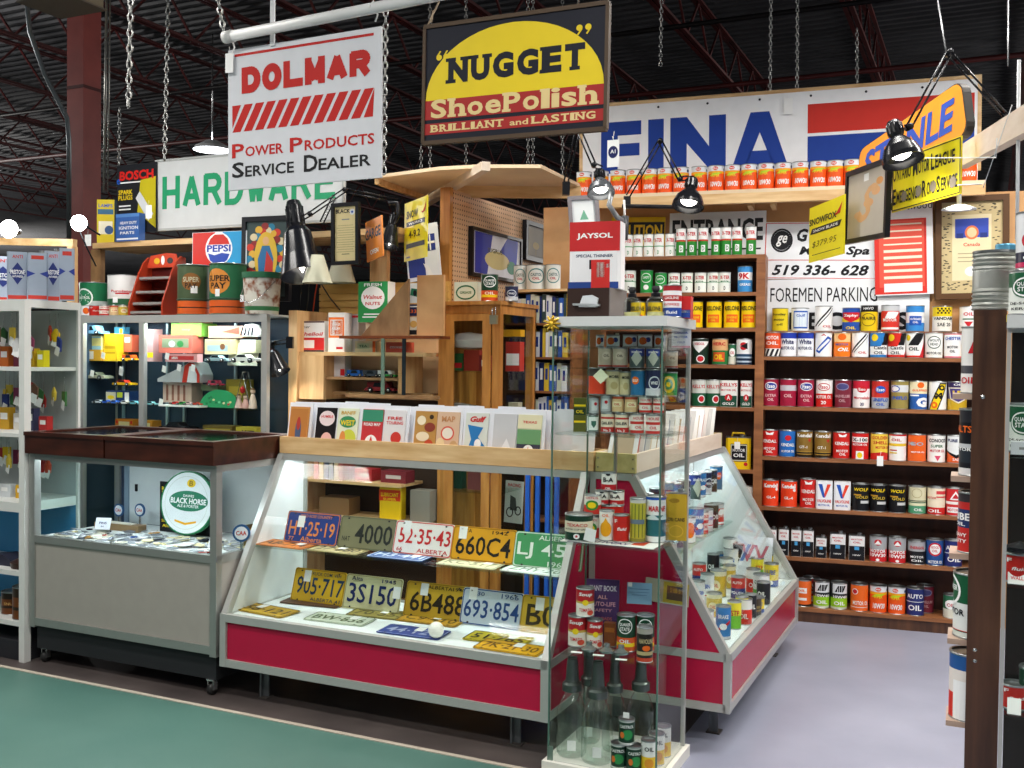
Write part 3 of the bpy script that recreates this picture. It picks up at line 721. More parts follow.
# ---------------------------------------------------------------- toy case
TYV = 4.8
tx0, tx1 = C.at(80, 315, TYV)[0], C.at(268, 315, TYV)[0]; TCL = tx1 - tx0; TCH = 1.858; TCD = .31
tc = empty('toy_case', 'tall aluminium framed glass case full of toy cars behind the mahogany lids', 'display case', C.P(tx0, TYV), C.yaw)
f = B(); fx = [C.at(p, 350, TYV)[0] - tx0 for p in (82, 142.5)]
for x in fx: f.box(x - .02, x + .02, -.01, .02, .1, TCH, ALU)
f.box(TCL - .04, TCL, -.01, .02, .1, TCH, ALU); f.box(0, TCL, -.012, .022, TCH - .045, TCH, ALU); f.box(0, TCL, -.012, .022, .1, .16, ALU)
for x in (0, TCL - .02): f.box(x, x + .02, TCD - .02, TCD, .1, TCH, ALU)
f.part('frame', tc)
B().box(0, TCL, .0, TCD, TCH - .012, TCH, M('c3cacd', .4)).part('top_board', tc)
B().box(.01, TCL - .01, TCD - .012, TCD - .006, .12, TCH - .02, M('2d4052', .6)).part('back_panel', tc, label='dark blue back panel')
B().box(.02, TCL - .02, .004, .008, .16, TCH - .045, GLASS).part('front_glass', tc); B().box(TCL - .006, TCL - .002, .02, TCD - .02, .16, TCH - .02, GLASS).part('side_glass', tc)
TYS = [1.57, 1.294, 1.0, .6]
B().box(0, .008, .02, TCD, .12, TCH - .02, M('2d4052', .6)).part('side_panel', tc)
for z in TYS: B().box(.02, TCL - .02, .03, TCD - .02, z - .008, z, GLASSG).part('glass_shelf', tc)
B().box(.02, TCL - .02, .0, TCD, .1, .14, WHMETAL).part('floor_board', tc)
f = B()
for px in (124, 168, 185, 236): x = C.at(px, 350, TYV + .28)[0] - tx0; f.box(x - .008, x + .008, .27, .285, .14, TCH - .04, M('b9d4da', .3, .6))
f.part('shelf_upright', tc)
tube_light(tc, .06, TCL - .06, .05, TCH - .024, 12, color=(.85, .95, 1))

# ---------------------------------------------------------------- tins
_can = {}

def can_mesh(key, r, h, bands, ps):
 if key in _can: return _can[key]
 b = B(); z = 0.0; prof = []
 for fr, m in bands:
  prof.append((r, z * h, m)); z += fr
 prof.append((r, h)); b.lathe(prof, bands[0][1], 24, cap0=True)
 body = b.mesh('tin_body')
 b = B()
 b.lathe([(r + .0012, h - .004), (r + .0016, h - .001), (r + .0006, h + .001), (r - .004, h + .0005), (r - .005, h - .004), (.0005, h - .004)], TINM, 24)
 b.lathe([(r + .0003, -.0002), (r + .0014, .001), (r + .0014, .003), (r + .0002, .0045)], TINM, 24)
 lid = b.mesh('tin_rim')
 pm = None
 if ps:
  b = B(); prints(b, wrap(r), 2 * r, h, ps)
  if b.f: pm = b.mesh('tin_print')
 _can[key] = (body, lid, pm); return _can[key]

def can(name, label, key, r, h, bands, ps, loc, rz, group=None, cat='tin can'):
 body, lid, pm = can_mesh((key, round(r, 4), round(h, 4)), r, h, bands, ps)
 o = bpy.data.objects.new(name, body); col.objects.link(o); o.location = loc; o.rotation_euler = (0, 0, rz); tag(o, label, cat, group)
 l = bpy.data.objects.new('rim', lid); col.objects.link(l); l.parent = o
 if pm: p = bpy.data.objects.new('lettering', pm); col.objects.link(p); p.parent = o
 return o

def ftin(name, label, w, d, h, m, ps, loc, rz, cap=True, group=None, side=None, rx=0, cat='tin can', capm=None):
 """flat sided oblong tin with a screw cap"""
 b = B(); c = min(w, d) * .12
 poly = [(-w / 2 + c, -d / 2), (w / 2 - c, -d / 2), (w / 2, -d / 2 + c), (w / 2, d / 2 - c), (w / 2 - c, d / 2), (-w / 2 + c, d / 2), (-w / 2, d / 2 - c), (-w / 2, -d / 2 + c)]
 b.prism(poly, 'z', 0, h, side or m); o = b.thing(name, label, cat, loc, rz, group, rx)
 l = B(); l.rect(flat(-d / 2), 0, h / 2, w - 2 * c, h * .985, m, .0004); prints(l, flat(-d / 2), w, h, ps); l.part('lettering', o)
 if cap:
  k = B(); k.prism([(x * 1.01, y * 1.01) for x, y in poly], 'z', h - .003, h + .002, TINM); k.lathe([(min(w, d) * .2, h), (min(w, d) * .2, h + .016), (.0005, h + .016)], capm or TINM, 12, (w * .18, 0, 0)); k.part('cap', o)
 return o

def carton(name, label, w, d, h, m, ps, loc, rz, group=None, side=None, cat='box', rx=0):
 b = B(); b.box(-w / 2, w / 2, -d / 2, d / 2, 0, h, side or m); o = b.thing(name, label, cat, loc, rz, group, rx)
 l = B(); l.rect(flat(-d / 2), 0, h / 2, w, h, m, .0004); prints(l, flat(-d / 2), w, h, ps); l.part('lettering', o)
 return o

# styles: bands from the bottom up (fraction of height, paint), then print items
K = {}

def st(key, bands, *ps): K[key] = ([(f, M(c, .33)) for f, c in bands], list(ps))

w_, k_, r_, y_, n_, g_, o_, bl = M('f4f4f2', .4), M('17171c', .4), M('c8202a', .4), M('f2d21e', .4), M('1c2560', .4), M('1b6b3a', .4), M('ee6a1a', .4), M('2458b8', .4)
st('fina', [(.68, 'ec5a1c'), (.10, 'f0a51e'), (.22, 'dfe2e6')], ('T', '10W30', 0, .27, .74, .2, w_, .03, .15), ('P', [(-.5, .58), (.1, .62), (.4, .72), (-.2, .70)], M('b9cf2a')), ('T', 'SUPER', -.05, .6, .5, .1, y_), ('O', -.05, .88, .34, .14, M('d8402a')), ('T', 'FINA', -.05, .88, .26, .06, w_), ('O', .62, .85, .2, .12, n_))
st('xter', [(.44, 'f2f3ef'), (.04, '2e9a5a'), (.52, 'f2f3ef')], ('T', 'X-TER', 0, .72, .85, .16, r_, .03), ('T', 'D', .05, .2, .16, .16, M('1f8a4a'), .02))
st('tubegreen', [(.52, '2f8a34'), (.06, 'c23a2a'), (.42, 'f0f0ee')], ('T', 'X-TER', 0, .78, .95, .13, r_, .03), ('R', .1, .26, .4, .24, w_), ('T', 'D', .1, .26, .24, .16, g_))
st('greentin', [(1, '2c9a46')], ('G', 0, .66, .85, .42, .05, w_), ('T', 'SAFETY', 0, .68, .55, .1, w_), ('O', 0, .26, .42, .22, w_))
st('creamtin', [(.5, 'eef2ea'), (.03, '2e9a5a'), (.47, 'eef2ea')], ('T', 'X-TER', 0, .74, .85, .17, r_, .03), ('T', 'MOTOR', 0, .55, .7, .07, g_), ('T', 'D', .0, .22, .14, .18, k_, .03))
st('blue9k', [(1, '3f8fd0')], ('R', 0, .62, 1.3, .3, w_), ('T', '9K', -.1, .62, .8, .24, r_, .04), ('T', 'GREASE', 0, .3, .8, .1, w_))
st('rislone', [(1, 'f4cf16')], ('T', 'RISLONE', 0, .74, 1.05, .17, k_, .03), ('R', 0, .36, .8, .3, M('ee6a1a')), ('T', 'ENGINE', 0, .4, .6, .08, y_), ('T', 'OIL', 0, .29, .3, .07, y_))
st('zgreen', [(1, '1d3327')], ('P', [(-.8, .9), (.8, .9), (0, .45)], w_), ('T', 'VEEDOL', 0, .8, .7, .1, r_), ('O', .1, .22, .55, .3, w_), ('O', .1, .22, .42, .22, r_, .0012))
st('herc', [(.55, '2a7a3e'), (.45, 'e3b07a')], ('T', 'HERC', 0, .8, .9, .13, r_, .03), ('R', 0, .3, .8, .36, M('d85a2a')), ('T', 'OIL', 0, .3, .6, .2, y_, .03))
st('stripeblue', [(.1, '20334d'), (.06, 'b9c8d8'), (.1, '20334d'), (.06, 'b9c8d8'), (.1, '2a4a6b'), (.58, 'eceeee')], ('O', 0, .72, .6, .34, w_), ('O', 0, .72, .5, .3, r_, .0011), ('P', [(-.2, .72), (.25, .6), (.25, .86)], k_, .0014))
st('whiteredgreen', [(.5, '1f5a3a'), (.5, 'd8dcd4')], ('T', 'KELLYS', 0, .75, .9, .13, r_, .02), ('O', .2, .28, .5, .3, w_), ('O', .2, .28, .36, .22, r_, .0012))
st('kellys', [(.42, '164a38'), (.58, 'f2f2ee')], ('T', 'KELLYS', 0, .84, 1.0, .13, r_, .03), ('T', 'MOTOR OIL', 0, .64, .9, .07, r_), ('O', 0, .36, .45, .26, r_), ('T', 'A', 0, .36, .2, .16, w_, .03), ('T', 'GOLD', 0, .13, .7, .1, w_, .02, .2))
# wall rack
st('orangestripe', [(.34, 'f2f2ee'), (.66, 'e2552a')], ('T', 'MOTOR', 0, .78, .9, .15, w_), ('T', 'OIL', 0, .56, .8, .14, w_), *[('P', [(-.75 + .3 * i, 0.02), (-.6 + .3 * i, .02), (-.42 + .3 * i, .32), (-.57 + .3 * i, .32)], k_) for i in range(5)])
st('whiteblue', [(.75, 'f2f3f6'), (.25, '2a40a8')], ('T', 'White', 0, .62, .8, .2, n_, .03), ('T', 'MOTOR OIL', 0, .36, .9, .13, n_))
st('bluediag', [(1, 'f3f3f3')], ('P', [(-.55, .25), (-.25, .15), (.55, .75), (.25, .85)], bl), ('P', [(-.4, .3), (-.27, .25), (.4, .7), (.27, .75)], w_, .0012), ('T', 'A', 0, .9, .3, .08, r_))
st('orangegulf', [(.62, 'ee7a1e'), (.38, 'f3c68a')], ('O', 0, .82, .5, .26, o_), ('T', 'OIL', .1, .32, .7, .15, w_, .03, .3), ('T', 'MOTOR', 0, .52, .8, .08, bl))
st('blackdiag', [(1, 'f4f4f2')], ('P', [(-.6, .2), (-.48, .2), (.5, .95), (.38, .95)], k_), ('P', [(-.36, .2), (-.3, .2), (.65, .92), (.58, .92)], k_), ('T', 'OIL', .2, .2, .5, .09, r_))
for kk, a in (('checkblue', '2a7ac0'), ('checkred', 'd02a20')):
 st(kk, [(.12, a), (.88, 'f3f3f1')], ('P', [(-.8, .45), (.05, .45), (.45, 1), (-.8, 1)], M(a)), ('P', [(.1, .5), (.5, .5), (.8, .97), (.3, .97)], k_), ('O', -.32, .8, .42, .28, y_, .0013), ('T', 'Castle', .05, .4, .8, .14, k_, .02), ('P', [(.45, .05), (.8, .05), (.8, .4)], r_), ('T', 'OIL', -.05, .2, .6, .12, k_))
st('checkwhite', [(.1, 'd02a20'), (.9, 'f3f3f1')], ('P', [(-.5, .5), (.1, .5), (.6, .98), (0, .98)], k_), ('O', -.5, .8, .3, .24, y_), ('T', 'OIL', -.15, .36, .6, .14, k_, .03), ('P', [(.15, .02), (.85, .02), (.6, .7)], r_))
st('circlewhite', [(1, 'f0f0ea')], ('O', .0, .62, .8, .5, DKGRN), ('O', 0, .62, .7, .43, w_, .0012), ('T', 'WOLFS', 0, .7, .55, .1, DKGRN), ('T', 'HEAD', 0, .55, .45, .1, DKGRN), ('T', 'MOTOR OIL', 0, .2, .9, .1, k_))
st('pinkband', [(.08, 'd8607a'), (.84, 'f2f0ee'), (.08, 'e08a8a')], ('T', 'CHESTER', 0, .78, .95, .13, bl, .02), ('T', 'MOTOR', 0, .44, .6, .1, k_), ('T', 'OIL', 0, .28, .3, .1, k_))
st('darkamber', [(.5, 'c88a1e'), (.5, '2a221c')], ('R', 0, .5, .9, .1, y_), ('T', 'OIL', 0, .7, .5, .16, y_))
st('crimoval', [(1, 'a3203e')], ('O', 0, .74, .82, .3, w_), ('O', 0, .74, .72, .24, M('3a4a9a'), .0012), ('T', 'Esso', 0, .74, .5, .14, w_, .03), ('T', 'EXTRA', 0, .4, .7, .1, M('e8c0c0')), ('T', 'OIL', 0, .25, .4, .1, M('e8c0c0')))
st('crimband', [(.58, 'a3203e'), (.2, 'c9c4cc'), (.22, 'a3203e')], ('T', 'OIL', 0, .4, .5, .12, M('e8c0c0')))
st('whitered', [(.5, 'd02a24'), (.5, 'f2f0ec')], ('O', 0, .74, .8, .28, r_), ('O', 0, .74, .7, .22, w_, .0012), ('T', 'Esso', 0, .74, .5, .14, r_, .03), ('T', 'MOTOR OIL', 0, .38, 1, .12, w_), ('T', '20', 0, .18, .3, .12, w_))
st('darkcrim', [(1, '7c2a3a')], ('O', 0, .76, .82, .26, M('8a8aa8')), ('O', 0, .76, .7, .2, M('4a4a80'), .0012), ('T', 'MARVELUBE', 0, .42, .95, .1, M('c8a0a4')), ('T', 'OIL', 0, .26, .4, .1, M('c8a0a4')))
st('redovalwhite', [(.34, 'f0e9e6'), (.36, 'f3f1f0'), (.3, 'c8253a')], ('O', 0, .68, .6, .24, r_), ('T', 'Esso', 0, .68, .4, .1, w_), ('T', 'Marvelube', 0, .38, 1.1, .1, r_, .02, .2), ('T', '30', 0, .15, .2, .12, n_))
st('redbluegrey', [(.4, 'a9adb4'), (.6, 'c8352c')], ('O', 0, .68, .62, .26, bl), ('T', 'Esso', 0, .68, .45, .12, w_), ('T', 'UNIFLO', 0, .32, 1.0, .12, bl, .03), ('T', 'OIL', 0, .16, .5, .1, bl))
st('olive', [(.6, '9a8a4a'), (.25, 'd8dadc'), (.15, '9a8a4a')], ('O', -.35, .72, .6, .24, M('3a5ab0')), ('O', -.35, .72, .48, .17, w_, .0012), ('T', 'UNIFLO', -.1, .4, 1.0, .12, bl, .03))
st('gulfg', [(.56, '2a5fae'), (.44, 'efe3bd')], ('O', .1, .86, .4, .2, o_), ('T', 'GULFPRIDE', .1, .68, 1, .07, o_), ('T', 'G', .2, .26, .7, .34, w_, .07), ('R', -.3, .5, .6, .05, w_))
st('omo', [(1, 'f2f2f0')], ('P', [(-.6, .0), (-.0, .0), (.6, .95), (.1, .95)], k_), ('P', [(-.5, .02), (-.06, .02), (.5, .9), (.14, .9)], y_, .0012), ('T', 'O', -.2, .18, .4, .24, o_, .07), ('T', 'M', .03, .5, .42, .22, k_, .07), ('T', 'O', .22, .78, .38, .2, k_, .07))
st('purpleyel', [(.4, 'c9a52a'), (.6, '3a2e5a')], ('P', [(-.6, .8), (.6, .8), (.45, .4), (0, .25), (-.45, .4)], M('e8e0c8')), ('P', [(-.5, .76), (.5, .76), (.38, .42), (0, .3), (-.38, .42)], M('4a3a80'), .0012), ('T', 'UP', 0, .56, .6, .26, y_, .05), ('T', 'OIL', 0, .9, .5, .07, w_))
st('kendred', [(1, 'cf2a24')], ('P', [(-.2, .82), (.2, .82), (.26, .94), (0, .88), (-.26, .94)], w_), ('T', 'KENDALL', 0, .58, .95, .12, w_, .03), ('T', 'MOTOR', 0, .3, .75, .1, w_, .02), ('T', 'OIL', 0, .18, .4, .09, w_))
st('kendblue', [(1, '2a6ec0')], ('O', 0, .72, .4, .2, r_), ('T', 'KENDALL', 0, .46, .9, .12, w_, .03), ('T', 'MOTOR OIL', 0, .22, .85, .09, w_))
st('goldhalf', [(.12, '2a2016'), (.03, 'b08a3a'), (.06, '2a2016'), (.03, 'b08a3a'), (.76, '8a6a2e')], ('T', 'Kendall', 0, .84, 1.0, .14, w_, .03), ('R', 0, .2, 1.3, .02, k_), ('T', 'GT-1', -.1, .4, .5, .1, w_), ('S', .3, .66, .14, r_))
st('xhundred', [(1, 'cd2222')], ('R', 0, .74, 1.1, .2, w_), ('T', 'X-100', 0, .74, .95, .13, k_, .03), ('T', 'MOTOR OIL', 0, .56, .95, .08, w_), ('R', 0, .17, .46, .3, w_), ('O', 0, .17, .3, .22, y_, .0013))
st('goldshell', [(.25, 'cf2a22'), (.75, 'f0d24a')], ('T', 'GOLDEN', 0, .84, 1.0, .12, r_, .02), ('T', 'SHELL', .05, .66, .9, .12, r_, .02), ('T', 'MOTOR OIL', .2, .48, .9, .1, r_), ('P', [(-.8, .24), (.8, .24), (.2, .32)], r_))
st('whitestripe', [(.55, 'f1efec'), (.1, 'e8c23a'), (.35, 'f1efec')], ('R', 0, .96, 1.6, .07, r_), ('T', 'OIL', -.1, .78, .6, .1, r_), ('R', -.3, .4, .5, .04, r_), ('R', -.3, .3, .5, .04, y_))
st('orangeplain', [(1, 'ea6424')], ('O', -.25, .66, .26, .14, M('b0b4bc')), ('T', 'IGO', -.05, .66, .9, .13, M('b0b4bc'), .03), ('T', 'MOTOR OIL', .1, .36, .8, .06, w_))
st('conoco', [(1, 'f3f1ec')], ('T', 'CONOCO', 0, .8, 1.05, .13, k_, .03), ('T', 'SUPER', -.05, .6, .7, .1, g_), ('T', 'MOTOR OIL', 0, .43, .9, .1, r_), ('P', [(-.18, .25), (.18, .25), (0, .06)], M('d84a6a')))
st('chevron', [(.52, 'e8622a'), (.48, 'eef0f0')], ('P', [(-1, .52), (-1, .62), (0, .3), (1, .62), (1, .52), (0, .18)], k_), ('P', [(-1, .54), (1, .54), (0, .3)], M('e9ecec'), .0013), ('T', 'PURE OIL', 0, .82, 1.1, .11, n_, .03), ('T', 'SAE20', .1, .14, .6, .1, w_))
st('kendorange', [(1, 'ee4622')], ('T', 'Kendall', 0, .8, .95, .16, w_, .04), ('O', .38, .66, .22, .12, w_), ('T', 'GL-4', 0, .36, .55, .1, w_, .03))
st('blackgold', [(1, '16161a')], ('T', 'WOLF', -.05, .8, .9, .12, y_, .02, .15), ('R', -.3, .6, .5, .05, M('c8942a')), ('T', 'GOLD', .0, .52, .8, .1, M('d8b83a')), ('R', .2, .34, .55, .1, M('cfd0d0')))
st('greencream', [(.3, '4f9a72'), (.1, 'e3e0bd'), (.04, '3a6a4a'), (.56, 'ddd8b4')], ('G', 0, .76, .6, .34, .03, M('b0a470')), ('R', 0, .48, 1.4, .03, DKGRN), ('T', 'OIL', .1, .16, .5, .1, w_))
st('creamred', [(.28, 'cc2a26'), (.72, 'eee0c6')], ('R', .35, .82, .7, .12, M('d8444a')), ('R', .35, .66, .7, .05, M('d8444a')), ('T', 'OIL', -.1, .15, .8, .12, w_), ('T', 'MOTOR', -.3, .62, .6, .08, r_))
st('redtriangle', [(.42, 'd22f33'), (.1, 'f0eae6'), (.48, 'd22f33')], ('P', [(-.34, .58), (.34, .58), (0, .9)], w_), ('P', [(-.2, .63), (.2, .63), (0, .81)], r_, .0012), ('R', 0, .22, 1, .2, w_), ('T', 'MOTOR OIL', 0, .22, .9, .1, r_, .02))
st('petro', [(.5, 'c9262b'), (.5, 'a9abae')], ('O', 0, .78, .42, .24, r_), ('T', 'MOTOR', 0, .44, 1.0, .13, w_, .03), ('T', '10W30', 0, .28, 1.0, .14, w_, .03), ('P', [(-.2, .7), (.2, .7), (0, .86)], w_, .0012), ('O', 0, .1, .2, .1, w_))
st('blacksilver', [(.58, '1d1d20'), (.42, 'a7a9ac')], ('T', 'ENERGOL', 0, .74, .9, .12, r_, .02), ('T', 'MOTOR', 0, .34, .8, .1, w_), ('T', 'OIL', 0, .18, .7, .09, w_))
st('bluecircle', [(1, '24508f')], ('O', -.05, .64, .78, .52, r_), ('O', -.05, .64, .6, .4, w_, .0012), ('T', 'GOOD', -.05, .72, .44, .1, r_), ('T', 'OIL', -.05, .58, .3, .1, r_), ('T', 'MOTOR OIL', 0, .15, .9, .12, w_))
st('navyoil', [(1, '27306e')], ('T', 'AUTO', 0, .72, 1, .16, w_, .02), ('T', 'OIL', 0, .3, .8, .2, w_, .02), ('R', 0, .52, 1.5, .02, w_))
st('orangeblack', [(.1, '2a2018'), (.9, 'ea6a2a')], ('R', -.05, .62, .7, .2, w_), ('T', 'OIL', -.05, .62, .6, .1, o_), ('R', 0, .3, .6, .1, w_))
st('lime', [(.1, 'c8d0c0'), (.34, '9ad02a'), (.56, '2a2d30')], ('R', .05, .78, 1.0, .36, M('e3e6e8')), ('P', [(-.3, .66), (.2, .66), (.4, .9), (-.1, .9)], k_), ('T', '10W40', .05, .48, .9, .1, w_, .03), ('T', 'OIL', 0, .24, .7, .14, w_, .03))
st('orangeoil', [(1, 'ee6a22')], ('O', -.25, .74, .36, .22, w_), ('O', -.25, .74, .28, .17, r_, .0012), ('T', 'MOTOR OIL', .1, .32, .95, .15, w_, .02), ('R', 0, .16, 1.2, .02, w_))
st('smallgreen', [(.4, 'd8d8c8'), (.6, '2f6a4a')], ('O', 0, .6, .8, .4, w_), ('T', 'OIL', 0, .58, .5, .14, r_))
# upper row
st('yellowtop', [(1, 'ecd22a')], ('T', 'Sunday', 0, .72, .9, .12, k_), ('T', 'motor', 0, .5, .7, .1, k_), ('T', 'oil', .05, .3, .35, .1, k_))
st('blueframe', [(1, 'eef2f6')], ('R', 0, .5, .9, .75, bl), ('r', 0, .5, .76, .62, M('dfeaf4')), ('T', 'Gulf', 0, .68, .5, .12, bl, .02))
st('shield', [(.4, '2a52a8'), (.2, 'e8cf2a'), (.4, '2a52a8')], ('P', [(-.6, .8), (.6, .8), (.5, .55), (0, .38), (-.5, .55)], r_, .0012), ('T', 'Zephyr', 0, .66, .9, .14, w_, .03), ('T', 'OIL', 0, .15, .6, .12, y_))
st('blackyel', [(.75, 'e8c81e'), (.25, '201c1a')], ('T', 'HAVO', 0, .88, .6, .1, w_), ('G', 0, .45, .9, .5, .05, M('8a6a1a')), ('T', 'PRAIRIE', 0, .5, .9, .12, k_, .02))
st('redwhite', [(.78, 'd63a30'), (.22, 'c9cbce')], ('P', [(-.3, .5), (.3, .5), (.6, .75), (-.1, .75)], w_), ('T', 'MOTOR', 0, .44, .8, .12, w_), ('R', 0, .12, 1.2, .08, w_))
st('bluewhite', [(.34, '3a8ad2'), (.4, 'f2f4f6'), (.26, '3a8ad2')], ('R', 0, .42, .7, .36, bl), ('T', 'OUTBOARD', 0, .48, .6, .08, w_), ('T', 'OIL', 0, .36, .3, .08, w_))
st('cardam', [(.6, 'eeeae0'), (.4, 'f0d022')], ('T', 'VANDAM', 0, .52, 1.1, .12, k_, .03), *[('R', -.28 + .19 * i + (.09 if j % 2 else 0), .74 + .08 * j, .1, .07, k_) for i in range(4) for j in range(3)], ('T', 'SAE 20', .05, .28, .7, .14, k_))
st('whiteredtop', [(1, 'eeeceb')], ('T', 'OIL', 0, .7, .6, .14, r_), ('P', [(-.25, .4), (.25, .4), (0, .16)], r_), ('R', 0, .5, .7, .05, g_))

# ---------------------------------------------------------------- the oil can wall
def wz(py, px=860, y=0.0): return W.at(px, py, y)[1]

def wx(px, py=400, y=0.0): return W.at(px, py, y)[0]

XP0, XP1 = wx(754, 420), wx(763, 420)          # post between the two sections
XR = wx(985, 420); XL = wx(606, 330)
RZ = [wz(y) for y in (357.5, 408.5, 460, 511.5, 561.5, 612.5)]
LZ = [wz(y, 700) for y in (255.5, 292.5, 328, 364.5, 406.5, 468)]
SD = .24
b = B(); b.box(wx(532, 300), XR + .5, .262, .28, 0, 2.66, PLY); ww = b.struct('wall_booth', W.P(0, 0), W.yaw)
rk = empty('wall_rack', 'brown board rack of oil cans against the plywood wall', 'shelf rack', W.P(0, 0), W.yaw)
T_ = .022
B().box(XP0, XP1, 0, SD, 0, LZ[0] - .0, SHELFW).part('post', rk)
B().box(XR, XR + .025, 0, SD, 0, RZ[0] + .1, SHELFW).part('post', rk)
B().box(XL - .025, XL, 0, SD, 0, LZ[0], SHELFW).part('post', rk)
for z in RZ: B().box(XP1, XR, 0, SD, z - T_, z, SHELFW).part('shelf_board', rk)
for z in LZ + [.72, .35]: B().box(XL, XP0, 0, SD, z - T_, z, SHELFW).part('shelf_board', rk)
B().box(XP1, XR, .008, .025, 0, RZ[-1] - T_, WALNUT).part('plinth', rk)
B().box(XL, XP0, .008, .025, 0, .33, WALNUT).part('plinth', rk)
B().box(XP1, XR, SD, SD + .01, 0, RZ[0] + .02, SHELFD).part('back_board', rk)
B().box(XL, XP0, SD, SD + .01, 0, LZ[0], SHELFD).part('back_board', rk)
zA = wz(331.5, 860, .13)
B().box(XP1 + .01, XR - .01, .125, SD - .005, zA - .015, zA, SHELFW).part('riser_board', rk)

def row(F, y, z, py, r, h, ents, phrase, frm='the post', name='oil_can', group=None, rz=None, dy=0):
 seen = {}; tot = {}
 for e in ents: tot[e[2]] = tot.get(e[2], 0) + 1
 for e in ents:
  px, key, desc = e[:3]; rr = r * (e[3] if len(e) > 3 else 1); hh = h * (e[4] if len(e) > 4 else 1)
  seen[desc] = seen.get(desc, 0) + 1
  x = F.at(px, py, y)[0]; p = F.P(x, y + random.uniform(-.004, .004), z)
  n = tot[desc]
  lab = f'{desc}, {phrase}' if n == 1 else f'{desc}, {ORD[(seen[desc] if frm_left(frm) else n + 1 - seen[desc]) - 1]} of {NUM[n]} from {frm.lstrip("<")}, {phrase}'
  bands, ps = K[key]
  can(name, lab, key, rr, hh, bands, ps, p, (F.yaw if rz is None else rz) + random.uniform(-.16, .16), group or phrase)

def frm_left(f): return not f.startswith('<')

R1 = .05; HQ = .165
row(W, .055, RZ[0], 352, R1, .152, [(773, 'orangestripe', 'orange and white can with black stripes'), (788.5, 'whiteblue', 'white can with blue lettering'), (805.5, 'whiteblue', 'white can with blue lettering'), (823.5, 'bluediag', 'white can with blue slanted badge'), (842, 'orangegulf', 'orange can with pale top'),
 (860, 'blackdiag', 'white can with black slanted lines'), (878.5, 'checkblue', 'white can with black flag and blue edge'), (896.5, 'checkred', 'white can with black flag and red edge'), (914.5, 'checkwhite', 'white can with red corner'), (933.6, 'circlewhite', 'off white can with green circle'), (953, 'pinkband', 'white can with pink edges'), (969, 'darkamber', 'amber can with dark top', .9)], 'front top row')
row(W, .18, zA, 328, R1, .148, [(780, 'yellowtop', 'yellow can with black script'), (800, 'blueframe', 'white can with blue frame', 1.08), (823.5, 'blackdiag', 'tall white can with black slanted lines', 1.08, 1.08), (851, 'shield', 'blue can with red shield', 1.06), (869, 'blackyel', 'yellow can with black lid', 1.02, 1.1), (890, 'redwhite', 'red can with silver top', 1.06, 1.1), (915, 'bluewhite', 'blue and white can', 1.06, 1.08), (942, 'cardam', 'yellow and white chequered can', 1.12, 1.04), (968, 'whiteredtop', 'white can with red triangle', 1, 1.03)], 'raised row under the parking sign')
row(W, .06, RZ[1], 405, R1, HQ * 1.04, [(770.5, 'crimoval', 'crimson can with white oval'), (788, 'crimband', 'crimson can with pale band'), (805.5, 'crimoval', 'crimson can with white oval'), (824, 'whitered', 'white over red can'), (843, 'darkcrim', 'dark maroon can'), (861, 'redovalwhite', 'red can with white lower half'), (880, 'redbluegrey', 'red and silver can with blue oval'), (899.5, 'olive', 'olive gold can'), (918, 'gulfg', 'cream and blue can with big white letter'), (937.5, 'omo', 'white can with yellow diagonal letters'), (957, 'purpleyel', 'purple and gold can', 1.08)], 'second shelf')
row(W, .06, RZ[2], 456, R1, HQ, [(769.8, 'kendred', 'red can with white letters', 1, 1), (787, 'kendblue', 'blue can'), (804.3, 'goldhalf', 'gold can with dark bands'), (822.5, 'goldhalf', 'gold can with dark bands'), (841, 'kendred', 'red can with white letters'), (860, 'xhundred', 'red can with white band and yellow shell'), (879, 'goldshell', 'yellow can with red foot'), (897.3, 'whitestripe', 'white can with yellow stripe'), (916.6, 'orangeplain', 'plain orange can', 1.04), (936, 'conoco', 'white can with black name'), (956, 'chevron', 'orange and white chevron can')], 'third shelf')
row(W, .06, RZ[3], 508, R1, HQ, [(770.3, 'kendorange', 'bright orange can'), (788.7, 'kendorange', 'bright orange can'), (807.5, 'kendred', 'red can with white letters', .95, 1.1), (860.6, 'blackgold', 'black can with gold letters'), (878.3, 'blackgold', 'black can with gold letters'), (897, 'blackgold', 'black can with gold letters'), (917, 'greencream', 'cream and green can'), (936, 'creamred', 'cream and red can'), (954.5, 'redtriangle', 'red can with white triangle')], 'fourth shelf')
for i, (px, n) in enumerate(((824, 'closer to the red cans'), (842, 'closer to the black cans'))):
 x = W.at(px, 505, .06)[0]
 ftin('oil_can', f'white oblong tin with red and blue letter, {n}, fourth shelf', .098, .085, .172, M('eef0f4', .35), [('P', [(-.36, .9), (-.12, .9), (.06, .42), (-.08, .42)], bl), ('P', [(.18, .9), (.4, .9), (.06, .42), (-.02, .5)], M('e8452a')), ('T', 'VALVOLINE', 0, .3, .86, .11, M('d8352a'), .03), ('T', 'MOTOR OIL', 0, .15, .7, .07, bl)], W.P(x, .06, RZ[3]), W.yaw, False, 'white lettered tins on the fourth shelf', cat='tin can')
row(W, .06, RZ[4], 558, R1, .155, [(878, 'petro', 'silver topped red can'), (897, 'petro', 'silver topped red can'), (916.3, 'blacksilver', 'black can with silver top', 1, .9), (934.5, 'bluecircle', 'blue can with red ring'), (953, 'navyoil', 'navy can with white letters', 1, 1.02)], 'fifth shelf')
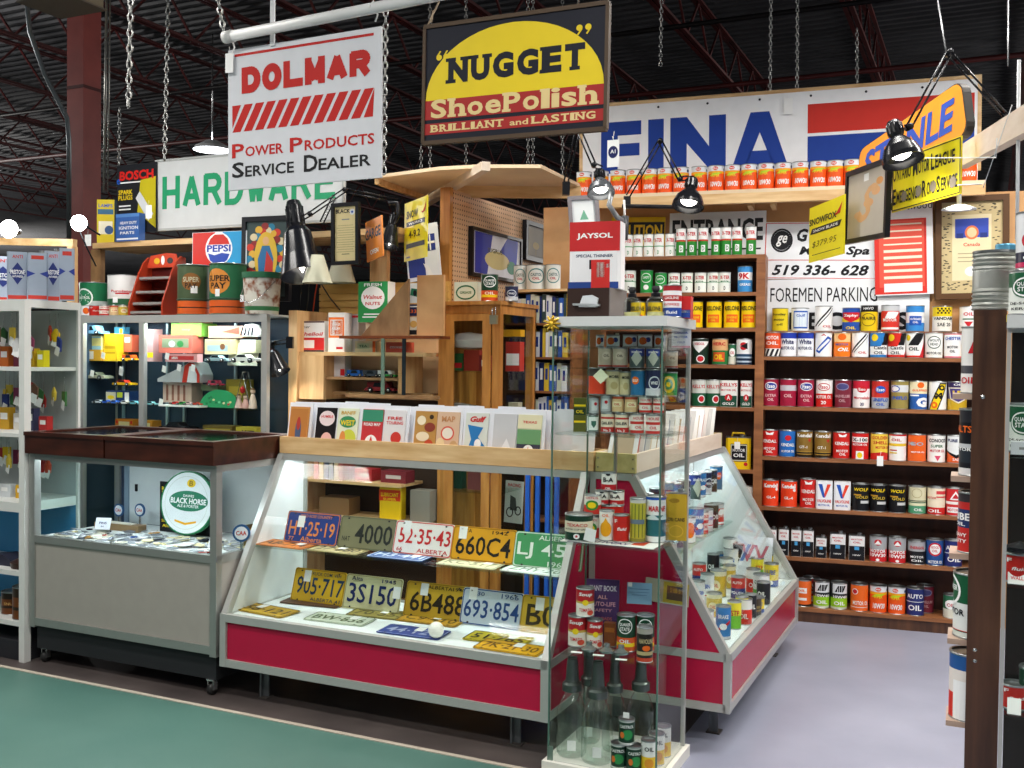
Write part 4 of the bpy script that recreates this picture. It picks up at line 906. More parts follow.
for px, w, h, d in ((772, .05, .16, 'nearest the post'), (783.5, .06, .165, 'second from the post'), (796, .06, .165, 'third from the post'), (808, .065, .165, 'fourth from the post'), (821, .062, .125, 'the shortest one'), (837.5, .09, .155, 'with a blue badge, the widest'), (856.5, .092, .15, 'beside the red can')):
 x = W.at(px, 555, .06)[0]
 ftin('oil_can', f'white and black oblong tin {d}, fifth shelf', w, .07, h, M('ecebea', .35), [('R', 0, .3, .97, .58, k_), ('T', 'MOTOR', 0, .86, .7, .06, r_), ('T', 'OIL', 0, .74, .5, .07, r_), ('r', 0, .5, .3, .14, M('4aa0d8')), ('T', '10W', 0, .22, .5, .06, w_)], W.P(x, .06, RZ[4]), W.yaw, True, 'white and black tins on the fifth shelf', capm=TINM)
row(W, .07, RZ[5], 609, R1, HQ, [(803, 'orangeblack', 'orange can with white panel'), (821, 'lime', 'black can with lime band'), (838.5, 'lime', 'black can with lime band'), (859, 'orangeoil', 'all orange can', 1.04), (878, 'fina', 'orange can with pale top'), (896.5, 'fina', 'orange can with pale top'), (915, 'navyoil', 'navy can with silver letters'), (951, 'smallgreen', 'small green and white can', .9, .85)], 'bottom shelf')
row(W, .17, RZ[5], 600, R1, HQ, [(811, 'redtriangle', 'red can standing behind the orange ones'), (925, 'darkcrim', 'brown can half behind the navy can')], 'bottom shelf')
# narrow section
rt = 'top of narrow section'
row(W, .06, LZ[0], 252, .0315, .15, [(p, 'xter', 'white tin with red letters') for p in (628, 638, 648.5, 659, 670)], rt, '<the green tubes')
row(W, .05, LZ[0], 252, .0315, .18, [(p, 'tubegreen', 'green and white tube') for p in (680.8, 692, 703, 716, 726, 737, 751)], rt, '<the post')
row(W, .06, LZ[1], 289, .041, .15, [(629, 'creamtin', 'wide pale tin', 1.1), (646.5, 'greentin', 'green tin with white ring'), (661, 'greentin', 'green tin with white ring', .95, .88), (674, 'creamtin', 'pale tin with red letters', .9, .87), (687, 'creamtin', 'pale tin with red letters', .9, .87), (700.5, 'creamtin', 'pale tin with red letters', .9, .87), (713, 'creamtin', 'pale tin with red letters', .9, .87), (724.5, 'creamtin', 'pale tin with red letters', .9, .87), (745, 'blue9k', 'blue can with red characters', 1.12, 1.1)], 'below the green tubes', '<the blue can')
row(W, .06, LZ[2], 325, .049, .17, [(p, 'rislone', 'yellow can with orange panel') for p in (638, 655, 672, 695, 714, 731.5, 749)], 'third board of narrow section', '<the post')
row(W, .06, LZ[3], 361, .05, .165, [(700.5, 'zgreen', 'dark green can with white point'), (720, 'herc', 'peach and green can'), (732, 'smallgreen', 'small dark green can', .5, .8), (744, 'stripeblue', 'white can with blue ridged foot', .98, 1)], 'below the yellow cans', '<the post')
row(W, .06, LZ[4], 402, .048, .17, [(640, 'whiteredgreen', 'green can far behind the tower'), (699, 'whiteredgreen', 'green can half behind the tower'), (713, 'whiteredgreen', 'grey and green can with red disc')], 'fifth board', '<the post')
for px, w, d in ((729, .105, 'whole'), (746.5, .07, 'cut by the post')):
 bands, ps = K['kellys']; x = W.at(px, 402, .06)[0]
 ftin('oil_can', f'white and dark green oblong tin, the {"wider" if w > .1 else "narrower"} of two beside the post', w, .08, .168, M('f0f0ec', .35), [('R', 0, .22, .97, .42, M('164a38'))] + ps, W.P(x, .06, LZ[4]), W.yaw, False, 'white and green tins on the fifth board')
x = W.at(738, 464, .08)[0]
yj = ftin('oil_jug', 'yellow rectangular oil jug with a black square beside the post', .155, .1, .2, M('ecc414', .4), [('R', .02, .52, .66, .56, k_), ('P', [(-.3, .26), (.34, .26), (.34, .78), (-.3, .78)], M('d8d4b8')), ('P', [(-.27, .29), (.31, .29), (.31, .75), (-.27, .75)], k_, .0013), ('T', 'MOTOR', .02, .6, .5, .1, w_), ('T', 'OIL', .02, .44, .44, .12, w_, .03), ('O', .3, .16, .16, .12, r_)], W.P(x, .08, LZ[5]), W.yaw + .1)
b = B(); b.tube([(-.04, 0, .2), (-.035, 0, .225), (.035, 0, .225), (.04, 0, .2)], .007, M('c8a010')); b.part('handle', yj)
tag_card(W.P(x, -.0, LZ[5] + .13), W.yaw, .035, .045, 'white diamond tag hanging on the yellow oil jug')
x, z = W.at(880, 466, -.004); tag_card(W.P(x, -.004, z), W.yaw, .036, .06, 'small white tag with a black mark hanging below the third shelf')
x = W.at(745, 531, .08)[0]
carton('parts_box', 'white box low in the narrow section beside the post', .09, .08, .1, M('e8e4dc'), [('T', 'PARTS', 0, .6, .7, .2, r_)], W.P(x, .08, .72), W.yaw)

# ---------------------------------------------------------------- board above with the row of orange cans and the long sign
FZ = W.at(700, 191.5, 0.0)[1]
b = B(); b.box(wx(577, 195), wx(985, 195), -.02, .26, FZ - .022, FZ, PLYP); b.box(wx(577, 195), wx(985, 195), -.02, .02, FZ - .085, FZ - .022, PINE)
b.thing('high_shelf', 'high pine shelf carrying the row of orange cans', 'shelf', W.P(0, 0), W.yaw)
b = B()
for px in (747, 770): b.box(wx(px, 203), wx(px, 203) + .03, .02, .24, FZ - .1, FZ - .022, PINE)
b.thing('shelf_batten', 'pine battens under the high shelf of orange cans', 'batten', W.P(0, 0), W.yaw)
row(W, .05, FZ, 188, .0505, .162, [(p, 'fina', 'orange and silver can') for p in (584, 601, 618, 634, 649.5, 665, 681, 699, 716, 732.5, 749, 766, 783, 800, 818, 835, 852, 868, 968)], 'high shelf row', 'the canopy end', group='orange cans on the high shelf')
SY = .2
pl = place(*on(W, SY, (581, 106.5), (980.5, 76), (579.5, 190)))
xl = W.at(580.5, 140, SY)[0]; sw_ = pl[1]

def fx(px): return (W.at(px, 140, SY)[0] - xl) / sw_ - .5

FB = M('163c96', .65); FR = M('cc2f24', .65)

def blockletter(ch, x0, x1, z0, z1):
 w = x1 - x0
 if ch == 'I': return [[(x0, z0), (x1, z0), (x1, z1), (x0, z1)]]
 if ch == 'F':
  s = w * .42; h = z1 - z0
  return [[(x0, z0), (x0 + s, z0), (x0 + s, z1), (x0, z1)], [(x0 + s, z1 - h * .27), (x1, z1 - h * .27), (x1, z1), (x0 + s, z1)], [(x0 + s, z0 + h * .33), (x1 - w * .04, z0 + h * .33), (x1 - w * .04, z0 + h * .57), (x0 + s, z0 + h * .57)]]
 if ch == 'N':
  s = w * .3
  return [[(x0, z0), (x0 + s, z0), (x0 + s, z1), (x0, z1)], [(x1 - s, z0), (x1, z0), (x1, z1), (x1 - s, z1)], [(x0 + s, z1), (x0 + s, z0 + (z1 - z0) * .5), (x1 - s, z0), (x1 - s, z0 + (z1 - z0) * .42)]]
 if ch == 'A':
  c = (x0 + x1) / 2; t = w * .17; h = z1 - z0
  return [[(x0, z0), (x0 + w * .26, z0), (c - w * .0, z1 - h * .38), (c, z1), (c - t, z1)], [(x1, z0), (c + t, z1), (c, z1), (c, z1 - h * .38), (x1 - w * .26, z0)][::1], [(x0 + w * .22, z0), (x1 - w * .22, z0), (x1 - w * .32, z0 + h * .28), (x0 + w * .32, z0 + h * .28)]]

it = []
for ch, a, c_ in (('F', 601, 641), ('I', 648, 663.5), ('N', 670, 725.5), ('A', 732, 787)):
 for p in blockletter(ch, fx(a), fx(c_), .17, .78): it.append(('P', p, FB))
xa, xb = fx(807), .487
it += [('P', [(xa, .50), (xb, .50), (xb, .825), (xa, .825)], FR), ('P', [(xa, .1), (xb, .1), (xb, .465), (xa, .465)], FB)]
fs = sign('fuel_sign', 'long white fuel sign with huge blue letters and red stripe', 'sign', pl, .02, M('eeeef0', .4), it, (.022, PINE, .004))
b = B()
for px in (608, 658, 707, 759, 810, 865, 921): b.lathe([(.008, 0), (.006, .004), (.0005, .006)], BLACK, 8, (fx(px) * sw_, -.012, pl[2] - .045), rot=Matrix.Rotation(PI / 2, 3, 'X'))
b.part('screw', fs)
x, z = W.at(788, 114, SY - .03); tag_card(W.P(x, SY - .03, z), W.yaw, .055, .1, 'white tag hanging at the top of the fuel sign beside its red stripe')

# ---------------------------------------------------------------- notices pinned on the plywood
PB = .255
pl = place(*on(W, PB - .008, (670, 213.5), (766.5, 210.5), (670.5, 266)))
sign('wall_sign', 'white notice with tall black word, half hidden by the green tubes', 'sign', pl, .012, M('eef0f2', .4), [('T', 'ENTRANCE', .0, .66, .94, .42, k_, .03), ('R', 0, .3, .9, .03, k_)])
pl = place(*on(W, PB - .02, (612, 217.5), (665.5, 217), (612, 245)))
sign('wall_sign', 'yellow and black caution notice above the white tins', 'sign', pl, .01, M('f0c81e', .4), [('R', 0, .5, .98, .64, k_), ('T', 'CAUTION', 0, .5, .9, .46, M('f0c81e'), .03)], None)
pl = place(*on(W, PB - .01, (766, 222.5), (879, 221.5), (766, 279)))
ge = [('G', -.35, .68, .2, .42, .018, k_), ('O', -.35, .68, .165, .34, k_), ('T', 'G', -.165, .77, .1, .23, k_, .04, .2), ('T', 'Glasp', .12, .77, .4, .22, k_, .03, .25), ('T', 'Motor Spa', .12, .48, .62, .19, k_, .035, .25), ('T', '519 336- 628', .0, .16, .86, .19, k_, .03, .25), ('R', 0, .335, .98, .012, FR), ('R', 0, .98, .99, .012, FR), ('R', 0, .02, .99, .012, FR), ('R', -.495, .5, .008, .96, FR), ('T', 'ge', -.35, .67, .1, .2, w_, .02, .35)]
sign('wall_sign', 'white motor dealer sign with black italic telephone number', 'sign', pl, .012, M('eef0f3', .4), ge)
pl = place(*on(W, PB - .012, (766, 280), (930, 278), (766, 334)))
sign('wall_sign', 'white parking sign behind the raised row of cans', 'sign', pl, .012, M('e9ebee', .4), [('T', 'FOREMEN PARKING', -.14, .72, .66, .26, k_, .0), ('T', 'SPECIALS', -.03, .24, .84, .32, k_, .035)])
pl = place(*on(W, PB - .04, (874, 190), (932, 186), (875, 296)))
kw = [('R', -.06, .36, .9, .7, M('d8352c')), ('r', -.04, .385, .78, .62, M('e85a48')), ('T', 'Fleetwood', .14, .83, .7, .07, k_, .0), ('O', .05, .93, .22, .1, M('e03030'))]
for i in range(9): kw.append(('q', -.02, .165 + .062 * i, .66, .026 if i < 5 else .014, M('f4e4cc')))
kw.append(('q', -.02, .07, .66, .08, M('f0f0f2')))
sign('wall_poster', 'white and red dealer poster with pale strips beside the framed sampler', 'poster', pl, .012, M('f0eff0', .25), kw)
pl = place(*on(W, PB - .03, (937, 199.5), (1007, 196), (937, 298)))
sm_ = [('R', 0, .5, .9, .93, M('cdb98a')), ('r', 0, .5, .56, .66, M('e8d9b0'))]
rnd = random.Random(3)
for i in range(330):
 x = rnd.uniform(-.43, .43); z = rnd.uniform(.06, .94)
 if abs(x) < .3 and .16 < z < .84: continue
 sm_.append(('r', x, z, .035, .01, M('4a4336'), rnd.uniform(-.02, .02)))
sm_ += [('P', [(-.24, .6), (.24, .6), (.24, .79), (-.24, .79)], M('3a50b0'), .0013), ('O', 0, .65, .2, .14, M('e07a4a'), .0016), ('O', 0, .65, .14, .1, M('f0c89a'), .0019), ('q', -.17, .62, .1, .05, M('2a3a80')), ('q', .17, .62, .1, .05, M('2a3a80')), ('T', 'Canada', 0, .53, .24, .035, M('d04030')), ('q', 0, .44, .4, .008, M('a89a78')), ('q', 0, .4, .4, .008, M('a89a78')), ('q', 0, .36, .4, .008, M('a89a78')), ('O', 0, .26, .2, .1, WHITE, .0014)]
sign('framed_sampler', 'brown framed sampler with a patterned border and blue picture', 'picture', pl, .015, M('d8c89a', .5), sm_, (.035, M('5d4028', .4), .02))

# ---------------------------------------------------------------- boards and signs running towards the camera on the near end of the wall
bm = B(); p0 = at_y(962, 158, 4.6); p1 = at_y(1040, 113, 3.3)
bm.bar(p0, p1, .045, .095, PALEP); bm.thing('roof_beam', 'pale two by four running out over the yellow league sign', 'beam')
pl = place(at_y(893, 161, 4.62), at_y(962, 135.5, 4.12), at_y(894.5, 213, 4.62))
YB = M('eedc1c', .35)
ol = [('T', 'O', -.455, .72, .05, .3, k_, .02), ('T', 'NTARIO', -.31, .7, .22, .24, k_, .02), ('T', 'M', -.135, .72, .07, .3, k_, .02), ('T', 'OTOR', -.01, .7, .16, .24, k_, .02), ('T', 'L', .12, .72, .05, .3, k_, .02), ('T', 'EAGUE', .29, .7, .27, .24, k_, .02),
      ('T', 'E', -.455, .28, .05, .3, k_, .02), ('T', 'MERGENCY', -.235, .26, .37, .24, k_, .02), ('T', 'R', -.0, .28, .06, .3, k_, .02), ('T', 'OAD', .1, .26, .12, .24, k_, .02), ('T', 'S', .2, .28, .05, .3, k_, .02), ('T', 'ERVICE', .35, .26, .22, .24, k_, .02),
      ('R', 0, .97, .98, .02, k_), ('R', 0, .03, .98, .02, k_), ('R', -.49, .5, .012, .94, k_), ('R', .49, .5, .012, .94, k_)]
for x, z in ((-.3, .25), (-.08, .26), (.13, .27), (.4, .24)): ol.append(('O', x, z, .09, .2, M('857a68'), .002))
sign('hanging_sign', 'yellow road service sign with black capitals and chipped spots', 'sign', pl, .006, YB, ol)
pl = place(at_y(859, 148, 5.3), at_y(967, 78, 4.45), at_y(858, 196, 5.3))
loc, w, h, yaw, ry = pl
b = B(); pts = []
for cx, cz, a0 in ((w / 2 - .06, h - .06, 0), (-w / 2 + .08, h - .08, 90), (-w / 2 + .05, .05, 180), (w / 2 - .05, .05, 270)):
 for k in range(5): a = math.radians(a0 + 22.5 * k); pts.append((cx + .055 * math.cos(a), cz + .055 * math.sin(a)))
b.prism(pts, 'y', -.02, .02, M('2e2a26', .5)); o = b.thing('hanging_sign', 'orange rounded enamel sign with slanted blue letters, behind the black lamp', 'sign', loc, yaw, None, 0, ry)
l = B(); l.poly(flat(-.02), [(x * .985, h / 2 + (z - h / 2) * .97) for x, z in pts], M('f0901e', .35)); l.text(flat(-.021), 'STANLE', -.0 * w, h * .47, w * .86, h * .58, M('2a4aa8'), .03, .25); l.part('lettering', o)
b = B(); b.box(-.018, .018, -.002, .002, 0, .1, WHITE); q = at_y(957.5, 133, 4.5); b.thing('price_tag', 'white sticker standing on the orange sign edge', 'price tag', q, yaw)
pl = place(at_y(849.5, 174, 5.0), at_y(891, 158.5, 4.5), at_y(853, 243, 5.0))
fr = [('R', 0, .5, .97, .97, M('bfb6a8')), ('O', .3, .76, .16, .1, M('d89a5a'), .0012), ('T', 'S', .02, .5, .5, .5, M('d8a878'), .03, .6), ('O', -.2, .36, .2, .1, M('d8b088'), .0012), ('O', .05, .5, .24, .12, M('dca878'), .0012), ('O', .22, .64, .2, .12, M('dca878'), .0012), ('r', -.02, .86, .12, .1, WHITE)]
sign('framed_mirror', 'black framed picture of a reclining figure hanging under the lamp', 'picture', pl, .012, M('b0a898', .15), fr, (.022, BLACK, .012))
pl = place(at_y(810, 208.5, 5.3), at_y(845.5, 194, 4.85), at_y(812.5, 263, 5.3))
sg = [('T', 'SNOWFOX', -.1, .72, .78, .12, k_, .03), ('R', -.02, .55, .84, .1, k_, .06), ('T', 'SNOW BLADE', -.02, .55, .7, .05, WHITE, .01), ('T', '$379.95', -.05, .3, .7, .12, M('6a5a1a'), .0, .2), ('R', 0, .12, .8, .01, k_), ('P', [(.18, .75), (.25, .7), (.44, .9), (.38, .72)], FR)]
sign('hanging_sign', 'yellow snow notice with handwritten price, hanging before the dealer sign', 'sign', pl, .004, YB, sg)
# wire hooks, pole and white clip shade at the near end
x0 = at_y(1019, 60, 3.6); x1 = at_y(1017, 240, 3.6); b = B(); b.tube([x0, x1], .0065, WHMETAL, 8); b.thing('wall_pole', 'white upright pole beside the pale beam end', 'pole')
b = B(); b.tube([at_y(925, 158, 4.0), at_y(996, 157.5, 3.7), at_y(997, 138, 3.68)], .0022, WHITE, 6); b.tube([at_y(958, 185, 4.1), at_y(982, 184, 3.9)], .0022, WHITE, 6); b.thing('wire_hook', 'white wire hook sticking out under the pale beam', 'hook')
t = empty('clip_lamp', 'small white saucer lamp hanging over the framed sampler', 'lamp', at_y(959, 208, 4.3)); B().lathe([(.001, .012), (.03, .012), (.068, -.004), (.07, -.006), (.02, .002)], WHITE, 20).part('shade', t); B().tube([(0, 0, .01), (-.002, 0, .11)], .01, WHITE, 8).part('stem', t); B().lathe([(.001, -.006), (.05, -.003)], emis('soft_glow', (1, .97, .9), 4), 16).part('bulb', t)
b = B(); b.tube([at_y(983, 188, 3.8), at_y(1012, 105, 3.6)], .0015, WHMETAL, 5); b.thing('wire_brace', 'thin slanting wires near the white pole', 'wire')

# ---------------------------------------------------------------- licence plates
def plate(label, w, bg, fg, main, small, p, rz, rx=0, border=None, group=None, tagat=None, h=.155, ry=0):
 w *= .93; b = B(); c = .012; pts = []
 for cx, cz, a0 in ((w / 2 - c, h - c, 0), (-w / 2 + c, h - c, 90), (-w / 2 + c, c, 180), (w / 2 - c, c, 270)):
  for k in range(4): a = math.radians(a0 + 30 * k); pts.append((cx + c * math.cos(a), cz + c * math.sin(a)))
 b.prism(pts, 'y', -.0015, .0015, bg); o = b.thing('licence_plate', label, 'licence plate', p, rz, group, rx)
 l = B(); mp = flat(-.0015)
 for t, cx, cz, tw_, th in main: l.text(mp, t, cx * w, cz * h, tw_ * w, th * h, fg, .012, lift=.0016)
 for t, cx, cz, tw_, th in small: l.text(mp, t, cx * w, cz * h, tw_ * w, th * h, fg, .008, lift=.0016)
 l.part('lettering', o)
 bm_ = B(); bc = border or fg; n = len(pts); q = [(x * .985, h / 2 + (z - h / 2) * .97) for x, z in pts]; q2 = [(x * .955, h / 2 + (z - h / 2) * .91) for x, z in pts]
 bm_.add([(x, -.003, z) for x, z in q + q2], [(i, (i + 1) % n, n + (i + 1) % n, n + i) for i in range(n)], bc); bm_.part('rim', o)
 hs = B()
 for sx in (-.36, .36):
  for z in (.06, .92): hs.oval(mp, sx * w, z * h, .012, .008, M('3a3430'), .002, 8)
 hs.part('bolt_hole', o)
 if tagat:
  tg = B(); tg.box(tagat[0] * w - .02, tagat[0] * w + .02, -.0035, -.0028, tagat[1] * h - .028, tagat[1] * h + .028, WHITE); tg.part('price_sticker', o)
 return o

CY = 3.75                       # front plane of the plate counter
zs, zd = .69, .393
G1 = 'licence plates standing in the slant fronted counter'
PBL, PWH, PYE, POR, PGR = M('2c3f86', .35), M('efe9e4', .35), M('e0b32a', .35), M('dfa021', .35), M('4c9a62', .35)
up = [(313, 541, .335, PBL, M('e08a4a'), [('HY·25·19', 0, .47, .86, .46)], [('WILD ROSE COUNTRY', .05, .87, .6, .09), ('77', -.36, .13, .1, .12), ('Alberta', .02, .14, .4, .15)], M('d0763a'), 'blue and orange licence plate standing on the glass shelf', (-.22, .68), 0),
      (368, 550, .33, M('7d7a5c', .5), M('2a2c28'), [('4000', .12, .48, .66, .6)], [('NAT', -.36, .3, .14, .14)], M('6a684e'), 'dull olive licence plate with four dark digits', None, .03),
      (424, 558, .335, PWH, M('c8282a'), [('52·35·43', .02, .56, .88, .46)], [('66', -.38, .15, .1, .12), ('ALBERTA', .18, .14, .52, .12)], M('d8605a'), 'white licence plate with red digits on the glass shelf', (-.3, .82), 0),
      (484, 563, .34, POR, M('201a14'), [('660C4', .0, .45, .86, .56)], [('ALTA', -.3, .87, .2, .1), ('1942', .24, .87, .24, .1)], M('a87212'), 'deep orange licence plate with black characters', (-.34, .8), .02),
      (549, 570, .345, PGR, M('e9efe6'), [('LJ 450', 0, .47, .9, .48)], [('ALBERTA', .1, .85, .5, .13), ('1968', .15, .13, .28, .14)], M('cfe0cf'), 'green licence plate with white letters', None, .05)]
for px, py, w, bg, fg, ma, sml, bo, lab, tg, tilt in up:
 x = C.at(px, py, 4.1)[0]; plate(lab, w, bg, fg, ma, sml, C.P(x, 4.07, zs + .007), C.yaw + tilt, -.3, bo, G1, tg)
lo = [(318, 605, .33, PYE, M('203a5a'), [('905·717', .03, .5, .9, .52)], [('TRUCK COM. VEH', .1, .87, .6, .1), ('ALBERTA', .1, .12, .44, .1), ('41', .4, .12, .1, .1)], M('b88a12'), 'yellow licence plate with dark blue digits, lower row', (-.24, .78), 0),
      (372, 612, .34, M('d9d3a6', .4), M('1c2a60'), [('3S150', .0, .47, .86, .56)], [('Alta', -.3, .88, .2, .11), ('1945', .26, .88, .24, .11)], M('a89f70'), 'cream licence plate with dark blue characters, lower row', (.42, .6), .02),
      (435, 621, .345, M('cba22c', .4), M('2a2010'), [('6B488', .04, .45, .9, .56)], [('ALBERTA', .05, .88, .4, .1), ('1940', .36, .88, .2, .1)], M('9a7616'), 'worn mustard licence plate with black characters, lower row', (-.2, .8), .03),
      (491, 628, .33, M('c9d2de', .35), M('24447e'), [('693·854', .0, .45, .9, .5)], [('30', -.2, .86, .12, .11), ('1966', .28, .86, .28, .13)], M('30508a'), 'pale blue licence plate with blue digits, lower row', (-.33, .85), 0),
      (553, 634, .33, M('d3ac34', .4), M('3a3018'), [('B01', -.1, .48, .62, .58)], [('19', .3, .88, .2, .1)], M('a9861e'), 'yellow licence plate beside the magenta corner, lower row', (-.22, .78), .05)]
for px, py, w, bg, fg, ma, sml, bo, lab, tg, tilt in lo:
 x = C.at(px, py, 4.14)[0]; plate(lab, w, bg, fg, ma, sml, C.P(x, 4.12, zd + .002), C.yaw + tilt, -.3, bo, G1, tg, h=.165)
ly = [(285, 545, zs, .32, M('d8803a'), M('3a2a1a'), 'AB-714', 'orange licence plate lying flat at the glass shelf end', .1, -.04), (345, 549, zs, .3, M('b9ab7a'), M('4a4030'), '27·880', 'tan licence plate lying flat on the glass shelf', .12, 0),
      (405, 556, zs, .31, M('3a5a92'), M('c9d4e4'), 'H3·441', 'faded blue licence plate lying flat on the glass shelf', .1, .02), (468, 566, zs, .31, M('d8d6b0'), M('8a8a6a'), 'KC·517', 'pale yellow licence plate lying flat on the glass shelf', .1, 0), (528, 575, zs, .31, M('e3e9e4'), M('6a8a70'), 'ZHY·20', 'white licence plate lying flat under the green one', .08, -.03),
      (263, 612, zd, .33, M('c9a232'), M('5a4418'), '58·121', 'yellow licence plate lying flat in the outer corner', .1, -.1), (313, 604, zd, .34, M('54372a'), M('6e5040'), '31·094', 'rust brown licence plate lying flat on the counter deck', .28, .1), (338, 621, zd, .34, M('cfd8c6'), M('5a6a4a'), 'BW·836', 'pale green licence plate lying flat on the counter deck', .1, .06),
      (380, 616, zd, .33, M('8f8040'), M('4a4020'), '70·553', 'olive licence plate lying flat behind the pale green one', .25, .1), (430, 622, zd, .33, M('b8892a'), M('54400f'), 'C9·410', 'brownish yellow licence plate lying flat before the mustard one', .24, .04), (412, 634, zd, .33, M('35468a'), M('a0a8c8'), '44·127', 'dark blue licence plate lying flat by the pale round reflection', .1, .05),
      (497, 641, zd, .31, M('c8b42a'), M('28220c'), '51·785', 'yellow and black licence plate lying flat', .22, .03), (505, 652, zd, .32, M('dca51e'), M('6a4a10'), '7K·21·30', 'bright orange licence plate lying flat at the sill', .1, 0)]
for px, py, z, w, bg, fg, t_, lab, dv, tl in ly:
 q = at_z(px, py, z); u, v, _ = C.loc(q)
 v = 3.955 if z == zs else max(v - .05, 3.79)
 plate(lab, w, bg, fg, [(t_, 0, .48, .84, .5)], [], C.P(u, v + .0, z + .003 + random.random() * .003), C.yaw + tl, -PI / 2 + .02, fg, 'licence plates lying flat in the slant fronted counter', (random.uniform(-.2, .3), .75), h=.14)
q = at_z(436, 639, zd); b = B(); b.lathe([(.0005, 0)] + [(.035 * math.sin(PI * k / 10), .035 - .035 * math.cos(PI * k / 10)) for k in range(1, 10)] + [(.0005, .07)], M('f1efe6', .3), 20); u, v, _ = C.loc(q)
b.thing('ball_reflection', 'pale round light reflection, modelled as a ball by the dark blue plate', 'reflection', C.P(u, max(v, 3.83), zd + .005))  # light reflected in the counter glass, built as a pale ball

# ---------------------------------------------------------------- road maps in the long tray
MAPS = [(297, 'c98a4a', [('R', 0, .5, .9, .9, M('b9773a')), ('O', 0, .45, .3, .6, M('4a5a7a'), .0013), ('O', 0, .62, .2, .3, M('b03a30'), .0016)], 'tan map leaflet with a red figure, at the mahogany end'),
  (324, '1e1a1c', [('O', .05, .76, .8, .34, M('e8d4d4')), ('T', 'HUMBLE', .05, .8, .6, .06, RED), ('O', .1, .25, .6, .4, M('e8b8b0'), .0012)], 'black map leaflet with a pale speech bubble'),
  (346, 'dfe3c8', [('T', 'BANFF', 0, .9, .7, .08, M('c89a1e')), ('O', 0, .7, .8, .26, M('3a8a5a')), ('T', 'WEST', 0, .68, .7, .12, YEL), ('O', .1, .34, .7, .4, M('c8cf4a')), ('O', -.2, .3, .3, .4, M('e0904a'), .0012)], 'green and yellow map leaflet with a fruit'),
  (370.5, 'c33a3e', [('R', 0, .86, 1, .26, M('3a8a6a')), ('T', 'ROAD MAP', 0, .67, .8, .07, WHITE), ('O', 0, .26, .6, .36, WHITE), ('S', 0, .26, .3, RED)], 'red and green map leaflet with a star'),
  (393, 'dedbdb', [('T', 'FREE', 0, .82, .7, .07, RED), ('T', 'TOURING', 0, .72, .8, .07, RED), ('O', .1, .4, .5, .26, M('c83a30')), ('O', .05, .18, .4, .26, M('c83a30'))], 'grey map leaflet with red lettering and a red flower'),
  (424, 'b98a4a', [('O', -.2, .8, .4, .2, M('f0e0c0')), ('O', .2, .66, .5, .2, M('8a3a2a')), ('O', -.1, .46, .6, .2, M('e8d8b8')), ('O', .2, .3, .4, .2, M('c04a2a')), ('O', -.2, .14, .5, .2, M('e8903a')), ('O', .25, .88, .2, .1, M('3a2a1a'))], 'brown map leaflet with a crowd of figures'),
  (446.5, 'd9b698', [('O', 0, .55, .5, .24, M('e8e0d0')), ('G', 0, .55, .6, .3, .06, M('d8584a')), ('O', -.3, .3, .4, .3, M('e8d0a0')), ('O', .3, .25, .4, .3, M('c8a070')), ('T', 'MAP', 0, .85, .6, .12, M('c88a5a'))], 'peach map leaflet with a red ring'),
  (475, 'd8dcd2', [('T', 'Gulf', .05, .87, .7, .12, RED, .04, .3), ('P', [(-.4, .75), (.3, .7), (.1, .5), (.45, .3), (.3, .05), (-.4, .12), (-.2, .45)], M('2a78b8')), ('O', .1, .36, .3, .2, WHITE, .0013)], 'pale map leaflet with a blue map shape and red script'),
  (503.5, 'c9c9cb', [('P', [(-.3, .1), (.1, .5), (.4, .2), (.2, .05)], M('e6e6e8')), ('O', .2, .1, .3, .1, M('d88a80'))], 'blank silvery map sleeve with a painted glare'),  # pale polygon paints the glare on the sleeve
  (528, 'c6c9a6', [('R', 0, .86, 1, .28, M('e3ddb8')), ('T', 'TEXAS', 0, .85, .6, .05, RED), ('R', 0, .55, 1, .3, M('6a9a6a')), ('R', 0, .24, 1, .34, M('3a3a4a')), ('O', 0, .22, .5, .34, WHITE, .0012), ('S', 0, .24, .22, RED)], 'green map leaflet with a red star shield')]
zt = 1.132
for i, (px, bgc, ps, lab) in enumerate(MAPS):
 x = C.at(px, 420, 4.22)[0]; p = C.P(x, 4.215, zt)
 b = B(); w, h = .118, .225; b.box(-w / 2, w / 2, -.003, .003, 0, h, M(bgc, .3)); o = b.thing('map_leaflet', lab, 'map', p, C.yaw + random.uniform(-.03, .03), 'road maps in the long pine tray', -.16)
 l = B(); prints(l, flat(-.003), w, h, ps); l.part('lettering', o)
 b = B(); b.box(-w / 2 - .012, w / 2 + .016, .004, .009, 0, h + .022, M('e6e8ee', .25)); b.part('backing_board', o)
MG = 'white backing boards of maps in the pine trays'
for i in range(22):
 x = -3.17 + i * .072; b = B(); b.box(-.07, .07, 0, .004, 0, .25 + random.uniform(-.012, .006), M('e4e7ee', .3))
 b.thing('map_sleeve', f'white sleeved map board behind the front maps, {ORD[i]} from the mahogany end', 'map', C.P(x, 4.27 + .025 * (i % 3), zt), C.yaw + random.uniform(-.04, .04), MG, -.14)
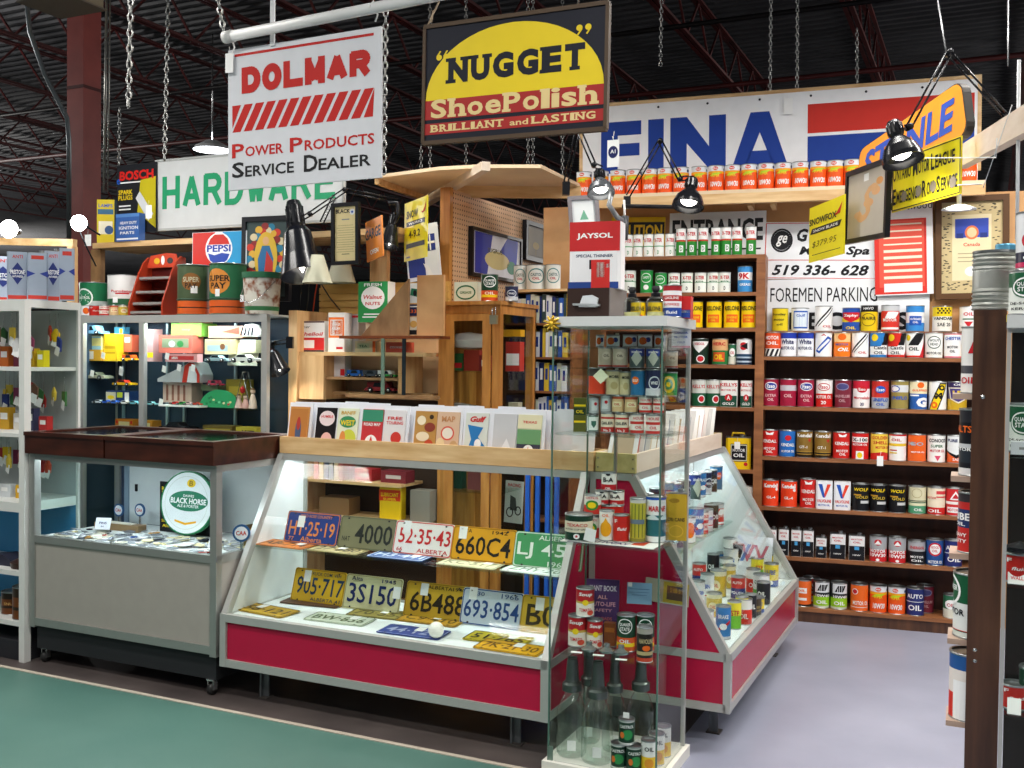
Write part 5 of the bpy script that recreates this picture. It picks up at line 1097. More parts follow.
for i in range(16):
 y = .06 + i * .092; cc = ('e4e4e6', 'd9d4cf', 'c9c6c2', 'e9e7e3')[i % 4]; b = B(); w = .135; b.box(-w / 2, w / 2, -.003, .003, 0, .235, M(cc, .3)); b.box(-w / 2 + .02, w / 2 - .02, -.0045, -.003, .03, .2, M(('b9a58a', 'c86a5a', '8a8f9a', 'd8c9b0')[i % 4]))
 b.thing('map_sleeve', ('grey' if i % 4 == 2 else 'pale') + (' sleeved leaflet with tan cover' if i % 4 == 0 else ' sleeved leaflet with red cover' if i % 4 == 1 else ' sleeved leaflet with slate cover' if i % 4 == 2 else ' sleeved leaflet with cream cover') + ' ' + f'in the short tray, {ORD[i]} from its screwed end', 'map', C.P(-1.455, 4.185 + y, zt), C.yaw + random.uniform(-.05, .05), 'sleeved leaflets with ' + ('tan', 'red', 'slate', 'cream')[i % 4] + ' covers in the short tray', -.42)
b = B(); b.box(-.05, .05, -.03, .03, 0, .06, M('efe9e0')); b.thing('small_carton', 'orange topped white box lying at the far end of the pale tray', 'box', C.P(-1.46, 5.72, zt), C.yaw)

# ---------------------------------------------------------------- tins in the glass tower
TVm = 3.78

def tin_at(px, py, v, z, rpx, hpx, key, lab, group, name='small_tin'):
 x = C.at(px, py, v)[0]; p = C.P(x, v, z); D = (p - CAM).dot(FWD); bands, ps = K[key]
 return can(name, lab, key, rpx * D / FOC / 2, hpx * D / FOC, bands, ps, p, face_cam(p) + random.uniform(-.25, .25), group)

st('creamred2', [(.3, 'c03a34'), (.4, 'e9dcc4'), (.1, 'c03a34'), (.2, 'e9dcc4')], ('T', 'OILER', 0, .5, .9, .14, k_), ('T', 'No. 3', 0, .14, .5, .12, w_))
st('redwhite2', [(.2, 'c8342e'), (.3, 'efe6dc'), (.14, 'c8342e'), (.36, 'efe6dc')], ('T', 'HOUSE', 0, .8, .8, .14, r_), ('T', 'OIL', 0, .35, .5, .14, r_))
st('tanred', [(.8, 'dcb98a'), (.2, 'c8563a')], ('R', 0, .5, .8, .3, M('efdcb0')), ('T', 'OIL', 0, .5, .5, .14, r_))
st('shieldw', [(1, 'dfe6e0')], ('R', 0, .5, .95, .86, M('3a6a5a')), ('r', 0, .5, .85, .76, M('e6ece6')), ('P', [(-.2, .65), (.2, .65), (.2, .45), (0, .25), (-.2, .45)], M('3a6a5a'), .0014))
st('silver', [(1, 'b9bcbe')], ('R', 0, .5, .6, .6, M('d8d9da')), ('O', .1, .6, .3, .2, r_))
st('greycream', [(1, 'b9b09a')], ('O', 0, .6, .6, .4, M('cfc6ae')), ('T', 'OIL', 0, .6, .4, .12, k_), ('R', 0, .08, 1.4, .1, M('a03a30')))
st('bluegreen', [(.6, '4a5a58'), (.4, '2a3f86')], ('P', [(-.4, .5), (0, .1), (.4, .5), (0, .9)], M('b9c0b0')), ('T', 'BEACON', 0, .8, .7, .1, w_))
st('reddark', [(.7, 'd8452a'), (.3, '4a4440')], ('R', .3, .7, .6, .4, M('e9e0b8'), .0))
st('creamplain', [(1, 'c9bc94')], ('T', 'MOBIL', 0, .75, .7, .12, k_), ('O', 0, .4, .5, .3, M('b0a070')))
st('blueorange', [(1, '2a6a96')], ('O', -.1, .6, .5, .3, o_), ('T', 'GULF', -.1, .6, .36, .1, w_))
st('navyround', [(.3, 'c9cbce'), (.7, '2a3050')], ('O', 0, .5, .8, .5, M('d5d8de')), ('O', 0, .5, .66, .4, M('2a3050'), .0013), ('T', 'WHIZ', 0, .5, .5, .12, w_))
st('greenyel', [(1, '2f8a4a')], ('O', 0, .5, .9, .7, y_), ('O', 0, .5, .6, .45, M('2f9a6a'), .0013), ('O', 0, .5, .3, .2, y_, .0016))
st('whiteblob', [(1, 'eef0f4')], ('O', -.1, .5, .6, .6, o_), ('O', .3, .6, .4, .4, M('2a3a8a')))
st('campbell', [(.48, 'efe8dc'), (.08, 'c8a84a'), (.44, 'b8232a')], ('T', "Soup", 0, .8, .8, .16, w_, .03, .2), ('O', 0, .52, .34, .2, y_, .0012), ('T', 'TOMATO', 0, .26, .7, .12, r_), ('O', .3, .16, .4, .18, M('d8503a')))
st('bac', [(.36, 'b8232a'), (.64, 'eeeae4')], ('T', 'B-A', 0, .62, .7, .26, k_, .03), ('T', 'OIL', 0, .14, .4, .12, w_), ('O', 0, .9, .3, .12, k_))
st('redgreen', [(.5, 'c8362e'), (.5, 'e8e4da')], ('O', 0, .5, .8, .5, M('3a8a3a')), ('O', 0, .5, .5, .3, y_, .0013), ('T', 'CASTROL', 0, .86, .8, .1, r_))
st('texaco', [(.34, '1d3a2c'), (.42, 'e3dcc4'), (.24, '1d3a2c')], ('T', 'TEXACO', 0, .62, .8, .12, r_), ('T', 'MOTOR CUP GREASE', 0, .46, 1, .06, k_), ('O', 0, .2, .22, .2, w_), ('S', 0, .2, .07, r_))
st('yelorange', [(1, 'f0eee6')], ('O', 0, .4, .8, .5, M('f0a81e')), ('P', [(-.3, .5), (.3, .5), (0, .78)], M('f0a81e')), ('T', 'OIL', 0, .85, .5, .1, o_))
st('plainred', [(1, 'c62a22')], ('T', 'fluid', .1, .5, .6, .12, w_, .02, .2), ('T', 'F', -.3, .78, .2, .14, w_))
st('yelstripe', [(.1, '8a8a3a'), (.8, 'b8b03a'), (.1, 'c8c8c0')], *[('R', -.35 + .23 * i, .5, .06, .76, M('5a6a2a')) for i in range(4)], ('r', 0, .48, 1.0, .1, M('6a7a8a')))
st('tealscene', [(.14, 'e8ecec'), (.46, '2f6a72'), (.4, 'eceeee')], ('T', 'MARINE', 0, .74, .9, .12, r_, .03), ('P', [(-.8, .5), (-.2, .62), (.1, .52), (.5, .66), (.8, .5)], M('cfe0e2')), ('R', 0, .96, 1.6, .06, bl))
st('greenquaker', [(.4, 'd8582a'), (.6, '17402c')], ('G', 0, .72, .8, .42, .05, w_), ('T', 'QUAKER', 0, .76, .6, .1, w_), ('T', 'STATE', 0, .64, .5, .1, w_), ('R', 0, .2, 1.2, .1, y_), ('T', 'OIL', 0, .3, .6, .1, w_))
st('darkband', [(.14, 'c8452a'), (.08, '2a2622'), (.1, 'b9a878'), (.5, '2a2622'), (.18, 'a9a59a')], ('T', 'HAVOLINE', 0, .62, .95, .14, M('c8b88a')), ('O', 0, .42, .5, .16, o_))
st('tinygreen', [(.1, 'c8cac8'), (.8, '163a2a'), (.1, 'c8cac8')], ('T', 'CASTROL', 0, .74, .95, .12, w_, .02), ('O', .05, .42, .7, .4, M('2a8a4a')), ('O', -.3, .4, .3, .26, M('d8702a'), .0013))
st('yelwhite', [(.5, 'e9c02a'), (.5, 'e9e9e6')], ('T', 'OIL', 0, .75, .6, .14, k_), ('O', 0, .3, .6, .3, M('d8902a')))
g_t = 'tins on the upper shelf of the glass tower'
zA_, zB_, zC_, zD_ = TSH
# two stacked rows on the third shelf
def stack(rows):
 for px, py, v, z, rp, hp, key, lab in rows: tin_at(px, py, v, z, rp, hp, key, lab, None)

D1 = 3.98; k1 = 1 / FOC * 4.0
h4 = 20 * k1; h3 = 17.5 * k1
stack([(592.6, 434, TVm, zC_, 12, 17.5, 'shieldw', 'small white tin with a green shield outline, lowest stacked row'), (607.7, 434, TVm, zC_, 14, 20, 'creamred2', 'cream and red tin next to the shield tin'), (622, 434, TVm, zC_, 14, 20, 'creamred2', 'cream and red tin, second from the shield tin'),
       (637, 434, TVm, zC_, 14, 20, 'redwhite2', 'red and white banded tin, third from the shield tin'), (653, 434, TVm, zC_, 15, 20, 'redwhite2', 'red and white banded tin at the glass edge, lowest stacked row')])
z3 = zC_ + h4 + .002
stack([(594, 414, TVm, zC_ + 17.5 * k1 + .003, 10, 17, 'silver', 'clear silver tin standing on the shield tin'), (606, 414, TVm, z3, 11, 17, 'silver', 'clear silver tin second from the dark yellow carton'), (618, 414, TVm, z3, 12, 17, 'tanred', 'tan tin in the middle of the stacked row'), (631, 414, TVm, z3, 13, 17, 'tanred', 'tan tin with red top edge beside the red white tins'), (645.5, 414, TVm, z3, 13, 17, 'redwhite2', 'red and white tin on the stacked row, inner one'), (658.5, 414, TVm, z3, 11, 17, 'redwhite2', 'red and white tin on the stacked row, at the edge')])
x = C.at(580, 430, TVm)[0]; carton('oil_carton', 'tall dark olive carton standing at the tower bow side', .05, .04, 34 * k1, M('5a5a24', .4), [('R', 0, .6, .9, .2, M('2a3a24')), ('R', 0, .78, .9, .06, YEL), ('T', 'OIL', 0, .6, .6, .1, YEL), ('R', 0, .3, .9, .06, YEL)], C.P(x, TVm, zC_), C.yaw + .3)
stack([(597, 394, TVm, zD_, 17, 27, 'reddark', 'orange red tin with a white diamond tag'), (613.5, 394, TVm, zD_, 15, 25, 'creamplain', 'cream tin beside the tagged orange tin'), (625, 394, TVm, zD_, 11, 24, 'creamplain', 'narrow cream tin beside the blue tin'), (638, 394, TVm, zD_, 15, 26, 'blueorange', 'blue tin with an orange disc'), (653, 394, TVm, zD_, 15, 27, 'navyround', 'navy tin with a pale round badge'), (670, 394, TVm + .06, zD_, 14, 24, 'greenyel', 'green tin with yellow rings near the tower back edge')])
z2 = zD_ + 27 * k1 + .002
x = C.at(602, 381, TVm - .06)[0]; b = B(); b.prism([(-.03, 0), (0, -.03), (.03, 0), (0, .03)], 'y', -.001, .001, M('dfe0c0')); b.thing('price_tag', 'pale diamond tag hanging on the orange red tin', 'price tag', C.P(x, TVm - .075, zD_ + .075), C.yaw + .3)
B().box(.02, TW - .02, .03, TD - .03, z2 - .006 - 0, z2 - .001, GLASSG).part('glass_shelf', tw)
stack([(605, 366, TVm, z2, 14, 20, 'greycream', 'grey cream tin on the thin shelf, first of its pair'), (620, 366, TVm, z2, 15, 20, 'greycream', 'grey cream tin on the thin shelf, next to the blue tins'), (637, 366, TVm, z2, 15, 20, 'bluegreen', 'blue and grey tin next to the grey cream tins'), (653, 366, TVm, z2, 14, 20, 'bluegreen', 'blue and grey tin at the glass edge'), (671, 366, TVm + .07, z2, 13, 17, 'greycream', 'grey tin near the tower back edge')])
z1 = z2 + 21 * k1
B().box(.02, TW - .02, TD - .15, TD - .03, z1 - .006, z1 - .001, GLASSG).part('glass_shelf', tw)
stack([(600, 345, TVm + .14, z1, 8, 12, 'whiteblob', 'small white tin behind, by the brass upright'), (613, 345, TVm + .14, z1, 13, 12, 'whiteblob', 'white tin with dark blue blots on the top row'), (630, 345, TVm + .14, z1, 14, 12.5, 'whiteblob', 'white tin with orange blot, middle of the top row'), (645, 345, TVm + .14, z1, 14, 12.5, 'whiteblob', 'white tin with orange blot, beside the last one'), (660, 345, TVm + .14, z1, 11, 12, 'whiteblob', 'last white tin of the top row')])
x = C.at(681, 350, 3.97)[0]; zc = C.at(681, 350, 3.97)[1]
carton('sign_card', 'white card with blue lettering at the top of the tower', .075, .006, .075, M('e4e8ee'), [('T', 'CANADA', 0, .8, .7, .12, bl), ('T', 'MOTOR', 0, .58, .7, .12, bl), ('T', 'OILS', 0, .3, .4, .1, bl), ('R', 0, .06, .98, .1, M('d89aa8'))], C.P(x, 3.97, z1 - .001), C.yaw + .2)
# middle shelf
D2 = 'middle shelf of the tower'
b = B(); b.box(.03, TW - .03, .02, TD - .06, 0, .003, M('d8d8d4', .6)); o = b.thing('newspaper', 'folded coloured paper lying under the tins on the middle tower shelf', 'paper', C.P(TU0, TV0, zB_ + .0005), C.yaw); l = B(); l.rect(flat(.02), .21, .0015, .3, .002, NAVY); l.text(top(.003), 'HIGHWAY', .2, .06, .2, .04, NAVY); l.rect(top(.003), .33, .1, .05, .08, M('c8452a')); l.part('lettering', o)
zB = zB_ + .004
stack([(578.7, 543, TVm - .06, zB, 28, 26, 'texaco', 'squat dark green grease tin with cream band'), (592, 540, TVm, zB, 17, 22, 'redgreen', 'red and green tin hidden behind the grease tin'), (606.5, 540, TVm - .02, zB, 15, 30, 'yelorange', 'white tin with a yellow orange drop'), (621, 540, TVm - .02, zB, 16, 27, 'plainred', 'plain red tin with white script'), (637.5, 541, TVm, zB, 16, 44, 'yelstripe', 'tall yellow green striped tin'), (655.5, 541, TVm + .04, zB, 20, 46, 'tealscene', 'tall white tin with a teal sea scene')])
stack([(592.5, 518, TVm + .02, zB + 23 * k1, 17, 20, 'redgreen', 'red and green tin standing on another behind the grease tin')])
stack([(608, 514, TVm + .07, zB + 0, 15, 31, 'plainred', 'red tin standing behind the orange drop tin'), (616, 513, TVm + .09, zB, 15, 31, 'plainred', 'red tin half hidden behind the plain red one')])
zz = zB + 32 * k1
stack([(602, 512, TVm + .07, zz, 14, 14, 'bac', 'small white and red tin, inner one of the stacked three'), (616.5, 512, TVm + .09, zz, 15, 14, 'bac', 'small white and red tin, outer one of the stacked three'), (608.8, 495, TVm + .08, zz + 14.5 * k1, 15, 18, 'bac', 'small white and red tin crowning the stacked three')])
x = C.at(676, 540, 3.9)[0]; ftin('oil_tin', 'tall gold rectangular tin at the tower back edge', .082, .05, 47 * k1, M('b8982a', .35), [('T', 'OIL CANS', 0, .45, .8, .08, k_), ('G', 0, .2, .7, .26, .04, M('d8b03a')), ('O', -.1, .85, .5, .1, M('8a6a1a'))], C.P(x, 3.9, zB), C.yaw + .25)
b = B(); b.prism([(-.025, -.02), (.02, -.028), (.028, .02), (-.015, .028)], 'y', -.001, .001, WHITE); x = C.at(590.5, 535, 3.68)[0]; b.thing('price_tag', 'white tag tied to the squat green grease tin', 'price tag', C.P(x, 3.67, zB + .03), C.yaw)
# lower shelf
zA0 = zA_ + .001
stack([(577.5, 650, TVm, zA0, 19, 30, 'campbell', 'soup tin with red top, lower one nearest the bow side'), (594.5, 649, TVm, zA0, 16, 28, 'campbell', 'soup tin with red top, lower one beside the amber carton'), (585, 619, TVm, zA0 + 31 * k1, 18, 28, 'campbell', 'soup tin with red top stacked on two others'), (626, 652, TVm + .02, zA0, 19, 36, 'greenquaker', 'dark green and orange tin, inner one of two'), (645, 652, TVm + .05, zA0, 18, 36, 'greenquaker', 'dark green and orange tin behind the dark banded one'), (644.5, 660, TVm - .09, zA0, 16, 35, 'darkband', 'dark banded tin standing nearest the tower front')])
bk = B(); bk.box(-.066, .066, -.008, .008, 0, .25, M('4a2f62', .4)); x = C.at(605, 640, 3.9)[0]; bo = bk.thing('hardcover_book', 'purple hardcover handbook leaning behind the soup tins', 'book', C.P(x, 3.86, zA0), C.yaw + .25, None, -.12)
l = B(); prints(l, flat(-.008), .132, .25, [('T', 'GIANT BOOK', 0, .86, .86, .09, M('d8d0d8'), .02), ('T', 'ALL', 0, .72, .3, .06, M('d8a0a0')), ('T', 'AUTO-LIFE', 0, .61, .8, .07, M('d8a0b0')), ('T', 'SAFETY', 0, .51, .6, .05, M('c890a0')), ('T', 'BY ROADS', 0, .38, .6, .05, M('c06a6a')), ('R', 0, .3, .7, .02, M('b0506a'))]); l.part('lettering', bo)
x = C.at(609, 646, 3.83)[0]; carton('small_box', 'small amber carton between the soup tins and the green tins', .046, .03, .09, M('8a4a22', .4), [('R', 0, .7, .8, .2, M('b8702a'))], C.P(x, 3.84, zA0), C.yaw + .2)
x = C.at(639, 615, 3.95)[0]; o = carton('blue_booklet', 'pale blue booklet propped on the green tins', .1, .006, .085, M('7fa6c4', .5), [('R', 0, .7, .8, .03, M('4a6a8a')), ('R', 0, .55, .8, .02, M('4a6a8a')), ('R', 0, .42, .6, .02, M('4a6a8a')), ('r', -.38, .9, .16, .2, WHITE)], C.P(x, 3.95, zA0 + 38 * k1), C.yaw + .25, rx=-.2)
for px, lab in ((589, 'nearest the bow side'), (607, 'in the middle'), (621, 'beside the dark banded tin')):
 q = at_z(px, 650 + (px - 589) * .11, zA0); u, v, _ = C.loc(q); u = min(max(u, TU0 + .06), TU1 - .06); v = max(v, TV0 + .05)
 b = B(); b.lathe([(.03, 0), (.032, .008), (.02, .014), (.012, .02), (.012, .034), (.0005, .036)], M('9aa09f', .15, .7), 20); b.thing('glass_stopper', f'small round metal stopper on the lower tower shelf, {lab}', 'stopper', C.P(u, v, zA0), 0, 'metal stoppers in the tower')
for px, py in ((576, 653), (598, 656), (620, 661)):
 q = at_z(px, py, zA0); u, v, _ = C.loc(q); u = max(u, TU0 + .03); v = max(v, TV0 + .012)
 b = B(); b.box(-.022, .022, 0, .02, 0, .001, WHITE); b.thing('price_tag', 'white card lying at the front edge of the lower tower shelf', 'price tag', C.P(u, v, zA0), C.yaw + .2, 'white cards on the lower tower shelf')
x = C.at(663, 596, 4.05)[0]; pl = place(*on(C, 4.172, (646, 577), (690, 584), (645, 600)))
sign('label_reflection', 'yellow and grey reflection of a tag label, built on the magenta end panel', 'label', (pl[0], pl[1], pl[2], C.yaw, pl[4]), .003, M('b9b3a0'), [('R', .2, .5, .56, .9, M('c8b43a')), ('r', .2, .5, .4, .6, M('5a4a3a')), ('r', .22, .62, .3, .2, M('c8a83a'))])  # reflected tag label, drawn as a thin flat panel

# ---------------------------------------------------------------- glass oil bottles and tins at the foot of the tower
def oil_bottle(px, v, r, hb, ht, lab):
 x = C.at(px, 745, v)[0]; t = empty('oil_bottle', lab, 'bottle', C.P(x, v, .046), 0, None)
 B().lathe([(.0005, .004), (r * .9, .002), (r, .012), (r, hb * .55), (r * .96, hb * .66), (r * .7, hb * .82), (r * .42, hb * .93), (r * .4, hb)], BOTTLE, 24).part('glass_body', t)
 B().lathe([(r * .46, hb - .02), (r * .66, hb - .015), (r * .66, hb + .012), (r * .5, hb + .02), (r * .44, hb + .03), (r * .36, hb + .1), (r * .3, ht - .005), (r * .34, ht), (r * .28, ht)], M('5e625f', .3, .75), 20).part('spout', t)
 b = B(); b.box(-.017, .017, -r - .002, -r - .0008, .035, .075, WHITE); lb = b.part('price_label', t); lb.rotation_euler = (0, 0, face_cam(t.location))
 return t

oil_bottle(571.5, 3.74, .06, .27, .385, 'glass oil bottle with metal spout at the hinge corner')
oil_bottle(597, 3.72, .062, .265, .39, 'glass oil bottle with metal spout, front middle, before the others')
oil_bottle(614, 3.86, .05, .25, .40, 'glass oil bottle with metal spout, far row, behind the stacked green tins')
oil_bottle(588, 3.90, .05, .25, .40, 'glass oil bottle with metal spout, far row, nearest the licence plates')
oil_bottle(640, 3.87, .055, .27, .40, 'glass oil bottle with metal spout behind the yellow tins')
for px, v, z, lab, key in ((619, 3.70, .046, 'small dark green tin, lower one beside the bottles', 'tinygreen'), (634, 3.70, .046, 'small dark green tin, lower one beside the yellow tin', 'tinygreen'), (626.5, 3.70, .046 + .098, 'small dark green tin crowning two others at the tower foot', 'tinygreen'), (649, 3.72, .046, 'small yellow tin at the foot of the tower front corner', 'yelwhite'), (661, 3.80, .046, 'small yellow tin second along the tower side', 'yelwhite'), (671, 3.89, .046, 'small yellow tin third along the tower side', 'yelwhite')):
 x = C.at(px, 740, v)[0]; p = C.P(x, v, z); bands, ps = K[key]
 if C.loc(p)[0] > TU1 - .045: p = C.P(TU1 - .045, v, z)
 can('small_tin', lab, key, .03, .096 if key == 'tinygreen' else .12, bands, ps, p, face_cam(p) + random.uniform(-.2, .3))
b = B(); b.box(-.012, .012, 0, .001, 0, .022, WHITE); x = C.at(626, 724, 3.69)[0]; b.thing('price_tag', 'white sticker on the crowning green tin', 'price tag', C.P(x, 3.69, .046 + .196), C.yaw)

# ---------------------------------------------------------------- on top of the tower
TT = 1.773
x = C.at(598, 287, 3.86)[0]; jb_ = C.at(588, 317, 3.8)[0]
cs = empty('cash_box', 'black wooden box with a white plastic dish on its face', 'box', C.P(C.at(588, 300, 3.76)[0], 3.86, TT), C.yaw)
hb = C.at(588, 288, 3.76)[1] - TT
wb = C.at(609, 300, 3.76)[0] - C.at(567, 300, 3.76)[0]
B().box(-wb / 2, wb / 2, -.1, .1, 0, hb, M('33241f', .4)).part('case', cs); b = B(); b.box(wb / 2, wb / 2 + .004, -.1, .1, 0, hb, M('6f6a68', .5)); b.part('side_panel', cs, label='grey side panel')
b = B(); mp = flat(-.1); b.prism([(-.035, .042), (.04, .04), (.045, .075), (.02, .088), (-.018, .085)], 'y', -.112, -.1, M('c9cfd2', .3)); b.prism([(-.058, .048), (.052, .044), (.052, .052), (-.058, .056)], 'y', -.118, -.1, M('9aa0a2', .3)); b.part('plastic_dish', cs)
pj = C.P(C.at(597, 288, 3.86)[0], 3.86, TT + hb + .001); wj = (C.at(622.5, 260, 3.82)[0] - C.at(573, 260, 3.82)[0]); hj = C.at(598, 222, 3.82)[1] - TT - hb
ftin('solvent_tin', 'tall red white and blue rectangular solvent tin standing on the black box', wj, .1, hj, M('e6e6e8', .3), [('R', 0, .78, .98, .44, M('c02a2c')), ('T', 'JAYSOL', 0, .78, .7, .1, w_, .03), ('T', 'SPECIAL THINNER', 0, .49, .72, .045, M('2a3a5a'), .02), ('R', -.02, .05, .98, .1, M('27448a')), ('r', .12, .22, .36, .42, M('c8302c')), ('r', .12, .28, .16, .22, M('e6dcd4')), ('R', .1, .36, .4, .14, k_), ('r', .2, .34, .2, .06, w_)], pj, C.yaw + .12, False)

def jar(px, w, h, lab, cap=True):
 x = C.at(px, 316, 3.75)[0]; t = empty('glass_jar', lab, 'jar', C.P(x, 3.75, TT), 0)
 B().lathe([(.0005, .002), (w * .9, 0), (w, .006), (w, h * .5), (w * .8, h * .6), (w * .5, h * .66), (w * .45, h * .7)], BOTTLE, 18).part('glass_body', t)
 B().lathe([(w * .86, .004), (w * .86, h * .16), (.0005, h * .16)], M('c9c08a', .4), 16, cap0=True).part('filling', t)
 B().lathe([(w * .5, h * .66), (w * .52, h * .76), (w * .3, h * .8), (w * .45, h * .9), (w * .35, h), (.0005, h)], BLACK, 14).part('stopper', t)

jar(632, .034, .115, 'glass jar with black stopper beside the black box')
jar(655.5, .036, .118, 'glass jar with black stopper beside the white bottle')
st('whitebottle', [(.3, '2a4a9a'), (.2, 'efeff2'), (.18, 'b8282a'), (.14, 'efeff2'), (.18, 'a82a30')], ('T', 'GASLINE', 0, .6, .8, .08, w_), ('T', 'ANTIFREEZE', 0, .4, .9, .07, r_), ('T', 'fluid', 0, .16, .6, .1, w_))
x = C.at(672, 316, 3.83)[0]; bands, ps = K['whitebottle']
can('fluid_bottle', 'white fluid bottle with red band on the tower', 'whitebottle', .036, .125, bands, ps, C.P(x, 3.83, TT), C.yaw + .2, cat='bottle')
x = C.at(686, 316, 3.9)[0]; carton('small_carton', 'small red and blue carton at the tower top edge', .045, .06, .085, M('c82a2a'), [('R', 0, .2, .96, .36, M('2a4a9a')), ('R', 0, .3, .8, .1, w_)], C.P(x, 3.9, TT), C.yaw + .1)

# ---------------------------------------------------------------- tins in the counter towards the wall
def c2p(px, py, z): u, v, _ = C.loc(at_z(px, py, z)); return u, v

st('c_blue', [(.1, 'c9cbce'), (.9, '3a7ab8')], ('T', 'BRAKE', 0, .7, .7, .12, w_), ('P', [(-.5, .2), (.5, .5), (.5, .6), (-.5, .3)], r_), ('O', .0, .4, .5, .2, w_, .0012))
st('c_limeyel', [(.5, '7ac03a'), (.5, 'f0e23a')], ('T', 'STP', 0, .6, .6, .2, r_))
st('c_redwhite', [(.6, 'd83a2a'), (.4, 'e8e8e4')], ('T', 'OIL', 0, .35, .6, .2, w_))
st('c_dark', [(1, '26262a')], ('T', 'OIL', 0, .5, .6, .2, w_))
st('c_yelblue', [(.3, '3a5aa0'), (.7, 'ecd23a')], ('T', 'LUBE', 0, .65, .7, .2, bl), ('O', 0, .2, .4, .2, w_))
st('c_whitegreen', [(.4, '6aa84a'), (.6, 'e4e6e4')], ('T', 'GREASE', 0, .7, .9, .14, g_), ('O', .2, .3, .4, .24, y_))
st('c_brown', [(.26, '3a322a'), (.1, '8a7a4a'), (.64, '4a4034')], ('R', 0, .5, 1, .14, M('8a7a4a')))
st('c_white', [(.2, 'c9cbce'), (.8, 'e2e4e6')], ('T', 'RESIN', 0, .6, .7, .14, bl), ('R', 0, .3, .8, .04, r_))
st('c_gold', [(.8, 'c8a83a'), (.2, 'e0d8b8')], ('O', 0, .45, .6, .4, M('e8dcb0')), ('T', 'OIL', 0, .45, .4, .14, r_))
st('c_navyred', [(.5, '2a3a7a'), (.5, 'c8342e')], ('T', 'POLISH', 0, .3, .9, .12, w_), ('T', 'AUTO', 0, .76, .7, .12, w_))
c2 = [(723, 632, 'c_blue', .027, .115, 'blue tin nearest the slanted glass'), (734, 622, 'c_limeyel', .026, .10, 'lime and yellow tin'), (741.5, 617, 'c_limeyel', .024, .10, 'lime tin hidden behind the yellow one'), (748, 618, 'c_redwhite', .027, .095, 'red and white tin beside the lime tin'), (757, 612, 'c_dark', .022, .09, 'black tin'),
      (764, 607, 'c_yelblue', .034, .06, 'low yellow tin'), (750, 608, 'c_brown', .044, .07, 'wide brown tin'), (761, 592, 'c_whitegreen', .034, .10, 'white and green tin'), (771, 580, 'c_yelblue', .032, .10, 'yellow and blue tin'), (705, 632, 'c_white', .03, .10, 'pale pink tin hidden at the magenta end'),
      (707, 597, 'c_white', .028, .12, 'white tin in the inner row'), (718, 590, 'c_gold', .034, .11, 'gold tin in the inner row'), (729, 582, 'c_gold', .028, .1, 'small gold tin in the inner row'), (699, 580, 'c_navyred', .03, .1, 'navy and red tin by the tower'), (713, 572, 'c_dark', .028, .11, 'dark tin in the inner row'), (731, 570, 'c_white', .036, .13, 'white tin with blue letters'), (743, 566, 'c_dark', .03, .15, 'tall black tin'), (745, 556, 'c_redwhite', .03, .17, 'tall red topped tin'), (757, 566, 'c_white', .032, .09, 'white tin at the far end'), (769, 570, 'c_yelblue', .03, .11, 'yellow tin at the far end'), (726, 574, 'c_whitegreen', .03, .1, 'white and green tin beside the blue lettered one'), (738, 592, 'c_navyred', .03, .09, 'navy and red tin beside the gold ones'), (753, 586, 'c_redwhite', .03, .1, 'red and white tin in the middle row'), (764, 598, 'c_dark', .028, .09, 'dark tin at the slanted glass'), (738, 556, 'c_blue', .03, .1, 'blue tin in the far row'), (714, 610, 'c_gold', .03, .09, 'gold tin by the magenta end'), (697, 602, 'c_white', .03, .11, 'white tin half behind the tower'), (757, 574, 'c_limeyel', .028, .1, 'lime tin in the far row')]
for px, py, key, r, h, lab in c2:
 u, v = c2p(px, py + 6, .393); u = min(u, -1.0); bands, ps = K[key]
 if v < 4.24: v = 4.24
 if v > 5.78: v = 5.78
 can('small_tin', lab + ', in the counter towards the wall', key, r * 1.22, h * 1.25, bands, ps, C.P(u, v, .393), face_cam(C.P(u, v, 0)) + random.uniform(-.4, .4))
for i, (y, z, key, r, h, lab) in enumerate(((.12, .70, 'creamred2', .04, .13, 'cream and red tin'), (.26, .70, 'redwhite2', .045, .15, 'red and white tin'), (.40, .70, 'bluegreen', .04, .16, 'blue tin'), (.52, .70, 'navyround', .035, .14, 'dark tin'), (.66, .70, 'c_navyred', .04, .12, 'navy tin'), (.82, .70, 'whiteblob', .045, .13, 'white tin'), (1.0, .70, 'c_blue', .04, .15, 'light blue tin'), (1.2, .70, 'c_white', .04, .12, 'plain tin'),
                                          (.15, .90, 'bluegreen', .03, .12, 'blue tin'), (.3, .90, 'c_dark', .035, .13, 'dark tin'), (.45, .90, 'blueorange', .035, .14, 'blue and orange tin'), (.6, .90, 'c_blue', .03, .12, 'light blue tin'), (.75, .90, 'navyround', .035, .12, 'navy tin'), (.95, .90, 'bluegreen', .035, .13, 'blue and slate tin'), (1.06, .90, 'c_blue', .035, .13, 'pale blue tin'), (1.18, .90, 'navyround', .035, .12, 'dark navy tin'), (1.3, .90, 'c_dark', .035, .12, 'black tin'), (1.42, .90, 'blueorange', .035, .13, 'deep blue tin'), (1.1, .70, 'redwhite2', .04, .12, 'red striped tin'), (1.32, .70, 'c_dark', .04, .13, 'black lettered tin'), (1.45, .70, 'redwhite', .04, .12, 'bright red tin'))):
 bands, ps = K[key]; can('small_tin', f'{lab} on the {"lower" if z < .8 else "upper"} glass shelf of the counter towards the wall', key, r, h, bands, ps, C.P(-.946 - .41, 4.182 + y, z), C.yaw + .9, None)
pl = place(C.P(-1.51, 4.30, 1.06), C.P(-1.40, 4.30, 1.06), C.P(-1.51, 4.3, .94))
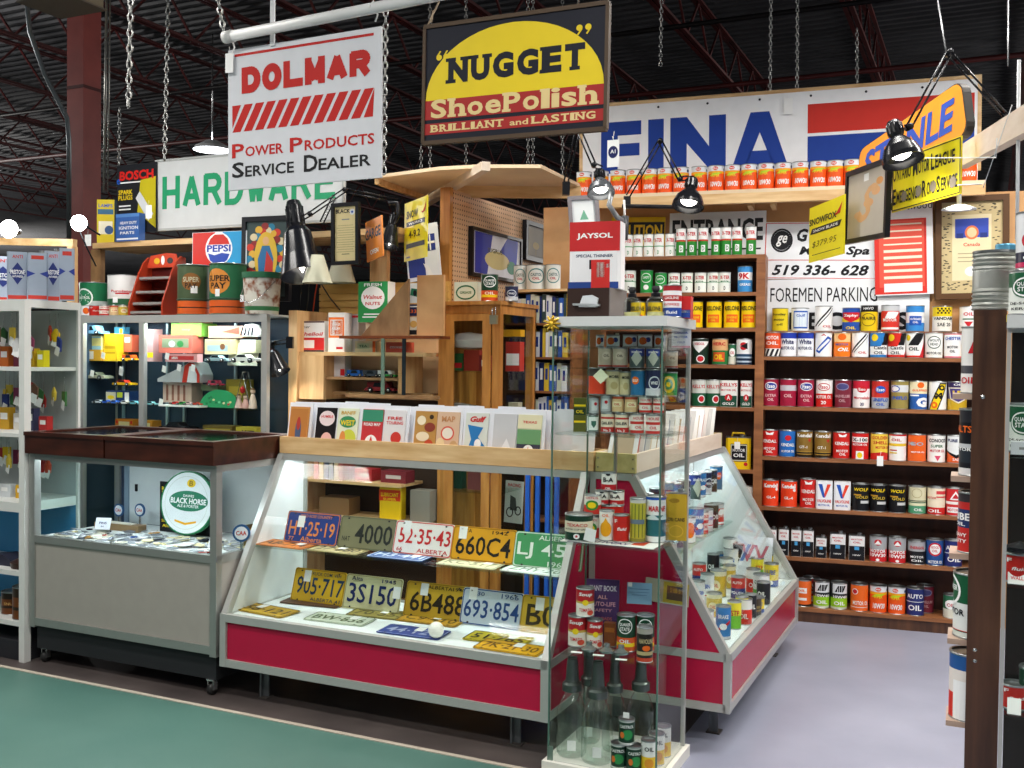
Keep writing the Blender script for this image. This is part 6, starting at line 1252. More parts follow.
# picture card leaning on the white far end
x = -1.16; o = carton('picture_card', 'white card with red and blue letters propped at the far counter end', .2, .004, .24, M('dfe3ea'), [('T', 'VV', 0, .6, .8, .4, M('c86a7a'), .02), ('P', [(-.4, .4), (-.3, .4), (-.1, .8), (-.2, .8)], M('6a8ac8'), .0014)], C.P(-1.17, 5.72, .393), C.yaw - .1, rx=-.2)

# ---------------------------------------------------------------- badges in the grey counter
GZ = .656
ov = empty('oval_sign', 'large white oval ale sign with green rim and a green oval badge', 'sign', C.P(C.at(183, 540, 4.1)[0], 4.12, GZ + .01), C.yaw, None, -.12)
wo = C.at(215, 500, 4.1)[0] - C.at(161, 500, 4.1)[0]; ho = C.at(188, 469, 4.1)[1] - C.at(188, 533, 4.1)[1]
b = B(); n = 40; b.prism([(wo / 2 * math.cos(2 * PI * k / n), ho / 2 + ho / 2 * math.sin(2 * PI * k / n)) for k in range(n)], 'y', -.012, .012, M('1f7a4c', .3)); b.part('board', ov)
l = B(); mp = flat(-.012); l.oval(mp, 0, ho / 2, wo * .94, ho * .955, M('eef2f2', .3), .001, 40); l.ring(mp, -.005, ho / 2, wo * .8, ho * .83, .002, M('c9cfc0'), .0014, 40); l.oval(mp, .01, ho * .53, wo * .72, ho * .32, M('2a7a5a'), .0018, 32)
l.text(mp, 'DAWES', .01, ho * .61, wo * .2, ho * .04, WHITE, lift=.0026); l.text(mp, 'BLACK HORSE', .01, ho * .53, wo * .66, ho * .09, WHITE, .03, lift=.0026); l.text(mp, 'ALE & PORTER', .01, ho * .45, wo * .4, ho * .045, WHITE, lift=.0026)
l.oval(mp, .02, ho * .81, wo * .16, ho * .13, M('f0c81e'), .0018); l.text(mp, 'B', .02, ho * .81, wo * .07, ho * .08, M('8a6a1a'), lift=.0026)
l.poly(mp, [(-wo * .2, ho * .23), (-.0, ho * .19), (wo * .2, ho * .23), (wo * .2, ho * .2), (0, ho * .155), (-wo * .2, ho * .2)], M('f0b01e'), .0018); l.part('lettering', ov)
x = C.at(160, 530, 4.16)[0]; carton('tin_sign', 'black tin sign with yellow letters behind the oval sign', .19, .01, .27, M('17171c', .35), [('T', 'Red', -.3, .86, .24, .08, YEL), ('T', 'Top', -.3, .76, .24, .08, YEL), ('T', 'OLD', -.2, .44, .5, .1, YEL, .04), ('T', 'Stock', -.28, .22, .3, .06, YEL), ('T', 'Ale', -.28, .12, .24, .06, YEL)], C.P(x + .06, 4.2, GZ), C.yaw)
b = B(); b.box(-.06, .06, -.008, .008, 0, .2, BLACK); b.thing('black_stand', 'black stand holding up the oval sign', 'stand', C.P(C.at(203, 530, 4.17)[0], 4.19, GZ), C.yaw)
for px, py, v, d, lab in ((119, 510, 4.2, .072, 'round blue rimmed automobile club badge by the door rail'), (140, 510, 4.22, .072, 'round blue rimmed automobile club badge by the black tin sign'), (241.5, 533, 3.92, .085, 'round white automobile club badge under the wood patterned card')):
 x, z = C.at(px, py, v); t = empty('club_badge', lab, 'badge', C.P(x, v, z - d / 2), C.yaw + (.5 if px > 200 else 0)); c = B()
 c.prism([(d / 2 * math.cos(2 * PI * k / 24), d / 2 + d / 2 * math.sin(2 * PI * k / 24)) for k in range(24)], 'y', -.004, .004, M('2f5a8a', .3)); c.part('disc', t)
 l = B(); l.oval(flat(-.004), 0, d / 2, d * .76, d * .76, M('e9ecf0'), .0008); l.text(flat(-.004), 'CAA', 0, d / 2, d * .6, d * .26, M('c8362e'), .03, lift=.0016); l.part('lettering', t)
 if z - d / 2 > GZ + .006: c = B(); c.box(-.006, .006, -.002, .003, -(z - d / 2 - GZ), .005, STEEL); c.part('post', t)
x, z = C.at(102, 524, 3.95); o = carton('price_card', 'tilted white price card among the badges', .085, .003, .062, M('e6e9f2'), [('T', 'PINS', 0, .55, .5, .2, n_), ('T', '$5', 0, .25, .2, .12, n_)], C.P(x, 3.95, GZ + .03), C.yaw + .3, rx=-.35)
x, z = C.at(212, 528, 4.0); carton('price_card', 'blank white card at the oval sign foot', .05, .003, .1, M('e6e9ee'), [], C.P(C.at(211, 530, 3.9)[0], 3.9, GZ), C.yaw - .2, rx=-.25)
x = C.at(243, 530, 4.3)[0]; carton('wood_card', 'brown patterned long card standing by the side glass', .26, .006, .11, M('8a7f55', .5), [('R', -.2, .7, .5, .2, M('b9a24a')), ('R', .1, .3, .6, .16, M('6a5a3a')), ('R', .3, .72, .2, .2, M('9a8a4a'))], C.P(-3.33, 4.16, GZ), C.yaw + PI / 2 - .1)
x = C.at(134, 528, 4.22)[0]; b = B(); b.box(-.16, .16, -.03, .03, 0, .035, M('8a7050', .5)); b.box(-.14, .1, -.02, .02, .035, .04, M('e6e2d6')); b.thing('card_tray', 'low tan tray of cards before the round badges', 'tray', C.P(x, 4.12, GZ), C.yaw)
b = B(); b.lathe([(.0005, 0), (.05, 0), (.055, .02), (.03, .09), (.018, .1)], M('6a4a3a', .35), 14, sx=1.9, sy=.9); b.thing('brown_purse', 'dark brown folded purse at the shelf end of the badges', 'purse', C.P(C.at(52, 528, 4.1)[0], 4.13, GZ), C.yaw)
rnd = random.Random(11); PINC = ['e8e8ea', 'c9ccd2', 'b9bcc4', 'd8d4c4', 'd9b23a', '3a5aa0', 'a9382e', '8a8f98', '2a3040', 'e3d7a8', 'b0854a']
PN = {'e8e8ea': 'white', 'c9ccd2': 'silver', 'b9bcc4': 'steel grey', 'd8d4c4': 'ivory', 'd9b23a': 'gold', '3a5aa0': 'blue', 'a9382e': 'red', '8a8f98': 'grey', '2a3040': 'black', 'e3d7a8': 'cream', 'b0854a': 'bronze'}
for i in range(120):
 u = rnd.uniform(-4.44, -3.33); v = rnd.uniform(3.80, 4.12); cc = rnd.choice(['e8e8ea', 'c9ccd2', 'b9bcc4', 'd8d4c4', '8a8f98', 'c9ccd2', 'e3d7a8', '2a3040'] if rnd.random() < .86 else PINC); s = rnd.uniform(.014, .034); kind = rnd.choice('ords'); m = M(cc, .25, .4 if cc in ('c9ccd2', 'b9bcc4', 'd9b23a', '8a8f98') else 0); b = B(); th = .004
 if kind == 'o': b.lathe([(s, 0), (s, th), (s * .8, th + .002), (.0005, th + .002)], m, 14, sx=1.3)
 elif kind == 'r': b.lathe([(s, 0), (s, th), (.0005, th + .003)], m, 14)
 elif kind == 'd': b.prism([(-s * 1.6, -s * .5), (s * 1.6, -s * .5), (s * 1.9, s * .5), (-s * 1.3, s * .6)], 'z', 0, th, m)
 else: b.prism([(-s, -s * .7), (s, -s * .7), (s, s * .7), (0, s * 1.1), (-s, s * .7)], 'z', 0, th, m)
 shp = {'o': 'oval', 'r': 'round', 'd': 'bar', 's': 'shield'}[kind]
 o = b.thing('pin_badge', f'{PN[cc]} {shp} pin badge lying among the badges in the grey counter', 'badge', C.P(u, v, GZ + rnd.choice((0, .004, .008, .013))), rnd.uniform(0, 6), f'{PN[cc]} {shp} badges in the grey counter', rnd.uniform(-.15, .05))

# ---------------------------------------------------------------- toys in the glass case
def tyx(px, v=5.0): return C.at(px, 360, v)[0]

TG = 'toy vehicles in the aluminium framed case'

def car(px, v, z, L, colr, lab, roof=None, kind='car', dirn=1):
 t = empty('toy_' + ('car' if kind == 'car' else kind), lab, 'toy car', C.P(tyx(px, v), v, z), C.yaw + (0 if dirn > 0 else PI)); h = L * .2; w = L * .38; m = M(colr, .25)
 r = L * .08; b = B()
 body = [(-L / 2, r * .7), (L / 2, r * .7), (L / 2, h * .62), (L * .42, h * .72), (L * .18, h * .75), (-L * .32, h * .78), (-L / 2, h * .66)]
 b.prism(body, 'y', -w / 2, w / 2, m); b.part('body', t)
 cab = [(-L * .3, h * .76), (L * .2, h * .74), (L * .08, h * 1.25), (-L * .2, h * 1.25)] if kind == 'car' else [(-L * .45, h * .76), (L * .3, h * .74), (L * .22, h * 1.6), (-L * .44, h * 1.6)]
 b = B(); b.prism(cab, 'y', -w * .4, w * .4, M(roof or colr, .25)); c = b.part('cabin', t)
 b = B()
 for y in (-w * .405, w * .405):
  zt = 1.2 if kind == 'car' else 1.5; b.add([(-L * .25, y, h * .84), (L * .14, y, h * .82), (L * .06, y, h * zt), (-L * .19, y, h * zt)], [(0, 1, 2, 3)], M('1a2026', .1))
 b.part('window', c)
 for sx in (-.3, .31):
  for y in (-w / 2, w / 2):
   b = B(); b.tube([(sx * L, y - .006, r), (sx * L, y + .006, r)], r, BLACK, 12); b.tube([(sx * L, y - .008, r), (sx * L, y + .008, r)], r * .5, STEEL, 10); b.part('wheel', t)
 return t

def toybox(px, v, z, wpx, hpx, colr, ps, lab, d=.08, group=None, name='toy_box'):
 k = (C.P(tyx(px, v), v, z) - CAM).dot(FWD) / FOC
 return carton(name, lab, wpx * k * 1.08, d, hpx * k, M(colr, .5), ps, C.P(tyx(px, v), v, z), C.yaw, group, cat='toy box')

S1, S2, S3, S4 = TYS
car(94, 4.9, S1 + .165, .2, '7fb0cc', 'light blue toy station wagon on its yellow and blue box', kind='van'); toybox(94, 4.95, S1 + .07, 36, 14, 'e8dc8a', [('R', 0, .14, 1, .28, M('8fc0d8')), ('R', 0, .9, 1, .1, M('8fc0d8'))], 'yellow and light blue toy box under the wagon', .12)
toybox(92, 4.93, S1, 40, 11, 'c8962a', [('r', -.3, .5, .16, .7, M('e8e0d0')), ('r', -.06, .5, .14, .7, M('c83a2a')), ('r', .2, .5, .16, .7, M('e8e0d0'))], 'ochre toy box with small pictures along its side', .12)
toybox(116, 4.95, S1, 16, 27, 'e8c020', [('R', 0, .5, .8, .1, M('c89a10')), ('R', 0, .3, .8, .06, M('c89a10'))], 'yellow stacked toy boxes column', .1)
car(131, 4.9, S1, .13, 'e8b41e', 'yellow and orange toy truck on the upper shelf', 'd85a1e', 'van')
toybox(132, 5.0, S1 + .06, 11, 17, 'd8684a', [('r', 0, .7, .6, .3, M('f0e0d0'))], 'salmon toy box by the frame post'); toybox(122, 5.02, S1 + .17, 12, 8, '4a9ac0', [('r', .2, .5, .3, .6, YEL)], 'small blue toy box on the yellow column', .05)
car(97, 4.9, S2 + .15, .21, 'b0b09a', 'grey green toy limousine on a clear stand', '8a8a7a'); B().box(-.12, .12, -.06, .06, 0, .148, GLASS).thing('acrylic_stand', 'clear acrylic stand under the toy limousine', 'stand', C.P(tyx(96, 4.9), 4.9, S2), C.yaw)
car(125, 4.88, S2 + .115, .16, 'e0b01e', 'yellow and red toy convertible on its blue box', 'd83a2a'); toybox(124, 4.92, S2, 29, 13, '1f3a6a', [('r', -.3, .55, .42, .7, M('d8d0b0')), ('r', .08, .7, .24, .4, M('c8d43a')), ('r', .38, .6, .18, .6, WHITE), ('O', -.3, .5, .3, .3, YEL, .0014)], 'dark blue toy box with a picture of a yellow car', .1)
for px, cc, lab in ((100, 'c8d0d8', 'small silver toy car, lower row, nearest the shelf post'), (107, '2a5ab8', 'small blue toy car in the lower row'), (116, '3a6ac8', 'small blue and white toy racer in the lower row'), (126, 'e8e8e4', 'small white toy car in the lower row'), (135, '7ac0d0', 'small turquoise toy car beside the frame post'), (152, '8ac8d0', 'pale turquoise toy car behind the frame post')):
 car(px, 4.85, S2, .1, cc, lab)
toybox(90, 4.95, S3 + .0, 18, 30, 'b8862a', [('r', 0, .85, .7, .2, M('e0c890'))], 'brown yellow carton standing low in the case'); toybox(129, 4.95, S3, 22, 30, 'd8821e', [('r', 0, .8, .6, .24, M('e8d8a0')), ('R', -.4, .9, .1, .1, RED), ('R', .4, .9, .1, .1, RED)], 'orange carton with pale window low in the case'); toybox(152, 4.95, S3, 12, 30, 'd8902a', [('r', 0, .8, .6, .24, M('e8d8a0'))], 'narrow orange carton beside the frame post')
# right bay
toybox(194, 5.0, S1 + .16, 36, 13, '7cba4a', [('T', 'toy', 0, .5, .3, .2, M('a8d880'))], 'light green flat box at the top of the case', .14); toybox(196, 5.02, S1 + .245, 24, 5, 'c87a7a', [], 'dusty pink box lid on the green box', .12)
toybox(233, 5.0, S1 + .15, 40, 12, 'b08a74', [('P', [(-.1, .5), (.4, .9), (.4, .3)], M('c84a3a')), ('R', -.3, .5, .3, .5, M('8a9a7a'))], 'brownish pink flat box beside the light green one', .14)
t_ = toybox(181, 4.93, S1 + .055, 40, 18, 'c86a5a', [('r', 0, .55, .8, .5, M('8a9a7a')), ('O', -.1, .5, .2, .36, M('d8e0e0'), .0014), ('O', .15, .5, .2, .36, M('3a8a4a'), .0014)], 'red boxed farm set with picture of animals', .1)
toybox(184, 4.86, S1, 38, 8, 'd8a0a0', [('r', 0, .5, .8, .5, M('c83a3a')), ('r', -.2, .5, .2, .3, WHITE)], 'long pale pink toy box at the shelf front', .05)
toybox(152, 4.95, S1, 14, 32, 'c8a0a0', [('R', 0, .2, 1, .16, YEL)], 'pink rolled package by the frame post')
toybox(223, 4.93, S1 + .05, 30, 15, 'd8c89a', [('r', 0, .4, .8, .4, M('a9bcc0')), ('O', .2, .5, .2, .4, M('8a5a3a'), .0014)], 'cream boxed village set', .1)
b = B(); b.box(-.11, .11, -.07, .07, 0, .012, M('e0dcc8')); b.thing('picture_book', 'white picture book standing among the toy boxes', 'book', C.P(tyx(241, 4.92), 4.95, S1 + .05), C.yaw, None, PI / 2 - .2)
car(219, 4.86, S1, .17, '9ab8c0', 'pale blue toy sedan at the shelf front'); car(246, 4.86, S1, .2, 'e9e9e6', 'long white toy convertible at the shelf front')
toybox(252, 4.95, S1 + .06, 18, 13, 'd8d8b0', [('R', 0, .9, 1, .2, M('e8e8e0'))], 'pale boxed toy behind the white convertible'); b = B(); b.lathe([(.0005, 0), (.045, .005), (.05, .035), (.035, .075), (.0005, .085)], M('e8e8e4', .4), 14, sx=1.4)
o = b.thing('toy_zebra', 'black and white striped toy lying on the pale box', 'toy', C.P(tyx(252, 4.95), 4.95, S1 + .155), C.yaw); l = B()
for k in range(4): l.poly(flat(-.051), [(-.05 + k * .028, .01), (-.038 + k * .028, .01), (-.02 + k * .024, .06), (-.032 + k * .024, .06)], BLACK)
l.part('stripe', o)
# tin garage roof, stands, cars lower
b = B(); b.prism([(-.17, 0), (.17, 0), (.17, .05), (.13, .12), (.09, .13), (.04, .1), (-.17, .02)], 'y', -.06, .06, M('c9cdd0', .3, .3)); o = b.thing('tin_toy', 'silver tin toy with a red arched front', 'toy', C.P(tyx(183, 4.9), 4.92, S2 + .15), C.yaw)
l = B(); l.poly(flat(-.06), [(.03, 0), (.17, 0), (.17, .05), (.13, .12), (.09, .125), (.05, .1)], M('c83a2a')); l.poly(flat(-.061), [(.07, 0), (.15, 0), (.15, .05), (.12, .1), (.09, .1)], M('d8dcdf'), .0012); l.part('arch_front', o)
toybox(183, 4.95, S2 + .02, 34, 20, 'c8b0a0', [('R', -.35 + 0, .5, .08, .8, M('8a5a4a')), ('R', -.15, .5, .08, .8, M('8a5a4a')), ('R', .05, .5, .08, .8, M('8a5a4a')), ('R', .25, .5, .08, .8, M('8a5a4a')), ('R', 0, .92, 1, .1, M('d8c8b8'))], 'pink toy depot with brown pillars', .1)
for px, cc, lab in ((176, 'd83a3a', 'tiny red toy car before the depot'), (183, '3a9a4a', 'tiny green toy car before the depot'), (190, 'e8c8c8', 'tiny pale toy car before the depot'), (197, 'c84a3a', 'tiny red toy car beside the green board')): car(px, 4.85, S2 + .012, .075, cc, lab)
b = B(); b.box(-.16, .16, -.04, .04, 0, .01, WHITE); b.thing('display_ledge', 'white ledge carrying tiny cars before the depot', 'ledge', C.P(tyx(183, 4.85), 4.85, S2), C.yaw)
car(216, 4.92, S2 + .13, .11, 'a8324a', 'dark red toy car above the green board', 'c0405a', 'van')
toybox(214, 4.97, S2 + .1, 20, 6, '7a8a6a', [], 'grey green box under the dark red car'); toybox(240, 5.0, S2, 22, 28, '8a7a2a', [('R', 0, .6, .7, .3, M('b8a03a'))], 'olive toy box behind the dolls', .08)
b = B(); pts = [(.15 * math.cos(PI * k / 12), .11 * math.sin(PI * k / 12)) for k in range(13)]; b.prism(pts, 'y', -.008, .008, M('2f9a62', .4)); o = b.thing('toy_board', 'green half round game board leaning in the case', 'toy', C.P(tyx(219, 4.9), 4.9, S2), C.yaw, None, -.15)
l = B(); [l.oval(flat(-.008), rnd.uniform(-.1, .1), rnd.uniform(.02, .07), .02, .014, M(rnd.choice(('7ad09a', 'c83a3a', '1f7a4a', 'e8d8a0')))) for _ in range(12)]; l.part('print', o)
for px, cc, lab in ((239, 'e8c8bc', 'small pink doll figure by the swing frame'), (246, 'd8a8a0', 'small pink doll figure under the swing frame'), (253, 'e8d0c0', 'tall pale doll figure beside the frame post')):
 t = empty('doll', lab, 'doll', C.P(tyx(px, 4.88), 4.88, S2), C.yaw); s = 1.5 if px == 253 else 1
 B().lathe([(.0005, 0), (.026, .004), (.022, .03 * s), (.012, .055 * s), (.008, .06 * s)], M(cc, .5), 14).part('dress', t); B().lathe([(.0005, .056 * s)] + [(.015 * math.sin(PI * k / 8), .07 * s - .015 * math.cos(PI * k / 8)) for k in range(1, 8)] + [(.0005, .07 * s + .015)], M('f0d0bc', .5), 12).part('head', t); B().lathe([(.0165 * math.sin(PI * k / 8), .072 * s - .0165 * math.cos(PI * k / 8)) for k in range(5, 9)], M('7a5a3a', .6), 12).part('hair', t)
b = B(); A_ = [(-.06, 0, 0), (0, 0, .22), (.06, 0, 0)]; b.tube(A_, .003, STEEL, 5); b.tube([(-.06, .05, 0), (0, .05, .22), (.06, .05, 0)], .003, STEEL, 5); b.tube([(0, 0, .22), (0, .05, .22)], .003, STEEL, 5); b.lathe([(.0005, .09), (.014, .1), (.016, .12), (.0005, .14)], M('c8282a'), 10); b.thing('toy_swing', 'thin wire toy swing with a red seat', 'toy', C.P(tyx(247, 4.9), 4.86, S2), C.yaw)
car(179, 4.88, S3 + .135, .24, '1a1a1e', 'black racing toy car with white number under the lower shelf', '1a1a1e'); toybox(181, 4.93, S3, 40, 17, '5a6a4a', [], 'grey green carton under the black racing car', .12)
toybox(223, 4.93, S3, 34, 30, '6a5a2a', [('R', 0, .85, .9, .1, M('a8983a')), ('R', 0, .7, .9, .06, M('8a3a2a'))], 'dark olive carton with stripes low in the case', .1); toybox(252, 4.93, S3, 24, 30, 'b8a83a', [('T', 'KIT', .1, .8, .6, .2, k_)], 'yellow kit box low in the case', .1)
for px, v, z in ((103, 4.84, S1 + .03), (121, 4.84, S2 + .2), (92, 4.84, S2 + .19), (121, 4.84, S1 - .06), (167, 4.83, S1 + .03), (164, 4.83, S1 - .05), (179, 4.83, S1 - .04), (193, 4.83, S1 - .04), (161, 4.83, S2 + .02)):
 b = B(); b.prism([(-.018, -.01), (.012, -.02), (.02, .02), (-.01, .028)], 'y', -.001, .001, WHITE); b.thing('price_tag', 'white price tag hanging in the toy case', 'price tag', C.P(tyx(px, v), v, z), C.yaw, 'white price tags in the toy case')

# ---------------------------------------------------------------- things on the toy case
TOP = TCH + .001

def ox(px, v=4.9): return C.at(px, 310, v)[0]

def kpx(px, v): return (C.P(ox(px, v), v, TOP) - CAM).dot(FWD) / FOC

t = empty('display_rack', 'dark red curved wooden rack with four empty steps', 'rack', C.P(ox(157, 4.93), 4.93, TOP), C.yaw); k = kpx(157, 4.93); w = 43 * k; h = 60 * k; RD = M('7d2318', .3)
for s in (-1, 1):
 b = B(); b.prism([(-.1, 0), (.1, 0), (.1, h * .98), (.06, h), (.02, h * .9), (-.02, h * .72), (-.06, h * .45), (-.1, h * .2)], 'x', s * w / 2 - .006, s * w / 2 + .006, M('a83a22', .3)); b.part('side', t)
B().box(-w / 2, w / 2, .09, .1, 0, h * .95, M('5d1812', .4)).part('back', t)
for z, y in ((.02, -.095), (.17, -.075), (.36, -.05), (.6, -.02)): b = B(); b.box(-w / 2, w / 2, y, .09, z * h, z * h + .006, RD); b.box(-w / 2, w / 2, y, y + .005, z * h, z * h + .02, M('8f8a86', .4)); b.part('step', t)
b = B(); b.prism([(-w / 2, h * .82), (w / 2, h * .82), (w * .38, h * 1.04), (w * .1, h * 1.06), (-w * .38, h * 1.02)], 'y', .05, .06, M('c8452a', .35)); hd = b.part('header', t); l = B(); l.oval(flat(.05), 0, h * .94, .03, .06, WHITE); l.oval(flat(.05), -.05, h * .93, .05, .04, M('e0b02a')); l.oval(flat(.05), .06, h * .93, .05, .04, M('3a3a3a')); l.part('lettering', hd)
st('drumdark', [(.14, 'd8602a'), (.02, '2a2a22'), (.12, 'd8602a'), (.72, '4a5a40')], ('O', -.1, .66, .6, .34, M('8a5a2a')), ('T', 'SUPER', -.1, .7, .5, .1, M('c8c0a0')), ('T', 'PAY', -.1, .58, .36, .1, M('2a2218')), ('r', 0, .5, .2, .14, WHITE))
st('drumgreen', [(.14, 'd8602a'), (.02, '2a2a22'), (.12, 'd8602a'), (.72, '2f6a48')], ('O', -.35, .64, .8, .5, M('d88a3a')), ('T', 'SUPER', -.3, .7, .7, .12, M('2a2218'), .03), ('T', 'PAY', -.3, .56, .5, .12, M('2a2218'), .03), ('r', -.3, .42, .14, .14, WHITE))
for px, wpx, hpx, key, lab in ((194, 32, 50, 'drumdark', 'dark green drum with orange foot, partly rusty'), (228, 36, 51, 'drumgreen', 'bright green drum with orange foot beside the icon')):
 k = kpx(px, 4.93); p = C.P(ox(px, 4.93), 4.93, TOP); bands, ps = K[key]; o = can('oil_drum', lab, key, wpx * k / 2, hpx * k, bands, ps, p, face_cam(p), None, 'oil drum')
 r = wpx * k / 2; b = B()
 for z in (.0, .3, .97): B().tube([((r + .001) * math.cos(2 * PI * i / 24), (r + .001) * math.sin(2 * PI * i / 24), (z + .012) * hpx * k) for i in range(24)], .004, M('3f5a48', .4), 5, closed=True).part('hoop', o)
RUST = noisy('rusty_white_paint', '8a4a24', 'd9d4c8', (1, 1, 1), 16, .6, 6, .36, .5)
k = kpx(262, 4.9); r = 19 * k; h = 41 * k; b = B(); b.lathe([(r * .86, 0), (r, h)], RUST, 24, cap0=True); b.lathe([(r * .8, .01), (r * .94, h * .98)], M('5a4a3a'), 24); o = b.thing('rusty_pail', 'rusty white pail with a green lid edge at the case end', 'pail', C.P(ox(262, 4.87), 4.87, TOP), C.yaw)
b = B(); b.lathe([(r + .004, h * .86), (r + .006, h), (r * .8, h + .003), (.0005, h + .003)], M('2f6a4a', .5), 24); b.lathe([(r * .88, .02), (r * .9, .045)], M('3a7a4a'), 24); b.part('lid', o)
b = B(); b.tube([(-r, -.02, h * .8), (-r * .6, -r, h * .35), (0, -r * 1.04, h * .25), (r * .6, -r, h * .35), (r, -.02, h * .8)], .003, STEEL, 5); b.part('bail', o)
b = B(); b.box(-.012, .012, -.001, .001, -.04, 0, WHITE); b.thing('price_tag', 'white tag on the rusty pail', 'price tag', C.P(ox(243, 4.78), 4.77, TOP + .11), C.yaw)
st('greenpail', [(.3, 'b9c0bc'), (.7, '1d6a44')], ('O', -.4, .42, .7, .7, M('dfe6e0')), ('O', -.4, .42, .6, .58, M('2a7a52'), .0013), ('T', 'CASTROL', -.4, .42, .5, .1, w_))
k = kpx(90, 4.88); p = C.P(ox(91, 4.95), 4.98, TOP + .05); bands, ps = K['greenpail']; can('grease_pail', 'green grease pail with pale round emblem at the case end', 'greenpail', 14.5 * k, 27 * k, bands, ps, p, face_cam(p), None, 'pail')
b = B(); b.box(-.3, .3, -.1, .1, 0, .049, M('d6d8d6')); b.thing('display_riser', 'white riser behind the small tins on the toy case', 'riser', C.P(ox(108, 5.0), 5.05, TOP), C.yaw)
st('whitepail', [(.3, '2a5a3a'), (.1, 'e0dcd6'), (.6, 'e6e4e2')], ('T', 'Purolator', -.1, .52, .7, .07, r_), ('R', -.1, .45, .4, .04, r_), ('r', -.3, .26, .16, .16, WHITE))
p = C.P(ox(122, 5.0), 5.03, TOP + .05); bands, ps = K['whitepail']; can('white_pail', 'wide white pail with green foot behind the small tins', 'whitepail', 17 * k, 34 * k, bands, ps, p, face_cam(p), None, 'pail')
for px, key, lab in ((87, 'whiteblob', 'small pale tin at the shelf end of the case top'), (95, 'plainred', 'small red tin on the case top'), (105, 'redwhite2', 'small orange red tin on the case top'), (115, 'tanred', 'small tan tin on the case top'), (124, 'c_gold', 'small yellow tin beside the red rack')):
 p = C.P(ox(px, 4.86), 4.86, TOP); bands, ps = K[key]; can('small_tin', lab, key, 5.3 * k, 10.5 * k, bands, ps, p, face_cam(p))

# antifreeze tins on the steel shelf
st_ = [(3, 3.9, 27, 45, 'face', 'at the frame edge'), (17.5, 3.8, 19, 48, 'face', 'blue diamond, second along'), (37.5, 3.83, 19, 47, 'corner', 'turned to its corner in the middle'), (53, 3.95, 16, 50, 'face', 'taller one behind the middle tin'), (67, 3.9, 14, 52, 'corner', 'last one before the red column')]
for px, v, wpx, hpx, f, lab in st_:
 x, z = C.at(px, 297, v); p = C.P(x, v, 1.891); k = (p - CAM).dot(FWD) / FOC
 ps = [('P', [(-.4, .56), (0, .32), (.4, .56), (0, .78)][::1], M('24306e')), ('T', 'PRESTONE', 0, .58, .68, .09, w_, .02, ), ('T', 'ANTI-FREEZE', 0, .49, .5, .04, w_), ('R', 0, .06, .9, .08, M('b8382e')), ('T', 'ANTI', 0, .9, .5, .07, M('b8382e'))]
 if f == 'corner': ps = [('P', [(-.5, .62), (-.1, .56), (-.5, .48)], M('2a3a86')), ('P', [(.5, .62), (.1, .56), (.5, .48)], M('2a3a86')), ('R', 0, .06, .9, .08, M('b8382e')), ('R', 0, .9, .6, .08, M('b8382e'))]
 ftin('antifreeze_tin', f'silver grey antifreeze tin with blue diamond, {lab}', wpx * k, wpx * k * .6, hpx * k, M('98a3b3', .3, .1), ps, p, face_cam(p), px in (37.5, 53))
b = B(); b.lathe([(.06, 0), (.06, .12), (.0005, .12)], GRN, 18, cap0=True); x, z = C.at(27, 297, 4.02); b.thing('green_tin', 'green tin showing over the antifreeze tins', 'tin can', C.P(x, 4.02, 1.98), 0)
b = B(); b.box(-.08, .08, -.05, .05, 0, .088, M('8a8a88')); b.thing('tin_block', 'grey block under the green tin', 'block', C.P(x, 4.02, 1.891), C.yaw)
x0, z0 = C.at(-20, 241, 4.12); x1, z1_ = C.at(75, 243, 4.12); b = B(); b.bar(C.P(x0, 4.12, z0), C.P(x1, 4.12, z1_), .03, .04, PINE); b.thing('pine_rail', 'pine rail behind the antifreeze tins', 'rail')
b = B(); b.box(-.02, .02, -.02, .02, 1.891, z1_ - .02, PINEV); b.thing('pine_post', 'pine post holding the rail beside the antifreeze tins', 'post', C.P(x1 - .02, 4.12, 0), C.yaw)

# items on the steel shelf, key rings hung with tags
rnd = random.Random(5); HC = ['e0b81e', 'c8452a', '2a3a7a', 'd8d8d8', '8a3a5a', '3a6a3a', 'e8c84a', '6a4a3a', 'b02a2a']; HN = ['yellow', 'orange', 'navy', 'silver', 'plum', 'green', 'pale yellow', 'brown', 'red']
for zi, (zt, n) in enumerate(((1.83, 16), (SZ[0] - .02, 16), (SZ[1] - .02, 14))):
 for i in range(n):
  ci = rnd.randrange(9); x = -4.56 + (-i * .032) + rnd.uniform(-.01, .01); v = rnd.choice((3.78, 3.84, 3.95, 4.0)); L_ = rnd.uniform(.05, .13)
  t = empty('key_ring', f'{HN[ci]} key ring, {ORD[i]} from the post, {("under the top", "from the second board", "from the third board")[zi]} of the steel shelf', 'key ring', C.P(x, v, zt - L_ - .09), C.yaw + rnd.uniform(-.5, .5), f'{HN[ci]} key rings on the steel shelf, row {ORD[zi]}')
  m = M(HC[ci], .35); kk = rnd.choice('abc'); b = B()
  if kk == 'a': b.prism([(-.02, 0), (.02, 0), (.026, .06), (0, .085), (-.026, .06)], 'y', -.006, .006, m)
  elif kk == 'b': b.lathe([(.0005, 0), (.022, .008), (.026, .05), (.008, .08)], m, 10, sy=.5)
  else: b.box(-.024, .024, -.005, .005, 0, .08, m)
  b.part('fob', t); B().tube([(0, 0, .08), (0, 0, .09 + L_)], .0015, STEEL, 4).part('cord', t)
  if rnd.random() < .7: b = B(); b.prism([(-.024, -.01), (.012, -.026), (.026, .02), (-.008, .034)], 'y', -.009, -.0075, WHITE); b.part('tag', t)
